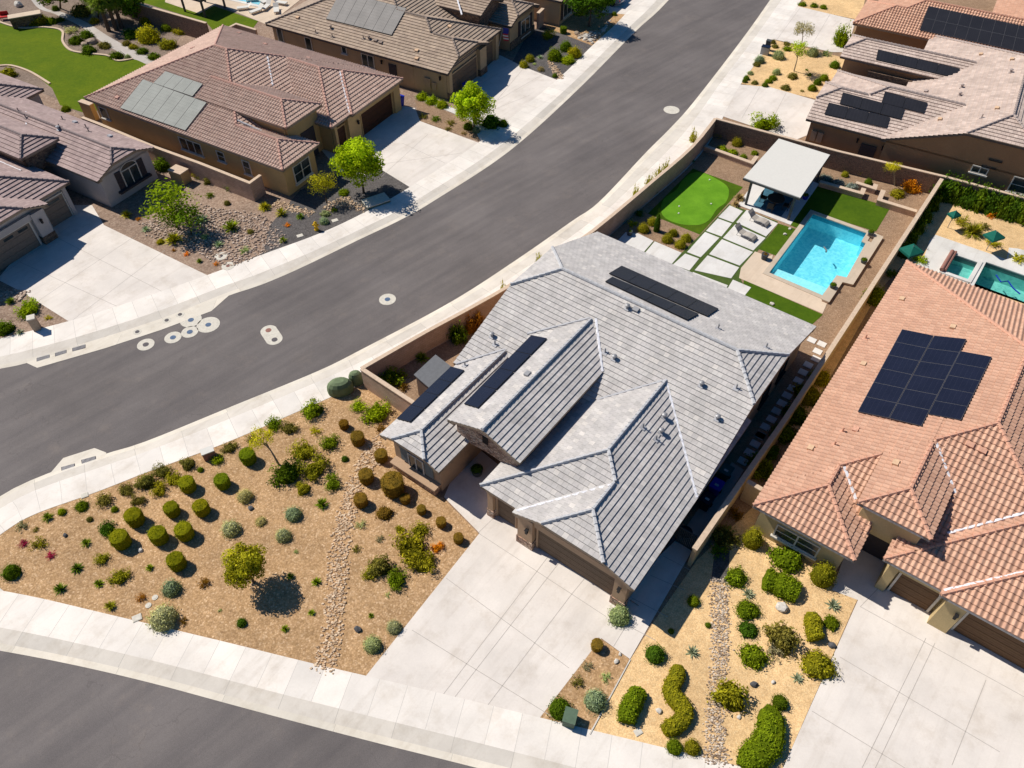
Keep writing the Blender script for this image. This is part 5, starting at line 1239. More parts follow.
def hedge(pts, w, h, col, label, group=None, seed=0, n=900, cat='hedge'):
    """continuous trimmed planting along a pixel line; w, h in metres"""
    r = random.Random(seed); L = [at(x, y, h*.5) for x, y in pts]; L = catmull([Vector((q.x, q.y, 0)) for q in L], 6); o = L[len(L)//2].copy(); b = MB(); m = len(L)
    prof = [(-1, 0), (-.98, .45), (-.72, .85), (0, 1), (.72, .85), (.98, .45), (1, 0)]; rows = []
    for i, q in enumerate(L):
        d = (L[min(i+1, m-1)]-L[max(i-1, 0)]).normalized(); s_ = Vector((-d.y, d.x, 0)); t_ = i/(m-1); e = (1-abs(2*t_-1)**6)**.5*.85+.15; k = e*(1+.28*noise.noise(Vector((seed, t_*5, 0))))
        rows.append((q-o, s_, k))
    for (q, s_, k), (q2, s2, k2) in zip(rows, rows[1:]):
        for (a, z), (a2, z2) in zip(prof, prof[1:]): b.face([q+s_*a*w*.44*k+Vector((0, 0, z*h*.9*k)), q+s_*a2*w*.44*k+Vector((0, 0, z2*h*.9*k)), q2+s2*a2*w*.44*k2+Vector((0, 0, z2*h*.9*k2)), q2+s2*a*w*.44*k2+Vector((0, 0, z*h*.9*k2))], [(0, 0)]*4); b.sh.append(.6)
    for i in range(n):
        x = r.random()*(len(rows)-1); j = int(x); q, s_, k = rows[j]; q2 = rows[j+1][0]; g = r.uniform(-.1, pi+.1); c = q.lerp(q2, x-j); nn = s_*cos(g)+Vector((0, 0, max(0, sin(g))))
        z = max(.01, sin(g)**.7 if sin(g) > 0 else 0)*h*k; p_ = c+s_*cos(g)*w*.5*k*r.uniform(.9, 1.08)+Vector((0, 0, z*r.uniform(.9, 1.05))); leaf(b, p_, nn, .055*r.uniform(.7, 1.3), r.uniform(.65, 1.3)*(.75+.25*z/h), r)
    ob = b.build('hedge', FOL, None, o); c = COL[col]; ob.color = (*c, 1); return tag(ob, label, cat, group)
HG = 'low hedges in the sandy front garden'
hedge([(639, 686), (636, 697), (629, 709), (627, 722)], 1.05, .7, 'green', 'short curved green hedge left of the winding one', HG, 1)
hedge([(679, 663), (677, 676), (671, 688), (675, 697), (685, 709), (682, 720), (672, 726), (663, 730)], .95, .6, 'olivey', 'winding olive hedge in an S curve', HG, 2, 1300)
hedge([(762, 708), (771, 718), (771, 736), (764, 748), (752, 758), (746, 768)], 1.5, .75, 'green', 'long green hedge at the bottom right pavement', HG, 3, 1700)
hedge([(812, 611), (814, 622), (815, 632), (818, 639)], .95, .65, 'olivey', 'short olive hedge beside the airy shrub', HG, 4, 700)
hedge([(764, 576), (776, 581), (788, 586), (800, 592)], 1.5, .75, 'green', 'large oval green hedge before the bedroom window', HG, 5, 1500)
BD = 'shrubs beside the driveway of the grey roofed house'
for row in ((620, 614, 'ball', 24, 'sage', 'sage green mound at the corner pier of the garage'), (597, 645, 'drum', 14, 'drumb', 'clipped brown green drum in the small bed by the driveway'), (588, 665, 'open', 15, 'pale', 'pale straw shrub in the small bed by the driveway'),
 (577, 681, 'open', 18, 'olive', 'dark olive shrub in the small bed by the driveway'), (606, 676, 'open', 14, 'sage', 'small sage shrub in the middle of the small bed'), (595.5, 699, 'ball', 25, 'blue', 'large blue green mound in the small bed'), (560, 707.5, 'ball', 25, 'mid', 'round green shrub beside the green utility box')): plant(*row[:6], BD)
SY = 'shrubs in the strip beside the terracotta house'
for row in ((762, 466, 'bush', 34, 'green', 'bright leafy shrub just behind the short cream wall'), (771, 450, 'mound', 20, 'dark', 'dark shrub behind the bright leafy one'), (785, 432, 'mound', 26, 'mid', 'shrub third from the short cream wall in the side strip'), (796, 413, 'mound', 28, 'mid', 'shrub fourth from the short cream wall in the side strip'),
 (808, 393, 'mound', 28, 'olivey', 'shrub fifth from the short cream wall in the side strip'), (821, 376, 'mound', 22, 'olivey', 'yellowish shrub last but one in the side strip'), (877, 294, 'ball', 24, 'green', 'lush green shrub between the wall and the upper roof edge'), (893, 272, 'open', 18, 'mid', 'shrub squeezed between wall and terracotta roof corner')): plant(*row[:6], SY)
CY = 'plants in the small side court'
plant(391, 376, 'bush', 30, 'green', 'leafy green shrub in the corner of the side court', CY); plant(421, 356, 'tuft', 20, 'green', 'small leafy shrub by the curved wall near the shed', CY); plant(379, 367, 'mound', 18, 'dark', 'dark shrub against the wall corner', CY); plant(403, 386, 'open', 16, 'brown', 'dry shrub in the court below the shed', CY)
for x, y, w, c in ((455, 330, 14, 'green'), (464, 326, 15, 'rust'), (474, 320, 14, 'mid'), (483, 313, 12, 'rust')): pass
plant(457, 332, 'bush', 22, 'mid', 'green part of the flowering vine on the curved wall', CY, h=1.5); plant(472, 322, 'bush', 24, 'rust', 'pink flowering vine on the curved wall', CY, h=1.4)
plant(541, 294-8, 'open', 9, 'olive', 'tiny shrub peeking over the curved wall', CY)
BY = 'shrubs in the back yard of the corner house'
for row in ((720.6, 134, 'bush', 13, 'yellow', 'yellow green shrub in the wall corner'), (737.6, 141, 'ball', 12, 'olivey', 'olive ball right of the corner shrub'), (722.5, 148.5, 'mound', 11, 'lime', 'left end of the lime hedge in the corner planter'), (733, 151.5, 'mound', 11, 'lime', 'right end of the lime hedge in the corner planter'),
 (758.4, 143, 'open', 10, 'mid', 'small dark shrub left of the pavilion roof'), (755, 152.3, 'mound', 8, 'green', 'low green plant beside the pavilion roof'), (743.5, 156, 'mound', 8, 'green', 'low green plant at the end of the lime hedge'), (740, 196, 'soft', 16, 'straw', 'straw coloured grass left of the pavilion'), (736, 203, 'soft', 12, 'straw', 'smaller straw grass by the pavilion post'),
 (633, 222, 'open', 13, 'yellow', 'yellow leafed shrub in the shade of the street wall'), (640, 212, 'open', 14, 'dark', 'dark shrub against the street wall'), (653, 220.5, 'ball', 12, 'olivey', 'upper round ball beside the small cypress'), (644, 227, 'ball', 13, 'olivey', 'left round ball by the paving'),
 (673.7, 231.5, 'ball', 11, 'olivey', 'upper one of the four balls below the putting green'), (668, 237.3, 'ball', 13, 'olivey', 'left one of the four balls below the putting green'), (686.8, 236.5, 'ball', 12, 'olivey', 'right one of the four balls below the putting green'), (680.8, 242.7, 'ball', 13, 'olivey', 'lowest of the four balls below the putting green'),
 (673, 172.5, 'open', 9, 'dark', 'climber on the street wall by the putting green'), (655, 191.5, 'open', 9, 'dark', 'climber on the street wall, nearest the balls'), (692, 160, 'open', 8, 'dark', 'climber on the street wall, farthest from the house'),
 (834.8, 166, 'ball', 7, 'olivey', 'small ball leftmost in the back planter'), (845.5, 173.5, 'ball', 8, 'olivey', 'small ball second from left in the back planter'), (859.4, 170, 'bush', 14, 'yellow', 'yellow green shrub in the back planter'), (869, 181, 'ball', 9, 'mid', 'green ball in the small middle planter'),
 (852, 186, 'mound', 13, 'silver', 'silver groundcover at the end of the planter'), (839, 182.5, 'mound', 14, 'silver', 'silver groundcover in the middle of the planter'), (826, 177.5, 'mound', 13, 'silver', 'silver groundcover under the pavilion roof edge'), (912, 185, 'bush', 25, 'orange', 'orange leafed shrub by the lot corner'), (898, 192.5, 'mound', 15, 'olivey', 'yellow green shrub below the orange one'), (928, 184, 'bush', 19, 'lime', 'lime shrub in the lot corner')):
    plant(*row[:6], BY)
for x, y, l in ((693.8, 133, 'nearest the wall corner'), (667, 163.5, 'above the putting green'), (659.4, 170.5, 'second above the putting green'), (649.8, 179, 'third from the house roof'), (636.8, 189, 'nearest the house roof'), (539, 257, 'peeking over the roof corner'), (503, 286, 'left of the roof corner')): plant(x, y, 'open', 10, 'olivey', 'small shrub on the pavement side of the street wall '+l, 'shrubs behind the street wall', h=1.9)
NB = 'plants behind the terracotta house'
for i in range(9):
    x = 948+i*11.5; plant(x, 187+i*3.3, 'mound', 24, 'mid' if i % 2 else 'dark', 'tall hedge shrub along the back wall, number %s from the corner' % ('one two three four five six seven eight nine'.split()[i]), 'hedge along the back wall', h=1.9)
for i in range(5): plant(934-i*7.2, 203+i*11.5, 'mound', 13, 'mid', 'low hedge shrub on the side wall, %s from the corner' % ('first second third fourth fifth'.split()[i]), 'hedge on the side wall', h=1.2)
for row in ((963, 219, 'open', 20, 'olivey', 'shrub beside the small green parasol'), (975, 228, 'soft', 30, 'olivey', 'wide grassy shrub in the middle of the sand'), (985, 225, 'open', 16, 'olive', 'olive shrub between the two parasols'), (994, 241, 'open', 18, 'olivey', 'shrub under the right green parasol'), (921, 257, 'open', 20, 'lime', 'shrub under the left green parasol at the wall'),
 (1021, 256, 'open', 20, 'yellow', 'yellow shrub at the right picture edge'), (992, 213, 'open', 14, 'orange', 'orange flowering plant before the hedge'), (978, 208, 'open', 10, 'rust', 'rusty flowering plant before the hedge')): plant(*row[:6], NB)
FS = 'plants in the gravel between mauve and pink house'
for row in ((163, 163, 'bush', 26, 'mid', 'dark leafy shrub at the shuttered wall corner'), (171, 157, 'open', 18, 'rust', 'reddish shrub behind the leafy one at the wall'), (189.4, 167, 'bush', 15, 'mid', 'climber on the wall left of the window'), (199, 174, 'bush', 14, 'olivey', 'climber second from left on the pink block wall'), (208, 180, 'bush', 14, 'olive', 'climber third from left on the pink block wall'), (231, 186, 'bush', 15, 'mid', 'climber nearest the end of the pink block wall'),
 (209, 194, 'open', 12, 'green', 'small green shrub below the climbers'), (226.7, 202, 'ball', 7, 'olive', 'tiny green ball below the wall end'), (230, 224.5, 'tuft', 24, 'green', 'large bright green tuft among the cobbles'), (250, 231, 'mound', 8, 'olive', 'tiny olive shrub right of the bright tuft'), (244.4, 249, 'open', 13, 'sage', 'grey green shrub near the pavement cobbles'),
 (203.8, 235.5, 'open', 12, 'sage', 'sage shrub left of the round lids'), (218, 243, 'agave', 14, 'blue', 'blue agave above the round lids'), (172.5, 237, 'tuft', 24, 'yellow', 'yellow green tuft near the driveway'), (160, 241, 'mound', 8, 'yellow', 'tiny yellow plant left of the yellow green tuft'), (173.3, 249, 'open', 7, 'rust', 'tiny rusty plant below the yellow green tuft'),
 (186, 253, 'open', 8, 'orange', 'tiny orange plant by the driveway edge'), (199, 260, 'tuft', 9, 'green', 'tiny green tuft by the driveway edge'), (215.6, 262.5, 'open', 8, 'orange', 'tiny orange plant near the lids'), (145.4, 228, 'agave', 12, 'blue', 'blue agave near the driveway'), (137.8, 218, 'open', 8, 'rust', 'rusty plant by the shuttered window'), (126, 213, 'tuft', 15, 'yellow', 'yellow green fern at the wall corner'), (200, 218, 'agave', 20, 'blue', 'grey agave right of the mesquite tree'),
 (264, 205, 'soft', 17, 'yellow', 'pale yellow shrub left of the bedroom corner'), (281, 211, 'tuft', 17, 'olivey', 'spiky yellow green plant before the bedroom corner'), (300, 215, 'tuft', 12, 'mid', 'small spiky plant on dark gravel'), (287, 223.6, 'open', 9, 'orange', 'small orange plant by the yellow hydrant bed'), (283, 239, 'tuft', 12, 'green', 'small green tuft nearest the pavement'),
 (324, 220, 'ball', 10, 'blue', 'blue green ball beside the yellow hydrant'), (325, 213, 'mound', 10, 'sage', 'sage mound above the blue green ball'), (334, 208.7, 'open', 10, 'green', 'small green shrub on the dark gravel'), (343.6, 191.5, 'mound', 11, 'green', 'small green shrub left of the lime tree')): plant(*row[:6], FS)
DS = 'shrubs between the two upper driveways'
for row in ((422, 95.5, 'mound', 13, 'lime', 'left third of the clipped lime hedge'), (432, 99.5, 'mound', 14, 'lime', 'middle third of the clipped lime hedge'), (442, 103.5, 'mound', 13, 'lime', 'right third of the clipped lime hedge'), (423, 114.6, 'open', 12, 'olive', 'olive shrub leftmost under the hedge'), (436, 117, 'open', 13, 'mid', 'dark shrub second under the hedge'), (450.5, 121, 'open', 12, 'olive', 'olive shrub left of the round lime tree'), (448, 127.6, 'open', 9, 'olive', 'small olive shrub near the driveway corner'), (463.5, 132, 'open', 8, 'straw', 'straw shrub in front of the lime tree'),
 (468, 125, 'ball', 11, 'mid', 'green ball at the foot of the round lime tree'), (476.5, 129, 'ball', 9, 'blue', 'blue grey ball at the foot of the round lime tree'), (491, 120, 'mound', 21, 'dark', 'wide dark green shrub right of the lime tree'), (503, 122, 'ball', 11, 'mid', 'shrub overhanging the pavement')): plant(*row[:6], DS)
US = 'shrubs in the dark gravel bed at the top'
for row in ((523.8, 63.5, 'ball', 10, 'olivey', 'left one of two balls by the driveway'), (530, 57.5, 'ball', 10, 'olivey', 'right one of two balls by the driveway'), (540, 56, 'agave', 9, 'blue', 'small agave right of the two balls'), (555, 53.5, 'ball', 17, 'green', 'large round green shrub in the dark bed'), (566, 45, 'ball', 14, 'mid', 'round shrub behind the large one'), (575, 51, 'ball', 15, 'yellow', 'yellow flowering shrub in the dark bed'), (568, 59, 'mound', 14, 'lime', 'lime shrub below the yellow one'),
 (549, 34, 'bush', 15, 'yellow', 'tall yellow green shrub near the brick wall'), (563.5, 29.5, 'drum', 8, 'mid', 'small clipped drum under the big tree'), (541, 68.5, 'mound', 8, 'straw', 'straw plant beside the winding stones'), (555, 74.8, 'ball', 6, 'mid', 'tiny plant at the pavement corner'), (614.4, 13, 'ball', 6, 'green', 'tiny green ball near the parked car'), (534.5, 63, 'open', 6, 'sage', 'tiny sage plant below the two balls')): plant(*row[:6], US)
TR_ = 'plants in the sandy garden at the top right'
CM = dict(g='green', s='sage', o='olive', b='blue', d='mid')
W9 = ['next to the mailbox', 'just behind the cabinet', 'left of the palo verde crown', 'under the palo verde crown', 'largest below the cabinet', 'beside the pavement edge', 'second along the pavement', 'third along the pavement', 'fourth along the pavement', 'at the pavement corner', 'near the driveway edge, first', 'in the middle of the sand', 'in a pair, upper', 'in a pair, lower', 'near the driveway edge, second', 'near the driveway edge, third', 'at the palo verde foot', 'large, right of the crown', 'silvery, near the bush', 'beside the house wall', 'upper of three by the house', 'middle of three by the house', 'lowest of three by the house', 'small, low by the driveway', 'dark, right of centre', 'small, right of the trunk']
for (x, y, k, w, c), l in zip(((773.3, 41, 'ball', 6, 'o'), (775.4, 45.7, 'mound', 7, 'o'), (787, 43, 'mound', 7, 'o'), (787.7, 48, 'mound', 9, 'g'), (779.3, 53.8, 'ball', 13, 's'), (760.3, 58.4, 'ball', 11, 'b'), (757, 63.5, 'mound', 8, 'o'), (750.5, 72.5, 'mound', 7, 's'), (746.7, 77, 'ball', 7, 'd'), (745, 80, 'ball', 6, 'd'), (755, 82, 'mound', 7, 'o'), (777, 70.8, 'ball', 9, 's'), (773.3, 77, 'mound', 9, 'g'), (769, 80.4, 'mound', 8, 'g'), (765.4, 83.8, 'ball', 7, 'd'), (786, 86.7, 'mound', 10, 'o'), (793, 75.3, 'mound', 11, 'o'), (813.5, 50.8, 'ball', 13, 's'), (826.7, 51.6, 'open', 13, 's'), (835.5, 63.5, 'ball', 11, 'd'), (824.6, 76.5, 'ball', 10, 'g'), (818.2, 81, 'ball', 9, 'd'), (813, 86.7, 'ball', 10, 'g'), (802.6, 90, 'open', 6, 'o'), (809.7, 73.6, 'open', 8, 'd'), (807, 69, 'open', 5, 'd')), W9):
    plant(x, y, k, w, CM[c], {'g': 'green', 's': 'grey green', 'o': 'olive', 'b': 'blue green', 'd': 'dark green'}[c]+' shrub in the sandy garden, '+l, TR_)
for x, y, l in ((802.6, 3.4, 'leftmost'), (814.3, 4.7, 'middle'), (823.8, 6.4, 'rightmost')): plant(x, y, 'mound', 8, 'green', 'low green mound in the topmost sandy bed, '+l, 'mounds in the topmost bed')
plant(843.6, 35, 'bush', 17, 'lime', 'tall bright green bush at the terracotta roof corner', TR_, h=2.3); plant(764.5, 121, 'bush', 29, 'lime', 'bright green rounded bush on the driveway side of the back wall', TR_)
PK = 'shrubs along the park path'
PL = ['left of the dark canopy', 'below the dark canopy', 'right of the dark canopy', 'second right of the canopy', 'above the path start', 'olive, above the path', 'right of the olive one', 'grey, left end of the island bed', 'upper in the island bed', 'right in the island bed', 'lowest in the island bed', 'between island and path', 'at the tip of the island bed', 'last along the lawn edge', 'right of the path, first', 'right of the path, second', 'right of the path, third', 'right of the path, fourth', 'bright yellow, by the palms', 'dark, under the palms', 'at the lower left lawn edge', 'next to the upper wall', 'right of the yellow one', 'near the roof corner', 'left behind the palms']
for (x, y, k, w, c), l in zip(((23.4, 19.5, 'mound', 8, 'olive'), (37.5, 19, 'mound', 20, 'olivey'), (51, 20, 'mound', 12, 'green'), (59.5, 19, 'mound', 8, 'mid'), (55, 7.3, 'ball', 8, 'mid'), (80.5, 9.4, 'mound', 21, 'olive'), (94, 20, 'mound', 10, 'olivey'), (70, 28, 'open', 17, 'grey'), (75, 39, 'mound', 15, 'mid'), (86, 33.6, 'mound', 14, 'mid'), (88, 49, 'mound', 15, 'mid'), (104, 44.5, 'mound', 12, 'olive'), (116, 54.5, 'mound', 14, 'mid'), (127.5, 56, 'ball', 7, 'sage'), (126, 42.5, 'mound', 9, 'olive'), (133, 46, 'mound', 9, 'olivey'), (142, 50, 'mound', 12, 'mid'), (153.5, 55.5, 'mound', 13, 'mid'), (147, 33, 'ball', 23, 'yellow'), (130, 33, 'mound', 16, 'dark'), (7, 72, 'mound', 18, 'olivey'), (148, 19, 'mound', 18, 'olivey'), (168, 26, 'mound', 15, 'green'), (167, 43, 'mound', 17, 'olivey'), (180, 29, 'mound', 15, 'olivey')), PL):
    plant(x, y, k, w, c, 'park shrub '+l, PK)
for x, y, k, w, c, l in ((9.3, 300, 'tuft', 14, 'mid', 'small dark tuft beside the left driveway'), (27, 307, 'bush', 26, 'lime', 'large spiky green plant by the left driveway'), (48, 316.5, 'open', 9, 'yellow', 'small yellow plant at the driveway corner'), (4.3, 327, 'bush', 24, 'mid', 'dark shrub at the left picture edge'), (19, 331, 'agave', 12, 'agave', 'agave near the left picture edge'), (65, 108, 'mound', 10, 'green', 'green shrub between lawn and mauve roof')): plant(x, y, k, w, c, l, 'plants at the left driveway')

# ---- trees: crown centre and trunk foot as pixels
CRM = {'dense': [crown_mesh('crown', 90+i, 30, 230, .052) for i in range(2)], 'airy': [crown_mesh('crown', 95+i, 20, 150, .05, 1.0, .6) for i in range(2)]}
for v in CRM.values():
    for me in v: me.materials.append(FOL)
def tree(cx, cy, w, h, tx, ty, col, label, kind='dense', zc=None, name='tree', cat='tree', group=None, bark='bark', hr=None, tr=.1):
    """w,h crown size in pixels; tx,ty trunk foot; zc crown centre height"""
    c = at(cx, cy, zc); f = at(tx, ty) if tx else Vector((c.x+.1, c.y-.05, 0)); root = empty(name, f, 0, label, cat, group); r = w/2/pxm(cx, cy)/1.0
    rel = c-f; hr = hr or r*h/w
    k = cnt[0] = cnt[0]+1
    o = bpy.data.objects.new('crown', CRM[kind][k % 2]); C.objects.link(o); o.parent = root; o.location = rel; o.scale = (r, r, hr); o.rotation_euler.z = k
    cc = [x*1.3 for x in COL[col]]; o.color = (*cc, 1)
    b = MB(); m = rel*.5+Vector((r*.06, -r*.04, 0)); m.z = rel.z*.5
    b.tube([(0, 0, -.1), m*.55, m, rel*.8], [tr*1.3, tr, tr*.8, tr*.5], 7)
    rr = random.Random(k)
    for i in range(9):
        d = rv(rr); e = rel+Vector((d.x*r*.7, d.y*r*.7, (abs(d.z)*.7-.1)*hr)); s0 = m.lerp(rel*.8, rr.random()); b.tube([s0, s0.lerp(e, .5)+Vector((0, 0, .1)), e], [tr*.45, tr*.3, tr*.12], 5, caps=False)
    b.build('trunk', MATS[bark], root); return root
tree(243, 564, 46, 47, 0, 0, 'olivey', 'round olive green tree standing alone in the front gravel', zc=2.0, tr=.07)
tree(262, 437, 27, 24, 279, 464.5, 'yellow', 'thin leaning palo verde with a small yellow crown', 'airy', zc=2.6, bark='pale_bark', tr=.06)
tree(357.5, 162, 50, 46, 0, 0, 'lime', 'round lime green tree left of the pink house driveway', zc=3.1, tr=.09)
tree(472, 103, 42, 40, 0, 0, 'lime', 'round lime green tree between the two upper driveways', zc=2.6, tr=.09)
tree(321.7, 184, 28, 29, 0, 0, 'olivey', 'small yellowish tree before the bedroom window of the pink house', 'airy', zc=1.9, tr=.05)
tree(167, 203, 58, 44, 0, 0, 'green', 'wide feathery mesquite tree before the mauve house', 'airy', zc=2.6, tr=.08)
tree(184, 216, 44, 34, 0, 0, 'mid', 'darker feathery tree right behind the mesquite', 'airy', zc=1.8, tr=.06)
tree(590, -3, 46, 36, 0, 0, 'dark', 'big dark green tree shading the pavement at the top', zc=3.4, tr=.12); 
tree(798.5, 48, 23, 15, 794, 71, 'lime', 'slender palo verde in the sandy garden', 'airy', zc=2.6, bark='pale_bark', tr=.06)
tree(803, 28, 20, 20, 801, 47, 'pale', 'nearly bare grey tree behind the palo verde', 'airy', zc=2.4, bark='pale_bark', tr=.05)
tree(892.5, 167, 17, 12, 895, 185, 'yellow', 'small yellow green tree in the back planter', 'airy', zc=2.1, bark='pale_bark', tr=.05)
tree(124, -4, 40, 40, 124, 14, 'dark', 'dark tree at the top edge behind the palms', zc=3); tree(58, -12, 50, 30, 60, 8, 'mid', 'green tree cut by the top edge, left', zc=3)
tree(98, -2, 30, 26, 98, 17, 'mid', 'green tree cut by the top edge, beside the palms', zc=2.6)
# palms
def palm(tx, ty, h, label):
    f = at(tx, ty); root = empty('palm_tree', f, 0, label, 'palm tree', 'palms beside the park path'); b = MB()
    b.tube([(0, 0, -.1), (.05, 0, h*.5), (0, .05, h)], [.28, .22, .2], 8); b.build('trunk', MATS['bark'], root)
    b = MB(); r = random.Random(int(tx))
    for i in range(34):
        a = i*2.4; el = 1.2-1.9*i/34; d = Vector((cos(a)*cos(el), sin(a)*cos(el), sin(el))); t = Vector((-sin(a), cos(a), 0)); p0 = Vector((0, 0, h)); L = r.uniform(1.2, 1.6); c = p0+d*L*.5
        for j in range(11):
            g = (j-5)/5*1.25; e = c+(d*cos(g)+t*sin(g))*.85+Vector((0, 0, -.25*abs(g)-.12)); w = (t*cos(g)-d*sin(g))*.05
            b.face([c+w, c-w, e], [(0, 0)]*3); b.sh.append(r.uniform(.6, 1.5))
        b.face([p0+t*.02, p0-t*.02, c-t*.02, c+t*.02], [(0, 0)]*4); b.sh.append(.5)
    o = b.build('crown', FOLD, root); o.color = (.17, .24, .03, 1)
palm(109, 31, 3.2, 'leftmost of the three short palms'); palm(116.5, 30, 3.6, 'middle one of the three short palms'); palm(122, 28, 3.3, 'rightmost of the three short palms')
# small cypress
plant(658, 221, 'oval', 7, 'dark', 'slim dark cypress between the clipped balls', BY, h=2.0)

# ------------------------------------------------------------------ street and garden things
plain('lid_iron', (.11, .10, .105), .6); plain('ring_concrete', (.62, .58, .50), .9); plain('lid_rust', (.30, .15, .12), .8); plain('lid_blue', (.10, .15, .24), .7)
plain('grate', (.05, .045, .06), .6); plain('box_green', (.10, .15, .10), .6); plain('box_tan', (.34, .26, .19)); plain('hydrant_yellow', (.62, .38, .02), .4); plain('cover_green', (.155, .20, .11), .9, var=.2, scale=3)
plain('bin_blue', (.012, .03, .40), .4); plain('bin_green', (.012, .10, .10), .4); plain('bin_black', (.02, .02, .03), .4); plain('bin_mark', (.45, .48, .5)); plain('rock_pale', (.58, .54, .48), .9, var=.2); plain('rock_dark', (.10, .10, .105), .9, var=.3)
plain('canvas_white', (.66, .64, .59), .8, var=.03); plain('steel_grey', (.07, .075, .075), .5); plain('umbrella_green', (.01, .12, .085), .8); plain('rug_blue', (.05, .14, .20), .95, var=.25, scale=2); plain('cushion', (.42, .38, .33), .9); plain('wicker', (.05, .045, .04), .9)
plain('pot_dark', (.06, .07, .08), .5); plain('car_silver', (.45, .46, .48), .25, .6, var=.02); plain('tyre', (.015, .015, .015), .9); plain('rim', (.4, .4, .41), .4, .8); plain('red_paint', (.5, .03, .03), .5); plain('shed_roof', (.15, .155, .165), .7, var=.1); plain('shed_wall', (.16, .11, .085), .8)
def manhole(x, y, r, lid='lid_iron', label='', z=-.118, n=24, name='manhole_cover', elong=None):
    p = at(x, y, z); root = empty(name, p, 0, label, 'manhole', 'round utility covers in concrete rings'); b = MB(); pts = []
    for k in range(n):
        a = 2*pi*k/n; d = Vector((cos(a)*r, sin(a)*r, 0))
        if elong: e = Vector(elong).normalized(); d = d+e*(elong[2] if d.dot(e) > 0 else -elong[2])
        pts.append(d)
    b.prism([(q.x, q.y) for q in pts], -.02, .012); b.build('ring', MATS['ring_concrete'], root)
    for i, c in enumerate([(0, 0)] if not elong else [(elong[0]*elong[2], elong[1]*elong[2]), (-elong[0]*elong[2], -elong[1]*elong[2])]):
        b = MB(); b.cyl(c[0], c[1], .0, .022, .22 if r > .6 else .16, 18); b.cyl(c[0], c[1], .02, .03, .09, 12); b.build('lid', MATS[lid if i == 0 else 'lid_rust'], root)
for x, y, r, l, lb in ((387.5, 299.4, .66, 'lid_blue', 'single round cover in the middle of the curved street'), (671.5, 110, .82, 'ring_concrete', 'round cover near the back wall of the corner lot, at the street edge'), (145.8, 344.6, .62, 'lid_iron', 'leftmost round cover of the cluster in the street'),
    (173, 337.5, .62, 'lid_blue', 'second round cover of the cluster, low'), (189.8, 332, .62, 'lid_blue', 'third round cover of the cluster, low'), (190.9, 320, .80, 'lid_blue', 'round cover of the cluster touching the gutter'), (208.3, 324.8, .86, 'lid_blue', 'largest, rightmost round cover of the cluster')): manhole(x, y, r, l, lb)
e_ = (at(274, 340)-at(267.5, 330)).normalized(); manhole(271.5, 335, .62, 'lid_iron', 'long concrete collar with two lids in the street', elong=(e_.x, e_.y, .60))
for x, y, lb in ((137.3, 331.8, 'leftmost small lid in the gutter'), (166.7, 320.3, 'middle small lid in the gutter'), (180, 314.5, 'rightmost small lid in the gutter')): manhole(x, y, .32, 'lid_iron', lb, -.108)
for x, y, lb, l in ((221, 256, 'upper round lid in the cobbles near the pavement', 'lid_iron'), (228, 266, 'lower round lid in the cobbles touching the pavement', 'lid_rust')): manhole(x, y, .52, l, lb, -.0)
for x, y, lb in ((155, 597.5, 'upper small white cap in the front gravel'), (148.4, 605.4, 'lower small white cap in the front gravel')): manhole(x, y, .17, 'ring_concrete', lb, 0)
# catch basins with their concrete aprons
def basin(apron, grates, label):
    c = at(*apron[0], -.108); root = empty('catch_basin', c, 0, label, 'drain'); b = MB()
    b.prism([(p.x-c.x, p.y-c.y) for p in P(*apron)], -.02, .0+.004); b.build('apron', MATS['gutter_concrete'], root)
    for g in grates:
        q = [Vector((p.x-c.x, p.y-c.y, 0)) for p in P(*g)]; b = MB(); b.prism([(p.x, p.y) for p in q], .0, .012)
        o = b.build('grate', MATS['grate'], root); b = MB(); d = q[1]-q[0]; e = q[3]-q[0]
        for k in range(1, 12):
            a = q[0]+d*(k/12); b.face([a+Vector((-.012, 0, .02)), a+Vector((.012, 0, .02)), a+e+Vector((.012, 0, .02)), a+e+Vector((-.012, 0, .02))])
        b.build('bars', MATS['vent_metal'], o)
basin([(24, 361), (36.5, 366.8), (105, 347), (160, 329), (211, 310), (229, 294), (209, 301), (120, 332), (36, 357)], [[(36, 354.5), (49, 351), (49, 356.5), (36, 360.5)], [(54.2, 350), (66, 346.5), (66, 351.8), (54.5, 355.5)], [(71.5, 345), (85, 341), (85, 347), (71.8, 350.5)]], 'concrete catch basin with three dark grates at the left pavement')
basin([(48, 474), (62.5, 457), (93.8, 447), (105.5, 451.5), (107, 461), (76, 470)], [[(60.5, 466.2), (74, 462.5), (75, 468), (61, 472)], [(80.5, 459), (95, 455), (96, 460.5), (81.5, 465)]], 'concrete catch basin with two grates on the near pavement curve')

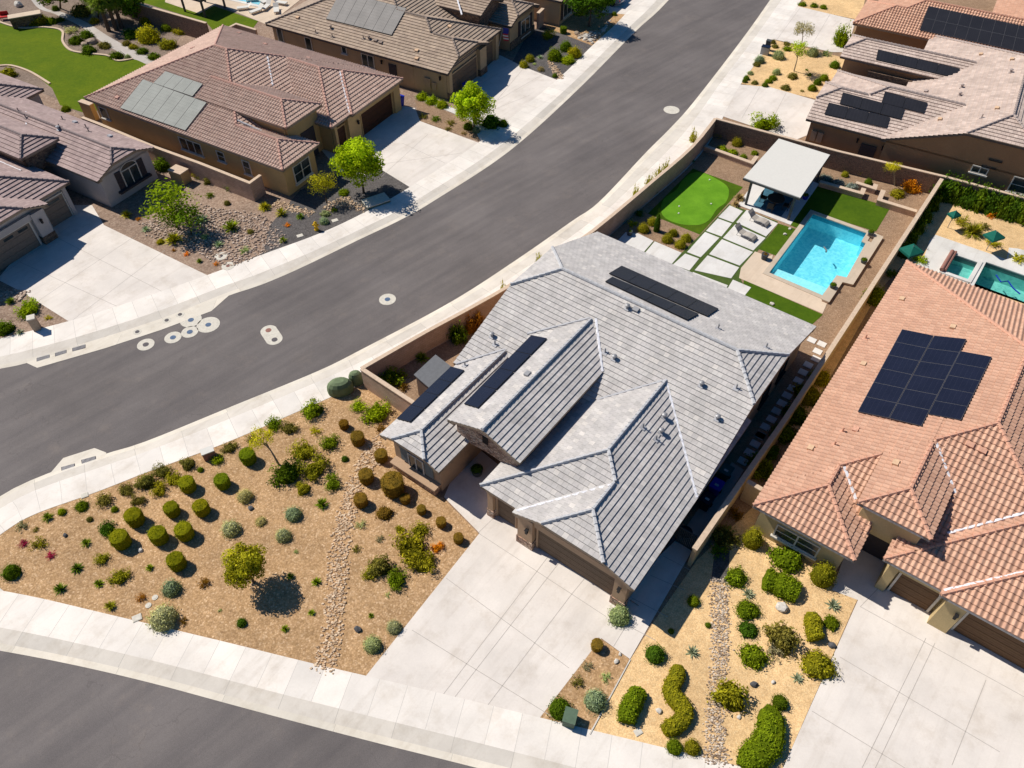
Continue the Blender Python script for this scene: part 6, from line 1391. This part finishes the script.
def rock(x, y, w, m, label, hz=.6, seed=0, z0=0):
    bm = bmesh.new(); bmesh.ops.create_icosphere(bm, subdivisions=2, radius=1)
    r = w/2/pxm(x, y); sd = Vector((seed*3.1, x*.1, y*.1))
    for v in bm.verts: v.co *= 1+.35*noise.noise(v.co*1.3+sd); v.co = Vector((v.co.x*r, v.co.y*r*.8, v.co.z*r*hz))
    me = bpy.data.meshes.new('boulder'); bm.to_mesh(me); bm.free(); p = at(x, y, r*hz*.5)
    return tag(link('boulder', me, None, (p.x, p.y, z0+r*hz*.35), x, [MATS[m]]), label, 'rock', 'loose boulders in the gardens')
for row in ((357.6, 629, 8, 'rock_dark', 'dark boulder between river rocks and driveway'), (250.5, 508, 6, 'rock_dark', 'small dark boulder right of the beige mound'), (65, 535, 5, 'rock_dark', 'tiny blue grey stone in the left gravel'), (616.5, 661, 6, 'rock_pale', 'pale boulder in the small driveway bed'), (659, 710.7, 7, 'rock_pale', 'pale boulder left of the winding hedge'),
    (782, 607, 13, 'rock_pale', 'white boulder in the sandy garden'), (754, 684, 8, 'rock_dark', 'dark boulder above the spiky grass mound'), (832, 645, 8, 'rock_dark', 'dark boulder beside the driveway of the terracotta house'), (739, 717, 5, 'rock_pale', 'small white stone below the spiky grass'), (773.5, 682, 5, 'rock_pale', 'small stone left of the lowest agave'), (772, 303.5, 5, 'rock_pale', 'pale stone on the grass strip behind the grey roof'),
    (92, 41, 11, 'box_tan', 'tan boulder in the island bed of the park'), (84, 44, 8, 'box_tan', 'smaller tan boulder in the island bed of the park'), (587, 36, 9, 'rock_pale', 'boulder in the shade of the dark green tree'), (577, 33, 7, 'box_tan', 'brown boulder in the bed under the dark tree'), (620, 660-6, 4, 'rock_pale', 'tiny pale stone in the small driveway bed'), (790, 228.5, 4, 'rock_pale', 'upper pale stone at the pool corner grass'), (785, 234, 4, 'rock_pale', 'lower pale stone at the pool corner grass')): rock(*row)
rock(140.6, 550, 6, 'rock_pale', 'white stone beside the lowest left drum shrub', .5)
for x, y, w, lb in ((137, 618, 9, 'flat concrete lid by the bottom pavement'), (84.6, 495.5, 7, 'small white lid at the left pavement'), (300, 235.8, 6, 'square lid left of the yellow hydrant'), (335, 220.5, 6, 'square lid right of the yellow hydrant'), (638, 732, 8, 'grey lid under the left hedge')):
    c = at(x, y); r = w/2/pxm(x, y); b = MB(); b.box(-r, r, -r*.8, r*.8, -.03, .03); b.box(-r*.85, r*.85, -r*.66, r*.66, .03, .04); tag(b.build('valve_cover', MATS['ring_concrete'], None, c, .5), lb, 'valve cover', 'flat utility lids in the gardens')
# river rocks
def river(name, poly, n, s0, s1, cols, label, seed):
    r = random.Random(seed); pts = P(*poly); tr = [[pts[i] for i in t] for t in tessellate_polygon([pts])]
    ar = [((t[1]-t[0]).cross(t[2]-t[0])).length for t in tr]; b = MB()
    for i in range(n):
        t = r.choices(tr, ar)[0]; u, v = r.random(), r.random()
        if u+v > 1: u, v = 1-u, 1-v
        p = t[0]+(t[1]-t[0])*u+(t[2]-t[0])*v+Vector((r.gauss(0, .12), r.gauss(0, .12), 0)); s = r.uniform(s0, s1); a = r.uniform(0, pi); k = r.uniform(.6, .9); m = r.randrange(len(cols)); hh = s*r.uniform(.35, .6)
        low, top_ = [], []
        for j in range(6):
            g = a+j*pi/3+r.uniform(-.2, .2); d = Vector((cos(g)*s, sin(g)*s*k, 0)); low.append(p+d+Vector((0, 0, -.02))); top_.append(p+d*.6+Vector((0, 0, hh)))
        for j in range(6): q = (j+1) % 6; b.face([low[j], low[q], top_[q], top_[j]], None, m)
        b.face(top_, None, m)
    return tag(b.build(name, cols), label, 'rocks', kind='stuff')
RK = [plain('river_a', (.60, .43, .28)), plain('river_b', (.72, .55, .38)), plain('river_c', (.42, .29, .18)), plain('river_d', (.57, .42, .28))]
RG = [plain('cobble_a', (.46, .35, .27)), plain('cobble_b', (.58, .46, .37)), plain('cobble_c', (.34, .25, .19))]
RB = [plain('pebble_a', (.42, .32, .23)), plain('pebble_b', (.66, .56, .45)), plain('pebble_c', (.24, .17, .12)), plain('pebble_d', (.50, .40, .30))]
river('river_rocks', [(378, 434), (362, 452), (344, 492), (333, 540), (328, 585), (322, 640), (312, 668), (332, 673), (342, 640), (346, 590), (349, 540), (360, 492), (384, 452)], 1500, .045, .12, RK, 'dry creek of tan river rocks through the front gravel', 1)
river('river_rocks', [(712, 580), (726, 580), (729, 620), (728, 660), (722, 700), (728, 765), (706, 764), (708, 700), (713, 660)], 1900, .03, .085, RB, 'dry creek of river rocks in the sandy garden', 2)
river('cobbles', [(140, 222), (166, 218), (205, 205), (262, 215), (290, 240), (262, 255), (235, 266), (214, 262), (180, 244), (150, 236)], 1500, .06, .16, RG, 'grey cobbles covering the gravel between mauve and pink house', 3)
river('cobbles', [(0, 300), (20, 300), (30, 292), (12, 290), (-20, 300)], 200, .07, .17, RG, 'cobbles at the left driveway', 4)
river('cobbles', [(577, 36), (600, 30), (612, 20), (592, 44)], 160, .12, .3, [MATS['box_tan'], MATS['rock_pale']], 'tan boulder strip under the dark green tree', 5)
river('winding_stones', [(547, 62), (551, 60), (560, 72), (564, 79), (559, 80), (552, 70)], 160, .06, .14, RK, 'winding stone strip in the dark bed at the top', 6)
river('river_rocks', [(322, 206), (345, 196), (366, 208), (362, 213), (345, 205), (328, 212)], 260, .06, .14, RK, 'tan river rocks before the pink house', 8)
river('river_rocks', [(275, 200), (300, 207), (315, 212), (312, 216), (290, 211), (272, 206)], 200, .06, .14, RK, 'tan river rocks at the bedroom corner of the pink house', 9)

def stand(name, label, cat, x, y, w, d, h, rz, m, mt=None, group=None, parts=()):
    c = at(x, y, h*.5); root = empty(name, (c.x, c.y, 0), rz, label, cat, group); b = MB(); b.box(-w/2, w/2, -d/2, d/2, -.05, h-.08); b.build('body', m, root)
    b = MB(); b.box(-w/2-.03, w/2+.03, -d/2-.03, d/2+.03, h-.08, h); b.build('top', mt or m, root); return root
stand('utility_box', 'green metal utility box beside the round shrub and driveway', 'utility box', 570, 718, .6, .7, .75, -.3, MATS['box_green'])
stand('utility_pedestal', 'white and brown utility pedestal at the pavement of the front gravel', 'utility box', 208.5, 453.5, .75, .45, .7, .5, MATS['lid_rust'], MATS['canvas_white'])
stand('utility_pedestal', 'stout pinkish post at the left driveway corner with a dark base', 'utility box', 34, 323, .5, .5, 1.2, .4, MATS['box_tan'], MATS['ring_concrete'])
stand('utility_cabinet', 'grey cabinet with slanted blue panel at the pavement, top right garden', 'utility box', 765.4, 50, .9, .6, .9, -.5, MATS['vent_metal'], MATS['solar_black'])
stand('mailbox', 'dark mailbox beside the grey cabinet', 'mailbox', 768, 45, .5, .5, 1.1, -.5, MATS['steel_grey'])
stand('utility_pad', 'concrete pad with low box in the shade of the lime tree', 'utility box', 376, 201, 2.2, 1.3, .25, .55, MATS['box_green'], MATS['ring_concrete'])
stand('storage_box', 'tan box shaped stucco block among the shrubs by the pink block wall', 'box', 180, 175, 1.5, 1.0, 1.2, -.5, MATS['stucco_gold'], MATS['cap_cream'])
stand('storage_box', 'yellow stucco wall end at the back corner of the pink house', 'box', 89, 110, 1.6, .5, 1.7, -.5, MATS['stucco_gold'], MATS['cap_cream'])
# green fabric covers
c = at(342, 385, .5); root = empty('backflow_cover', (c.x, c.y, 0), .25, 'pair of dark green fabric covers by the corner of the curved wall', 'cover')
for i, (dx, dy, w) in enumerate(((-.15, -.1, .78), (1.0, .45, .5))):
    b = MB(); r = w
    prof = [(1, 0), (1.02, .35), (.95, .75), (.72, 1.0), (.4, 1.1)]
    rings = [[Vector((dx+q*r*cos(2*pi*k/14)*(1 if i else 1.15), dy+q*r*.75*sin(2*pi*k/14), zz)) for k in range(14)] for q, zz in prof]
    for a, e in zip(rings, rings[1:]):
        for k in range(14): b.face([a[k], a[(k+1) % 14], e[(k+1) % 14], e[k]])
    b.face(rings[-1]); b.build('cover', MATS['cover_green'], root)
# yellow hydrant
c = at(315.8, 226, .4); root = empty('fire_hydrant', (c.x, c.y, 0), 0, 'yellow fire hydrant at the pavement before the pink house', 'fire hydrant')
b = MB(); b.cyl(0, 0, 0, .08, .2, 12); b.cyl(0, 0, .08, .72, .15, 12); b.cyl(0, 0, .72, .86, .17, 12, r1=.05); b.build('body', MATS['hydrant_yellow'], root)
b = MB(); b.tube([(-.28, 0, .5), (.28, 0, .5)], .08, 8); b.tube([(0, -.26, .45), (0, 0, .45)], .1, 8); b.build('nozzle', MATS['hydrant_yellow'], root)
# bins
def bin_(x, y, m, label, rz):
    c = at(x, y, .95); root = empty('wheeled_bin', (c.x, c.y, 0), rz, label, 'bin'); b = MB()
    lo, hi = [(-.24, -.28), (.24, -.28), (.24, .24), (-.24, .24)], [(-.33, -.38), (.33, -.38), (.33, .36), (-.33, .36)]
    for i in range(4): j = (i+1) % 4; b.face([(*lo[i], .06), (*lo[j], .06), (*hi[j], 1.0), (*hi[i], 1.0)])
    b.face([(*p, .06) for p in reversed(lo)]); b.build('body', m, root)
    b = MB(); b.box(-.36, .36, -.42, .40, 1.0, 1.06); b.tube([(-.3, .43, 1.0), (.3, .43, 1.0)], .03, 6); l = b.build('lid', m, root)
    b = MB(); b.box(-.13, .13, -.16, .0, 1.06, 1.067); b.build('lid_mark', MATS['bin_mark'], l)
    for sx in (-.27, .27): b = MB(); b.tube([(sx-.03, .3, .13), (sx+.03, .3, .13)], .13, 12); b.build('wheel', MATS['tyre'], root)
bin_(726.4, 470.5, MATS['bin_green'], 'dark green wheeled bin, farthest of the three in the side yard', -Y1); bin_(717, 485, MATS['bin_blue'], 'bright blue wheeled bin in the side yard', -Y1); bin_(707.5, 499, MATS['bin_black'], 'black wheeled bin, nearest of the three in the side yard', -Y1)
bin_(399.5, 97, MATS['bin_blue'], 'blue wheeled bin at the garage corner of the pink house', 1.0); bin_(467, 84, MATS['bin_blue'], 'blue bin partly behind the round lime tree', 1.0)
# stepping stones in the side yard
ST = 'stepping stones along the grey house'
for i, (x, y) in enumerate([(580+a/3.84, 240+b_/3.84) for a, b_ in ((890, 385), (928, 400), (912, 428), (905, 457), (876, 480), (856, 508), (838, 540), (815, 570), (795, 597), (775, 627), (755, 657), (735, 688), (712, 718), (693, 750))]+[(580+a/3.84, 420+b_/3.84) for a, b_ in ((692, 60), (672, 92), (650, 125), (625, 158))]):
    c = at(x, y); b = MB(); b.box(-.3, .3, -.27, .27, -.02, .035); tag(b.build('stepping_stone', MATS['paver_concrete'], None, c, -Y1), 'square stepping stone in the side yard, %s from the lawn' % ('1st 2nd 3rd 4th 5th 6th 7th 8th 9th 10th 11th 12th 13th 14th 15th 16th 17th 18th'.split()[i]), 'paver', ST)
for x, y in ((855, 322), (860, 326)): pass
# side gate
a, d_ = at(675.5, 541.5), at(692, 551.5); root = empty('side_gate', a, math.atan2((d_-a).y, (d_-a).x), 'dark slatted side gate between garage and cream wall', 'gate'); L_ = (d_-a).length; b = MB()
b.box(0, L_, -.03, .03, .1, .2); b.box(0, L_, -.03, .03, 1.6, 1.7); b.box(0, .06, -.035, .035, .05, 1.75); b.box(L_-.06, L_, -.035, .035, .05, 1.75); b.build('frame', MATS['steel_grey'], root); b = MB()
for i in range(9): b.box(.08+i*(L_-.14)/9, .06+(i+.9)*(L_-.14)/9, -.015, .015, .2, 1.6)
b.build('slats', MATS['steel_grey'], root)
c = at(685.5, 532); b = MB(); b.cyl(0, 0, 0, .05, .42, 20); b.cyl(0, 0, .05, .09, .36, 20); tag(b.build('round_mat', MATS['bin_black'], None, c), 'round dark lid lying on the side yard concrete', 'lid')
# garden shed in the side court
q = [at(*p, 2.1) for p in ((413.8, 374.5), (435.5, 354.5), (454, 368.5), (429.5, 388))]; c = sum(q, Vector())/4; root = empty('garden_shed', (c.x, c.y, 0), 0, 'small shed with flat grey roof beside the grey house', 'shed')
b = MB(); b.prism([(p.x-c.x, p.y-c.y) for p in q], 2.02, 2.1); b.build('roof', MATS['shed_roof'], root); b = MB(); b.prism([((p.x-c.x)*.9, (p.y-c.y)*.9) for p in q], 0, 2.02); b.build('wall', MATS['shed_wall'], root)
# pavilion
q = [at(*p, 2.6) for p in ((778.8, 138.5), (830.0, 154.7), (800.3, 197.7), (743.7, 177.5))]; c = sum(q, Vector())/4; root = empty('pavilion', (c.x, c.y, 0), 0, 'open pavilion with flat white roof beside the pool', 'pavilion'); qq = [Vector((p.x-c.x, p.y-c.y, 0)) for p in q]
b = MB(); b.prism([(p.x, p.y) for p in qq], 2.50, 2.6); b.build('roof', MATS['canvas_white'], root); b = MB(); b.prism([(p.x*1.012, p.y*1.012) for p in qq], 2.36, 2.52); b.build('roof_frame', MATS['steel_grey'], root)
for p in ((745.6, 204.5), (788, 219.8), None, None):
    if p: g = at(*p); g = Vector((g.x-c.x, g.y-c.y, 0)); last = (g,)+(last if 'last' in dir() else ())
    else: g = None
    if g is not None: b = MB(); b.box(g.x-.09, g.x+.09, g.y-.09, g.y+.09, 0, 2.4); b.build('post', MATS['steel_grey'], root)
for k in (0, 1): g = qq[k]*.88; b = MB(); b.box(g.x-.09, g.x+.09, g.y-.09, g.y+.09, 0, 2.4); b.build('post', MATS['steel_grey'], root)
tag(sheet('outdoor_rug', [P((753, 205.5), (781, 217), (801, 189), (772, 178))], .05, MATS['rug_blue'], skirt=.02), 'blue patterned rug under the pavilion', 'rug'); del bpy.data.objects['outdoor_rug']['kind']
c = at(776, 199, .7); root = empty('dining_table', (c.x, c.y, .05), 0, 'round dark dining table under the pavilion', 'table'); b = MB(); b.cyl(0, 0, .7, .75, .75, 24); b.build('tabletop', MATS['wicker'], root); b = MB(); b.cyl(0, 0, 0, .7, .12, 10); b.build('leg', MATS['wicker'], root)
def chair(dx, dy, rz, label):
    r_ = empty('garden_chair', (c.x+dx, c.y+dy, .05), rz, label, 'chair', 'chairs around the pavilion table'); b = MB(); b.box(-.26, .26, -.26, .26, .38, .46); b.build('seat', MATS['wicker'], r_); b = MB(); b.box(-.26, .26, .22, .28, .46, .95); b.build('backrest', MATS['wicker'], r_)
    for x in (-.22, .22):
        for y in (-.22, .22): b = MB(); b.box(x-.02, x+.02, y-.02, y+.02, 0, .38); b.build('leg', MATS['wicker'], r_)
for k, l in enumerate(('nearest the pool', 'at the back right', 'at the back left', 'nearest the loungers')): a = -.6+k*pi/2; chair(1.05*cos(a), 1.05*sin(a), a-pi/2, 'dark wicker chair under the pavilion, '+l)
# loungers
def lounger(x, y, label):
    c = at(x, y, .3); root = empty('sun_lounger', (c.x, c.y, .03), -Y1-.12, label, 'sun lounger', 'sun loungers on the paving'); pr_ = [(-.95, .78), (-.75, .62), (-.5, .34), (-.1, .26), (.35, .36), (.75, .34), (.95, .22), (1.0, .12)]
    b = MB()
    for (xa, za), (xb, zb) in zip(pr_, pr_[1:]):
        b.face([(xa, -.32, za), (xb, -.32, zb), (xb, .32, zb), (xa, .32, za)]); b.face([(xa, -.32, za-.06), (xa, .32, za-.06), (xb, .32, zb-.06), (xb, -.32, zb-.06)])
        for s_ in (-.32, .32): b.face([(xa, s_, za-.06), (xb, s_, zb-.06), (xb, s_, zb), (xa, s_, za)])
    b.build('sling', MATS['cushion'], root)
    b = MB(); 
    for s_ in (-.34, .34): b.tube([(p[0], s_, p[1]-.03) for p in pr_], .025, 6)
    b.build('frame', MATS['vent_metal'], root)
    for lx in (-.55, .6):
        for s_ in (-.33, .33): b = MB(); b.tube([(lx, s_, .28), (lx-.05, s_, 0)], .022, 6); b.build('leg', MATS['vent_metal'], root)
lounger(758.5, 219, 'sun lounger nearer to the pavilion'); lounger(745.5, 233.5, 'sun lounger farther from the pavilion')
# parasols
def parasol(x, y, w, label, h=2.3, tilt=0):
    c = at(x, y, h); f = Vector((c.x, c.y, 0)); r = w/2/pxm(x, y)*1.1; root = empty('parasol', f, .4, label, 'parasol', 'green square parasols behind the terracotta house'); b = MB()
    k = [(-r, -r*.8, h-.2), (r, -r*.8, h-.2), (r, r*.8, h-.2), (-r, r*.8, h-.2)]
    for i in range(4): j = (i+1) % 4; b.face([k[i], k[j], (0, 0, h+.15)]); b.face([(k[i][0], k[i][1], h-.38), (k[j][0], k[j][1], h-.38), k[j], k[i]])
    b.build('canopy', MATS['umbrella_green'], root); b = MB(); b.tube([(0, 0, 0), (0, 0, h+.2)], .03, 6); b.build('pole', MATS['vent_metal'], root)
parasol(912.8, 248, 16, 'large green parasol over the long wall by the roof corner'); parasol(955.6, 212, 9, 'smallest green parasol in the sand, upper left', 1.6); parasol(995.7, 233.5, 14, 'green parasol in the sand on the right', 1.7)
# folded cover roll beside the spa
a, d_ = at(940, 272.5), at(951, 254); m_ = (a+d_)/2; b = MB(); v_ = (d_-a)/2; b.tube([(-v_.x, -v_.y, .3), (v_.x, v_.y, .3)], .16, 10); b.tube([(-v_.x+.3, -v_.y, .22), (v_.x+.3, v_.y, .22)], .12, 8); tag(b.build('spa_cover', MATS['lid_rust'], None, (m_.x, m_.y, 0)), 'rolled brown spa cover at the left of the spa', 'cover')
# potted plants
def pot(x, y, r, h, label, col, kind, m='pot_dark', z0=0):
    c = at(x, y, z0+h); root = empty('potted_plant', (c.x, c.y, z0), 0, label, 'potted plant'); b = MB(); b.cyl(0, 0, 0, h, r*.75, 16, r1=r); b.build('pot', MATS[m], root)
    o = bpy.data.objects.new('foliage', SH[kind][0]); C.objects.link(o); o.parent = root; o.location = (0, 0, h-.03); o.scale = (r*.95, r*.95, r*.8); o.color = (*COL[col], 1)
pot(765.4, 254, .30, .5, 'dark planter bowl on the pool deck near the loungers', 'brown', 'open'); pot(871.5, 231.5, .26, .3, 'potted plant at the upper pool corner', 'mid', 'mound', z0=.22); pot(864.5, 259.5, .26, .3, 'potted plant halfway along the raised pool wall', 'mid', 'mound', z0=.22); pot(833.6, 284.5, .26, .3, 'potted plant at the lower pool corner', 'mid', 'mound', z0=.22)
pot(477, 469, .4, .5, 'dark potted plant in the shaded entry of the grey roofed house', 'dark', 'mound'); pot(630, 231, .25, .4, 'small potted plant in the shade by the curved wall', 'mid', 'open'); pot(806, 195, .28, .4, 'blue pot at the right rear of the pavilion', 'mid', 'mound', 'bin_blue')
for x, y, l in ((709.5, 180, 'farthest from the house'), (711, 204, 'right'), (679, 206.5, 'left'), (678.5, 213.5, 'nearest the house')):
    b = MB(); b.cyl(0, 0, 0, .06, .07, 10); tag(b.build('golf_cup', MATS['canvas_white'], None, at(x, y, .0)), 'white cup on the putting green, '+l, 'golf cup', 'cups on the putting green')
# pool cleaner hose
b = MB(); b.tube([at(*p, -.16) for p in ((824, 247), (826.5, 250.5), (826, 252))], .07, 6); tag(local(b, at(824, 247, -.16)).build('pool_cleaner', MATS['shutter_blue'], None, at(824, 247, -.16)), 'dark pool cleaner in the turquoise pool', 'pool cleaner')
b = MB(); b.tube([at(*p, -.16) for p in ((996, 275), (1001, 282), (1008, 281), (1013, 288), (1020, 294))], .05, 6); tag(local(b, at(996, 275, -.16)).build('pool_hose', MATS['bin_blue'], None, at(996, 275, -.16)), 'blue hose in the green tinted pool', 'pool hose')
# flag on the brown house
c = at(505, 45, 0); root = empty('flag', D.W(-43.1, 73.2, 0), 0, 'small striped flag on a pole at the brown house entry', 'flag'); g = at(503.5, 27.5, 2.9)-D.W(-43.1, 73.2, 0)
b = MB(); b.tube([(0, 0, 1.6), (g.x*.9, g.y*.9, 3.0)], .02, 6); b.build('pole', MATS['canvas_white'], root); plain('flag_red', (.45, .04, .05)); plain('flag_blue', (.03, .04, .25)); b = MB(); e = Vector((g.x*.9, g.y*.9, 3.0))
for i in range(9): x0, x1 = i*.16, (i+1)*.16; b.face([e+Vector((.05*sin(i), -.05, -x0)), e+Vector((.05*sin(i+1), -.05, -x1)), e+Vector((.6+.05*sin(i+1), .05, -x1-.15)), e+Vector((.6+.05*sin(i), .05, -x0-.15))], None, 2 if i < 4 else i % 2)
b.build('cloth', [MATS['flag_red'], MATS['canvas_white'], MATS['flag_blue']], root)
# parked pickup at the top edge
c = at(621, 4.5, 0); root = empty('parked_car', (c.x-2.2, c.y+1.1, 0), radians(-30), 'silver pickup parked on the driveway at the top edge', 'car'); b = MB()
b.box(-2.7, 2.6, -.95, .95, .45, 1.0); b.box(2.6, 2.72, -.85, .85, .42, .62); b.box(-1.6, .7, -.85, .85, 1.0, 1.68); b.box(.75, 2.55, -.92, -.8, 1.0, 1.12); b.box(.75, 2.55, .8, .92, 1.0, 1.12); b.build('body', MATS['car_silver'], root)
b = MB(); b.box(-1.68, .78, -.7, .7, 1.1, 1.55); b.box(-1.4, .5, -.87, .87, 1.1, 1.55); b.build('window', MATS['window_glass'], root)
for x in (-1.8, 1.7):
    for y in (-.92, .92):
        b = MB(); b.tube([(x, y-.12, .38), (x, y+.12, .38)], .38, 18); w_ = b.build('wheel', MATS['tyre'], root); s_ = 1 if y > 0 else -1; b = MB(); b.tube([(x, y, .38), (x, y+s_*.13, .38)], .23, 14); b.build('rim', MATS['rim'], w_)
for y in (-.75, .75): b = MB(); b.box(2.6, 2.63, y-.12, y+.12, .68, .95); b.build('tail_light', MATS['red_paint'], root)
# park furniture, top left
c = at(23, 12, 1.5); root = empty('shade_canopy', (c.x, c.y, 0), .45, 'dark flat canopy at the upper left corner of the park', 'canopy'); b = MB(); b.box(-1.7, 1.7, -.5, .5, 0, 1.15); b.build('counter', MATS['dark_stone'], root); b = MB(); b.box(-1.8, 1.8, -.6, .6, 1.15, 1.25); b.build('top', MATS['deck_concrete'], root)
c = at(4, 16, .4); b = MB(); b.box(-.5, .5, -.35, .35, .3, .42); b.box(-.5, .5, .28, .36, .42, .85)
for x in (-.42, .42):
    for y in (-.28, .28): b.box(x-.03, x+.03, y-.03, y+.03, 0, .3)
tag(b.build('garden_chair', MATS['red_paint'], None, (c.x, c.y, 0), .3), 'red chair at the left edge beside the dark canopy', 'chair')
c = at(18, 4, .5); rock(18, 4, 9, 'rock_pale', 'pale boulder at the upper left edge', .8)
c = at(200, -9, 2.2); root = empty('pergola', (c.x, c.y, 0), -Y2, 'square white topped pergola cut by the top edge', 'pergola'); b = MB(); b.box(-1.8, 1.8, -1.8, 1.8, 2.1, 2.25); b.build('roof', MATS['canvas_white'], root); b = MB(); b.box(-1.9, 1.9, -1.9, 1.9, 1.85, 2.12); b.build('frame', MATS['steel_grey'], root)
for x in (-1.7, 1.7):
    for y in (-1.7, 1.7): b = MB(); b.box(x-.1, x+.1, y-.1, y+.1, 0, 1.9); b.build('post', MATS['steel_grey'], root)
for i, (x, y) in enumerate(((244, 6), (256, 9), (266, 5), (276, 8), (262, -1), (280, 1), (250, -2))):
    c = at(x, y, .4); root = empty('sun_lounger', (c.x, c.y, 0), .3+i*.5, 'white lounger on the pool patio at the top edge, %s from left' % ['first', 'second', 'fourth', 'fifth', 'third', 'sixth', 'behind the first'][i], 'sun lounger', 'white loungers at the top edge'); b = MB(); b.box(-.9, .5, -.33, .33, .22, .32); b.face([(.5, -.33, .32), (.5, .33, .32), (.95, .33, .7), (.95, -.33, .7)]); b.build('cushion', MATS['canvas_white'], root)
    b = MB()
    for x_ in (-.8, .45):
        for y_ in (-.28, .28): b.box(x_-.025, x_+.025, y_-.025, y_+.025, 0, .22)
    b.build('frame', MATS['vent_metal'], root)
tag(sheet('park_pool', [P((228, -2), (259, 5), (268, -12), (235, -16))], .03, plain('park_water', (.25, .6, .7), .1)), kind='structure')

# ------------------------------------------------------------------ light, sky, camera
w = bpy.data.worlds.new('World'); bpy.context.scene.world = w; w.use_nodes = True; t = w.node_tree
sk = t.nodes.new('ShaderNodeTexSky'); sk.sky_type = 'NISHITA'; sk.sun_disc = False; sk.ozone_density = 3.0
# shadows fall towards (cos -28, sin -28): the sun stands at azimuth 152 degrees from +x
SUNAZ, SUNEL = radians(152), radians(48.5)
sd = Vector((cos(SUNAZ)*cos(SUNEL), sin(SUNAZ)*cos(SUNEL), sin(SUNEL)))
sk.sun_elevation = SUNEL; sk.sun_rotation = math.atan2(sd.x, sd.y)
hs = t.nodes.new('ShaderNodeHueSaturation'); hs.inputs['Saturation'].default_value = 1.5; t.links.new(sk.outputs[0], hs.inputs['Color']); t.links.new(hs.outputs[0], t.nodes['Background'].inputs[0]); t.nodes['Background'].inputs[1].default_value = .063
l = bpy.data.lights.new('sun', 'SUN'); l.energy = 5.0; l.angle = radians(.53); l.color = (1, .94, .85)
o = bpy.data.objects.new('sun', l); C.objects.link(o); o.rotation_euler = sd.to_track_quat('Z', 'Y').to_euler(); o.location = sd*80
cam = bpy.data.cameras.new('camera'); cam.sensor_width = 36; cam.lens = FPX/1024*36; cam.clip_end = 4000; cam.clip_start = .5
co = bpy.data.objects.new('camera', cam); C.objects.link(co); co.location = (0, 0, CH); co.rotation_euler = (pi/2-PITCH, 0, 0)
S = bpy.context.scene; S.camera = co
S.view_settings.view_transform = 'Standard'; S.view_settings.look = 'None'; S.view_settings.exposure = 0; S.view_settings.gamma = 1
S.render.engine = 'CYCLES'; S.cycles.use_denoising = True; S.cycles.max_bounces = 6; S.cycles.transparent_max_bounces = 8; S.cycles.sample_clamp_indirect = 6
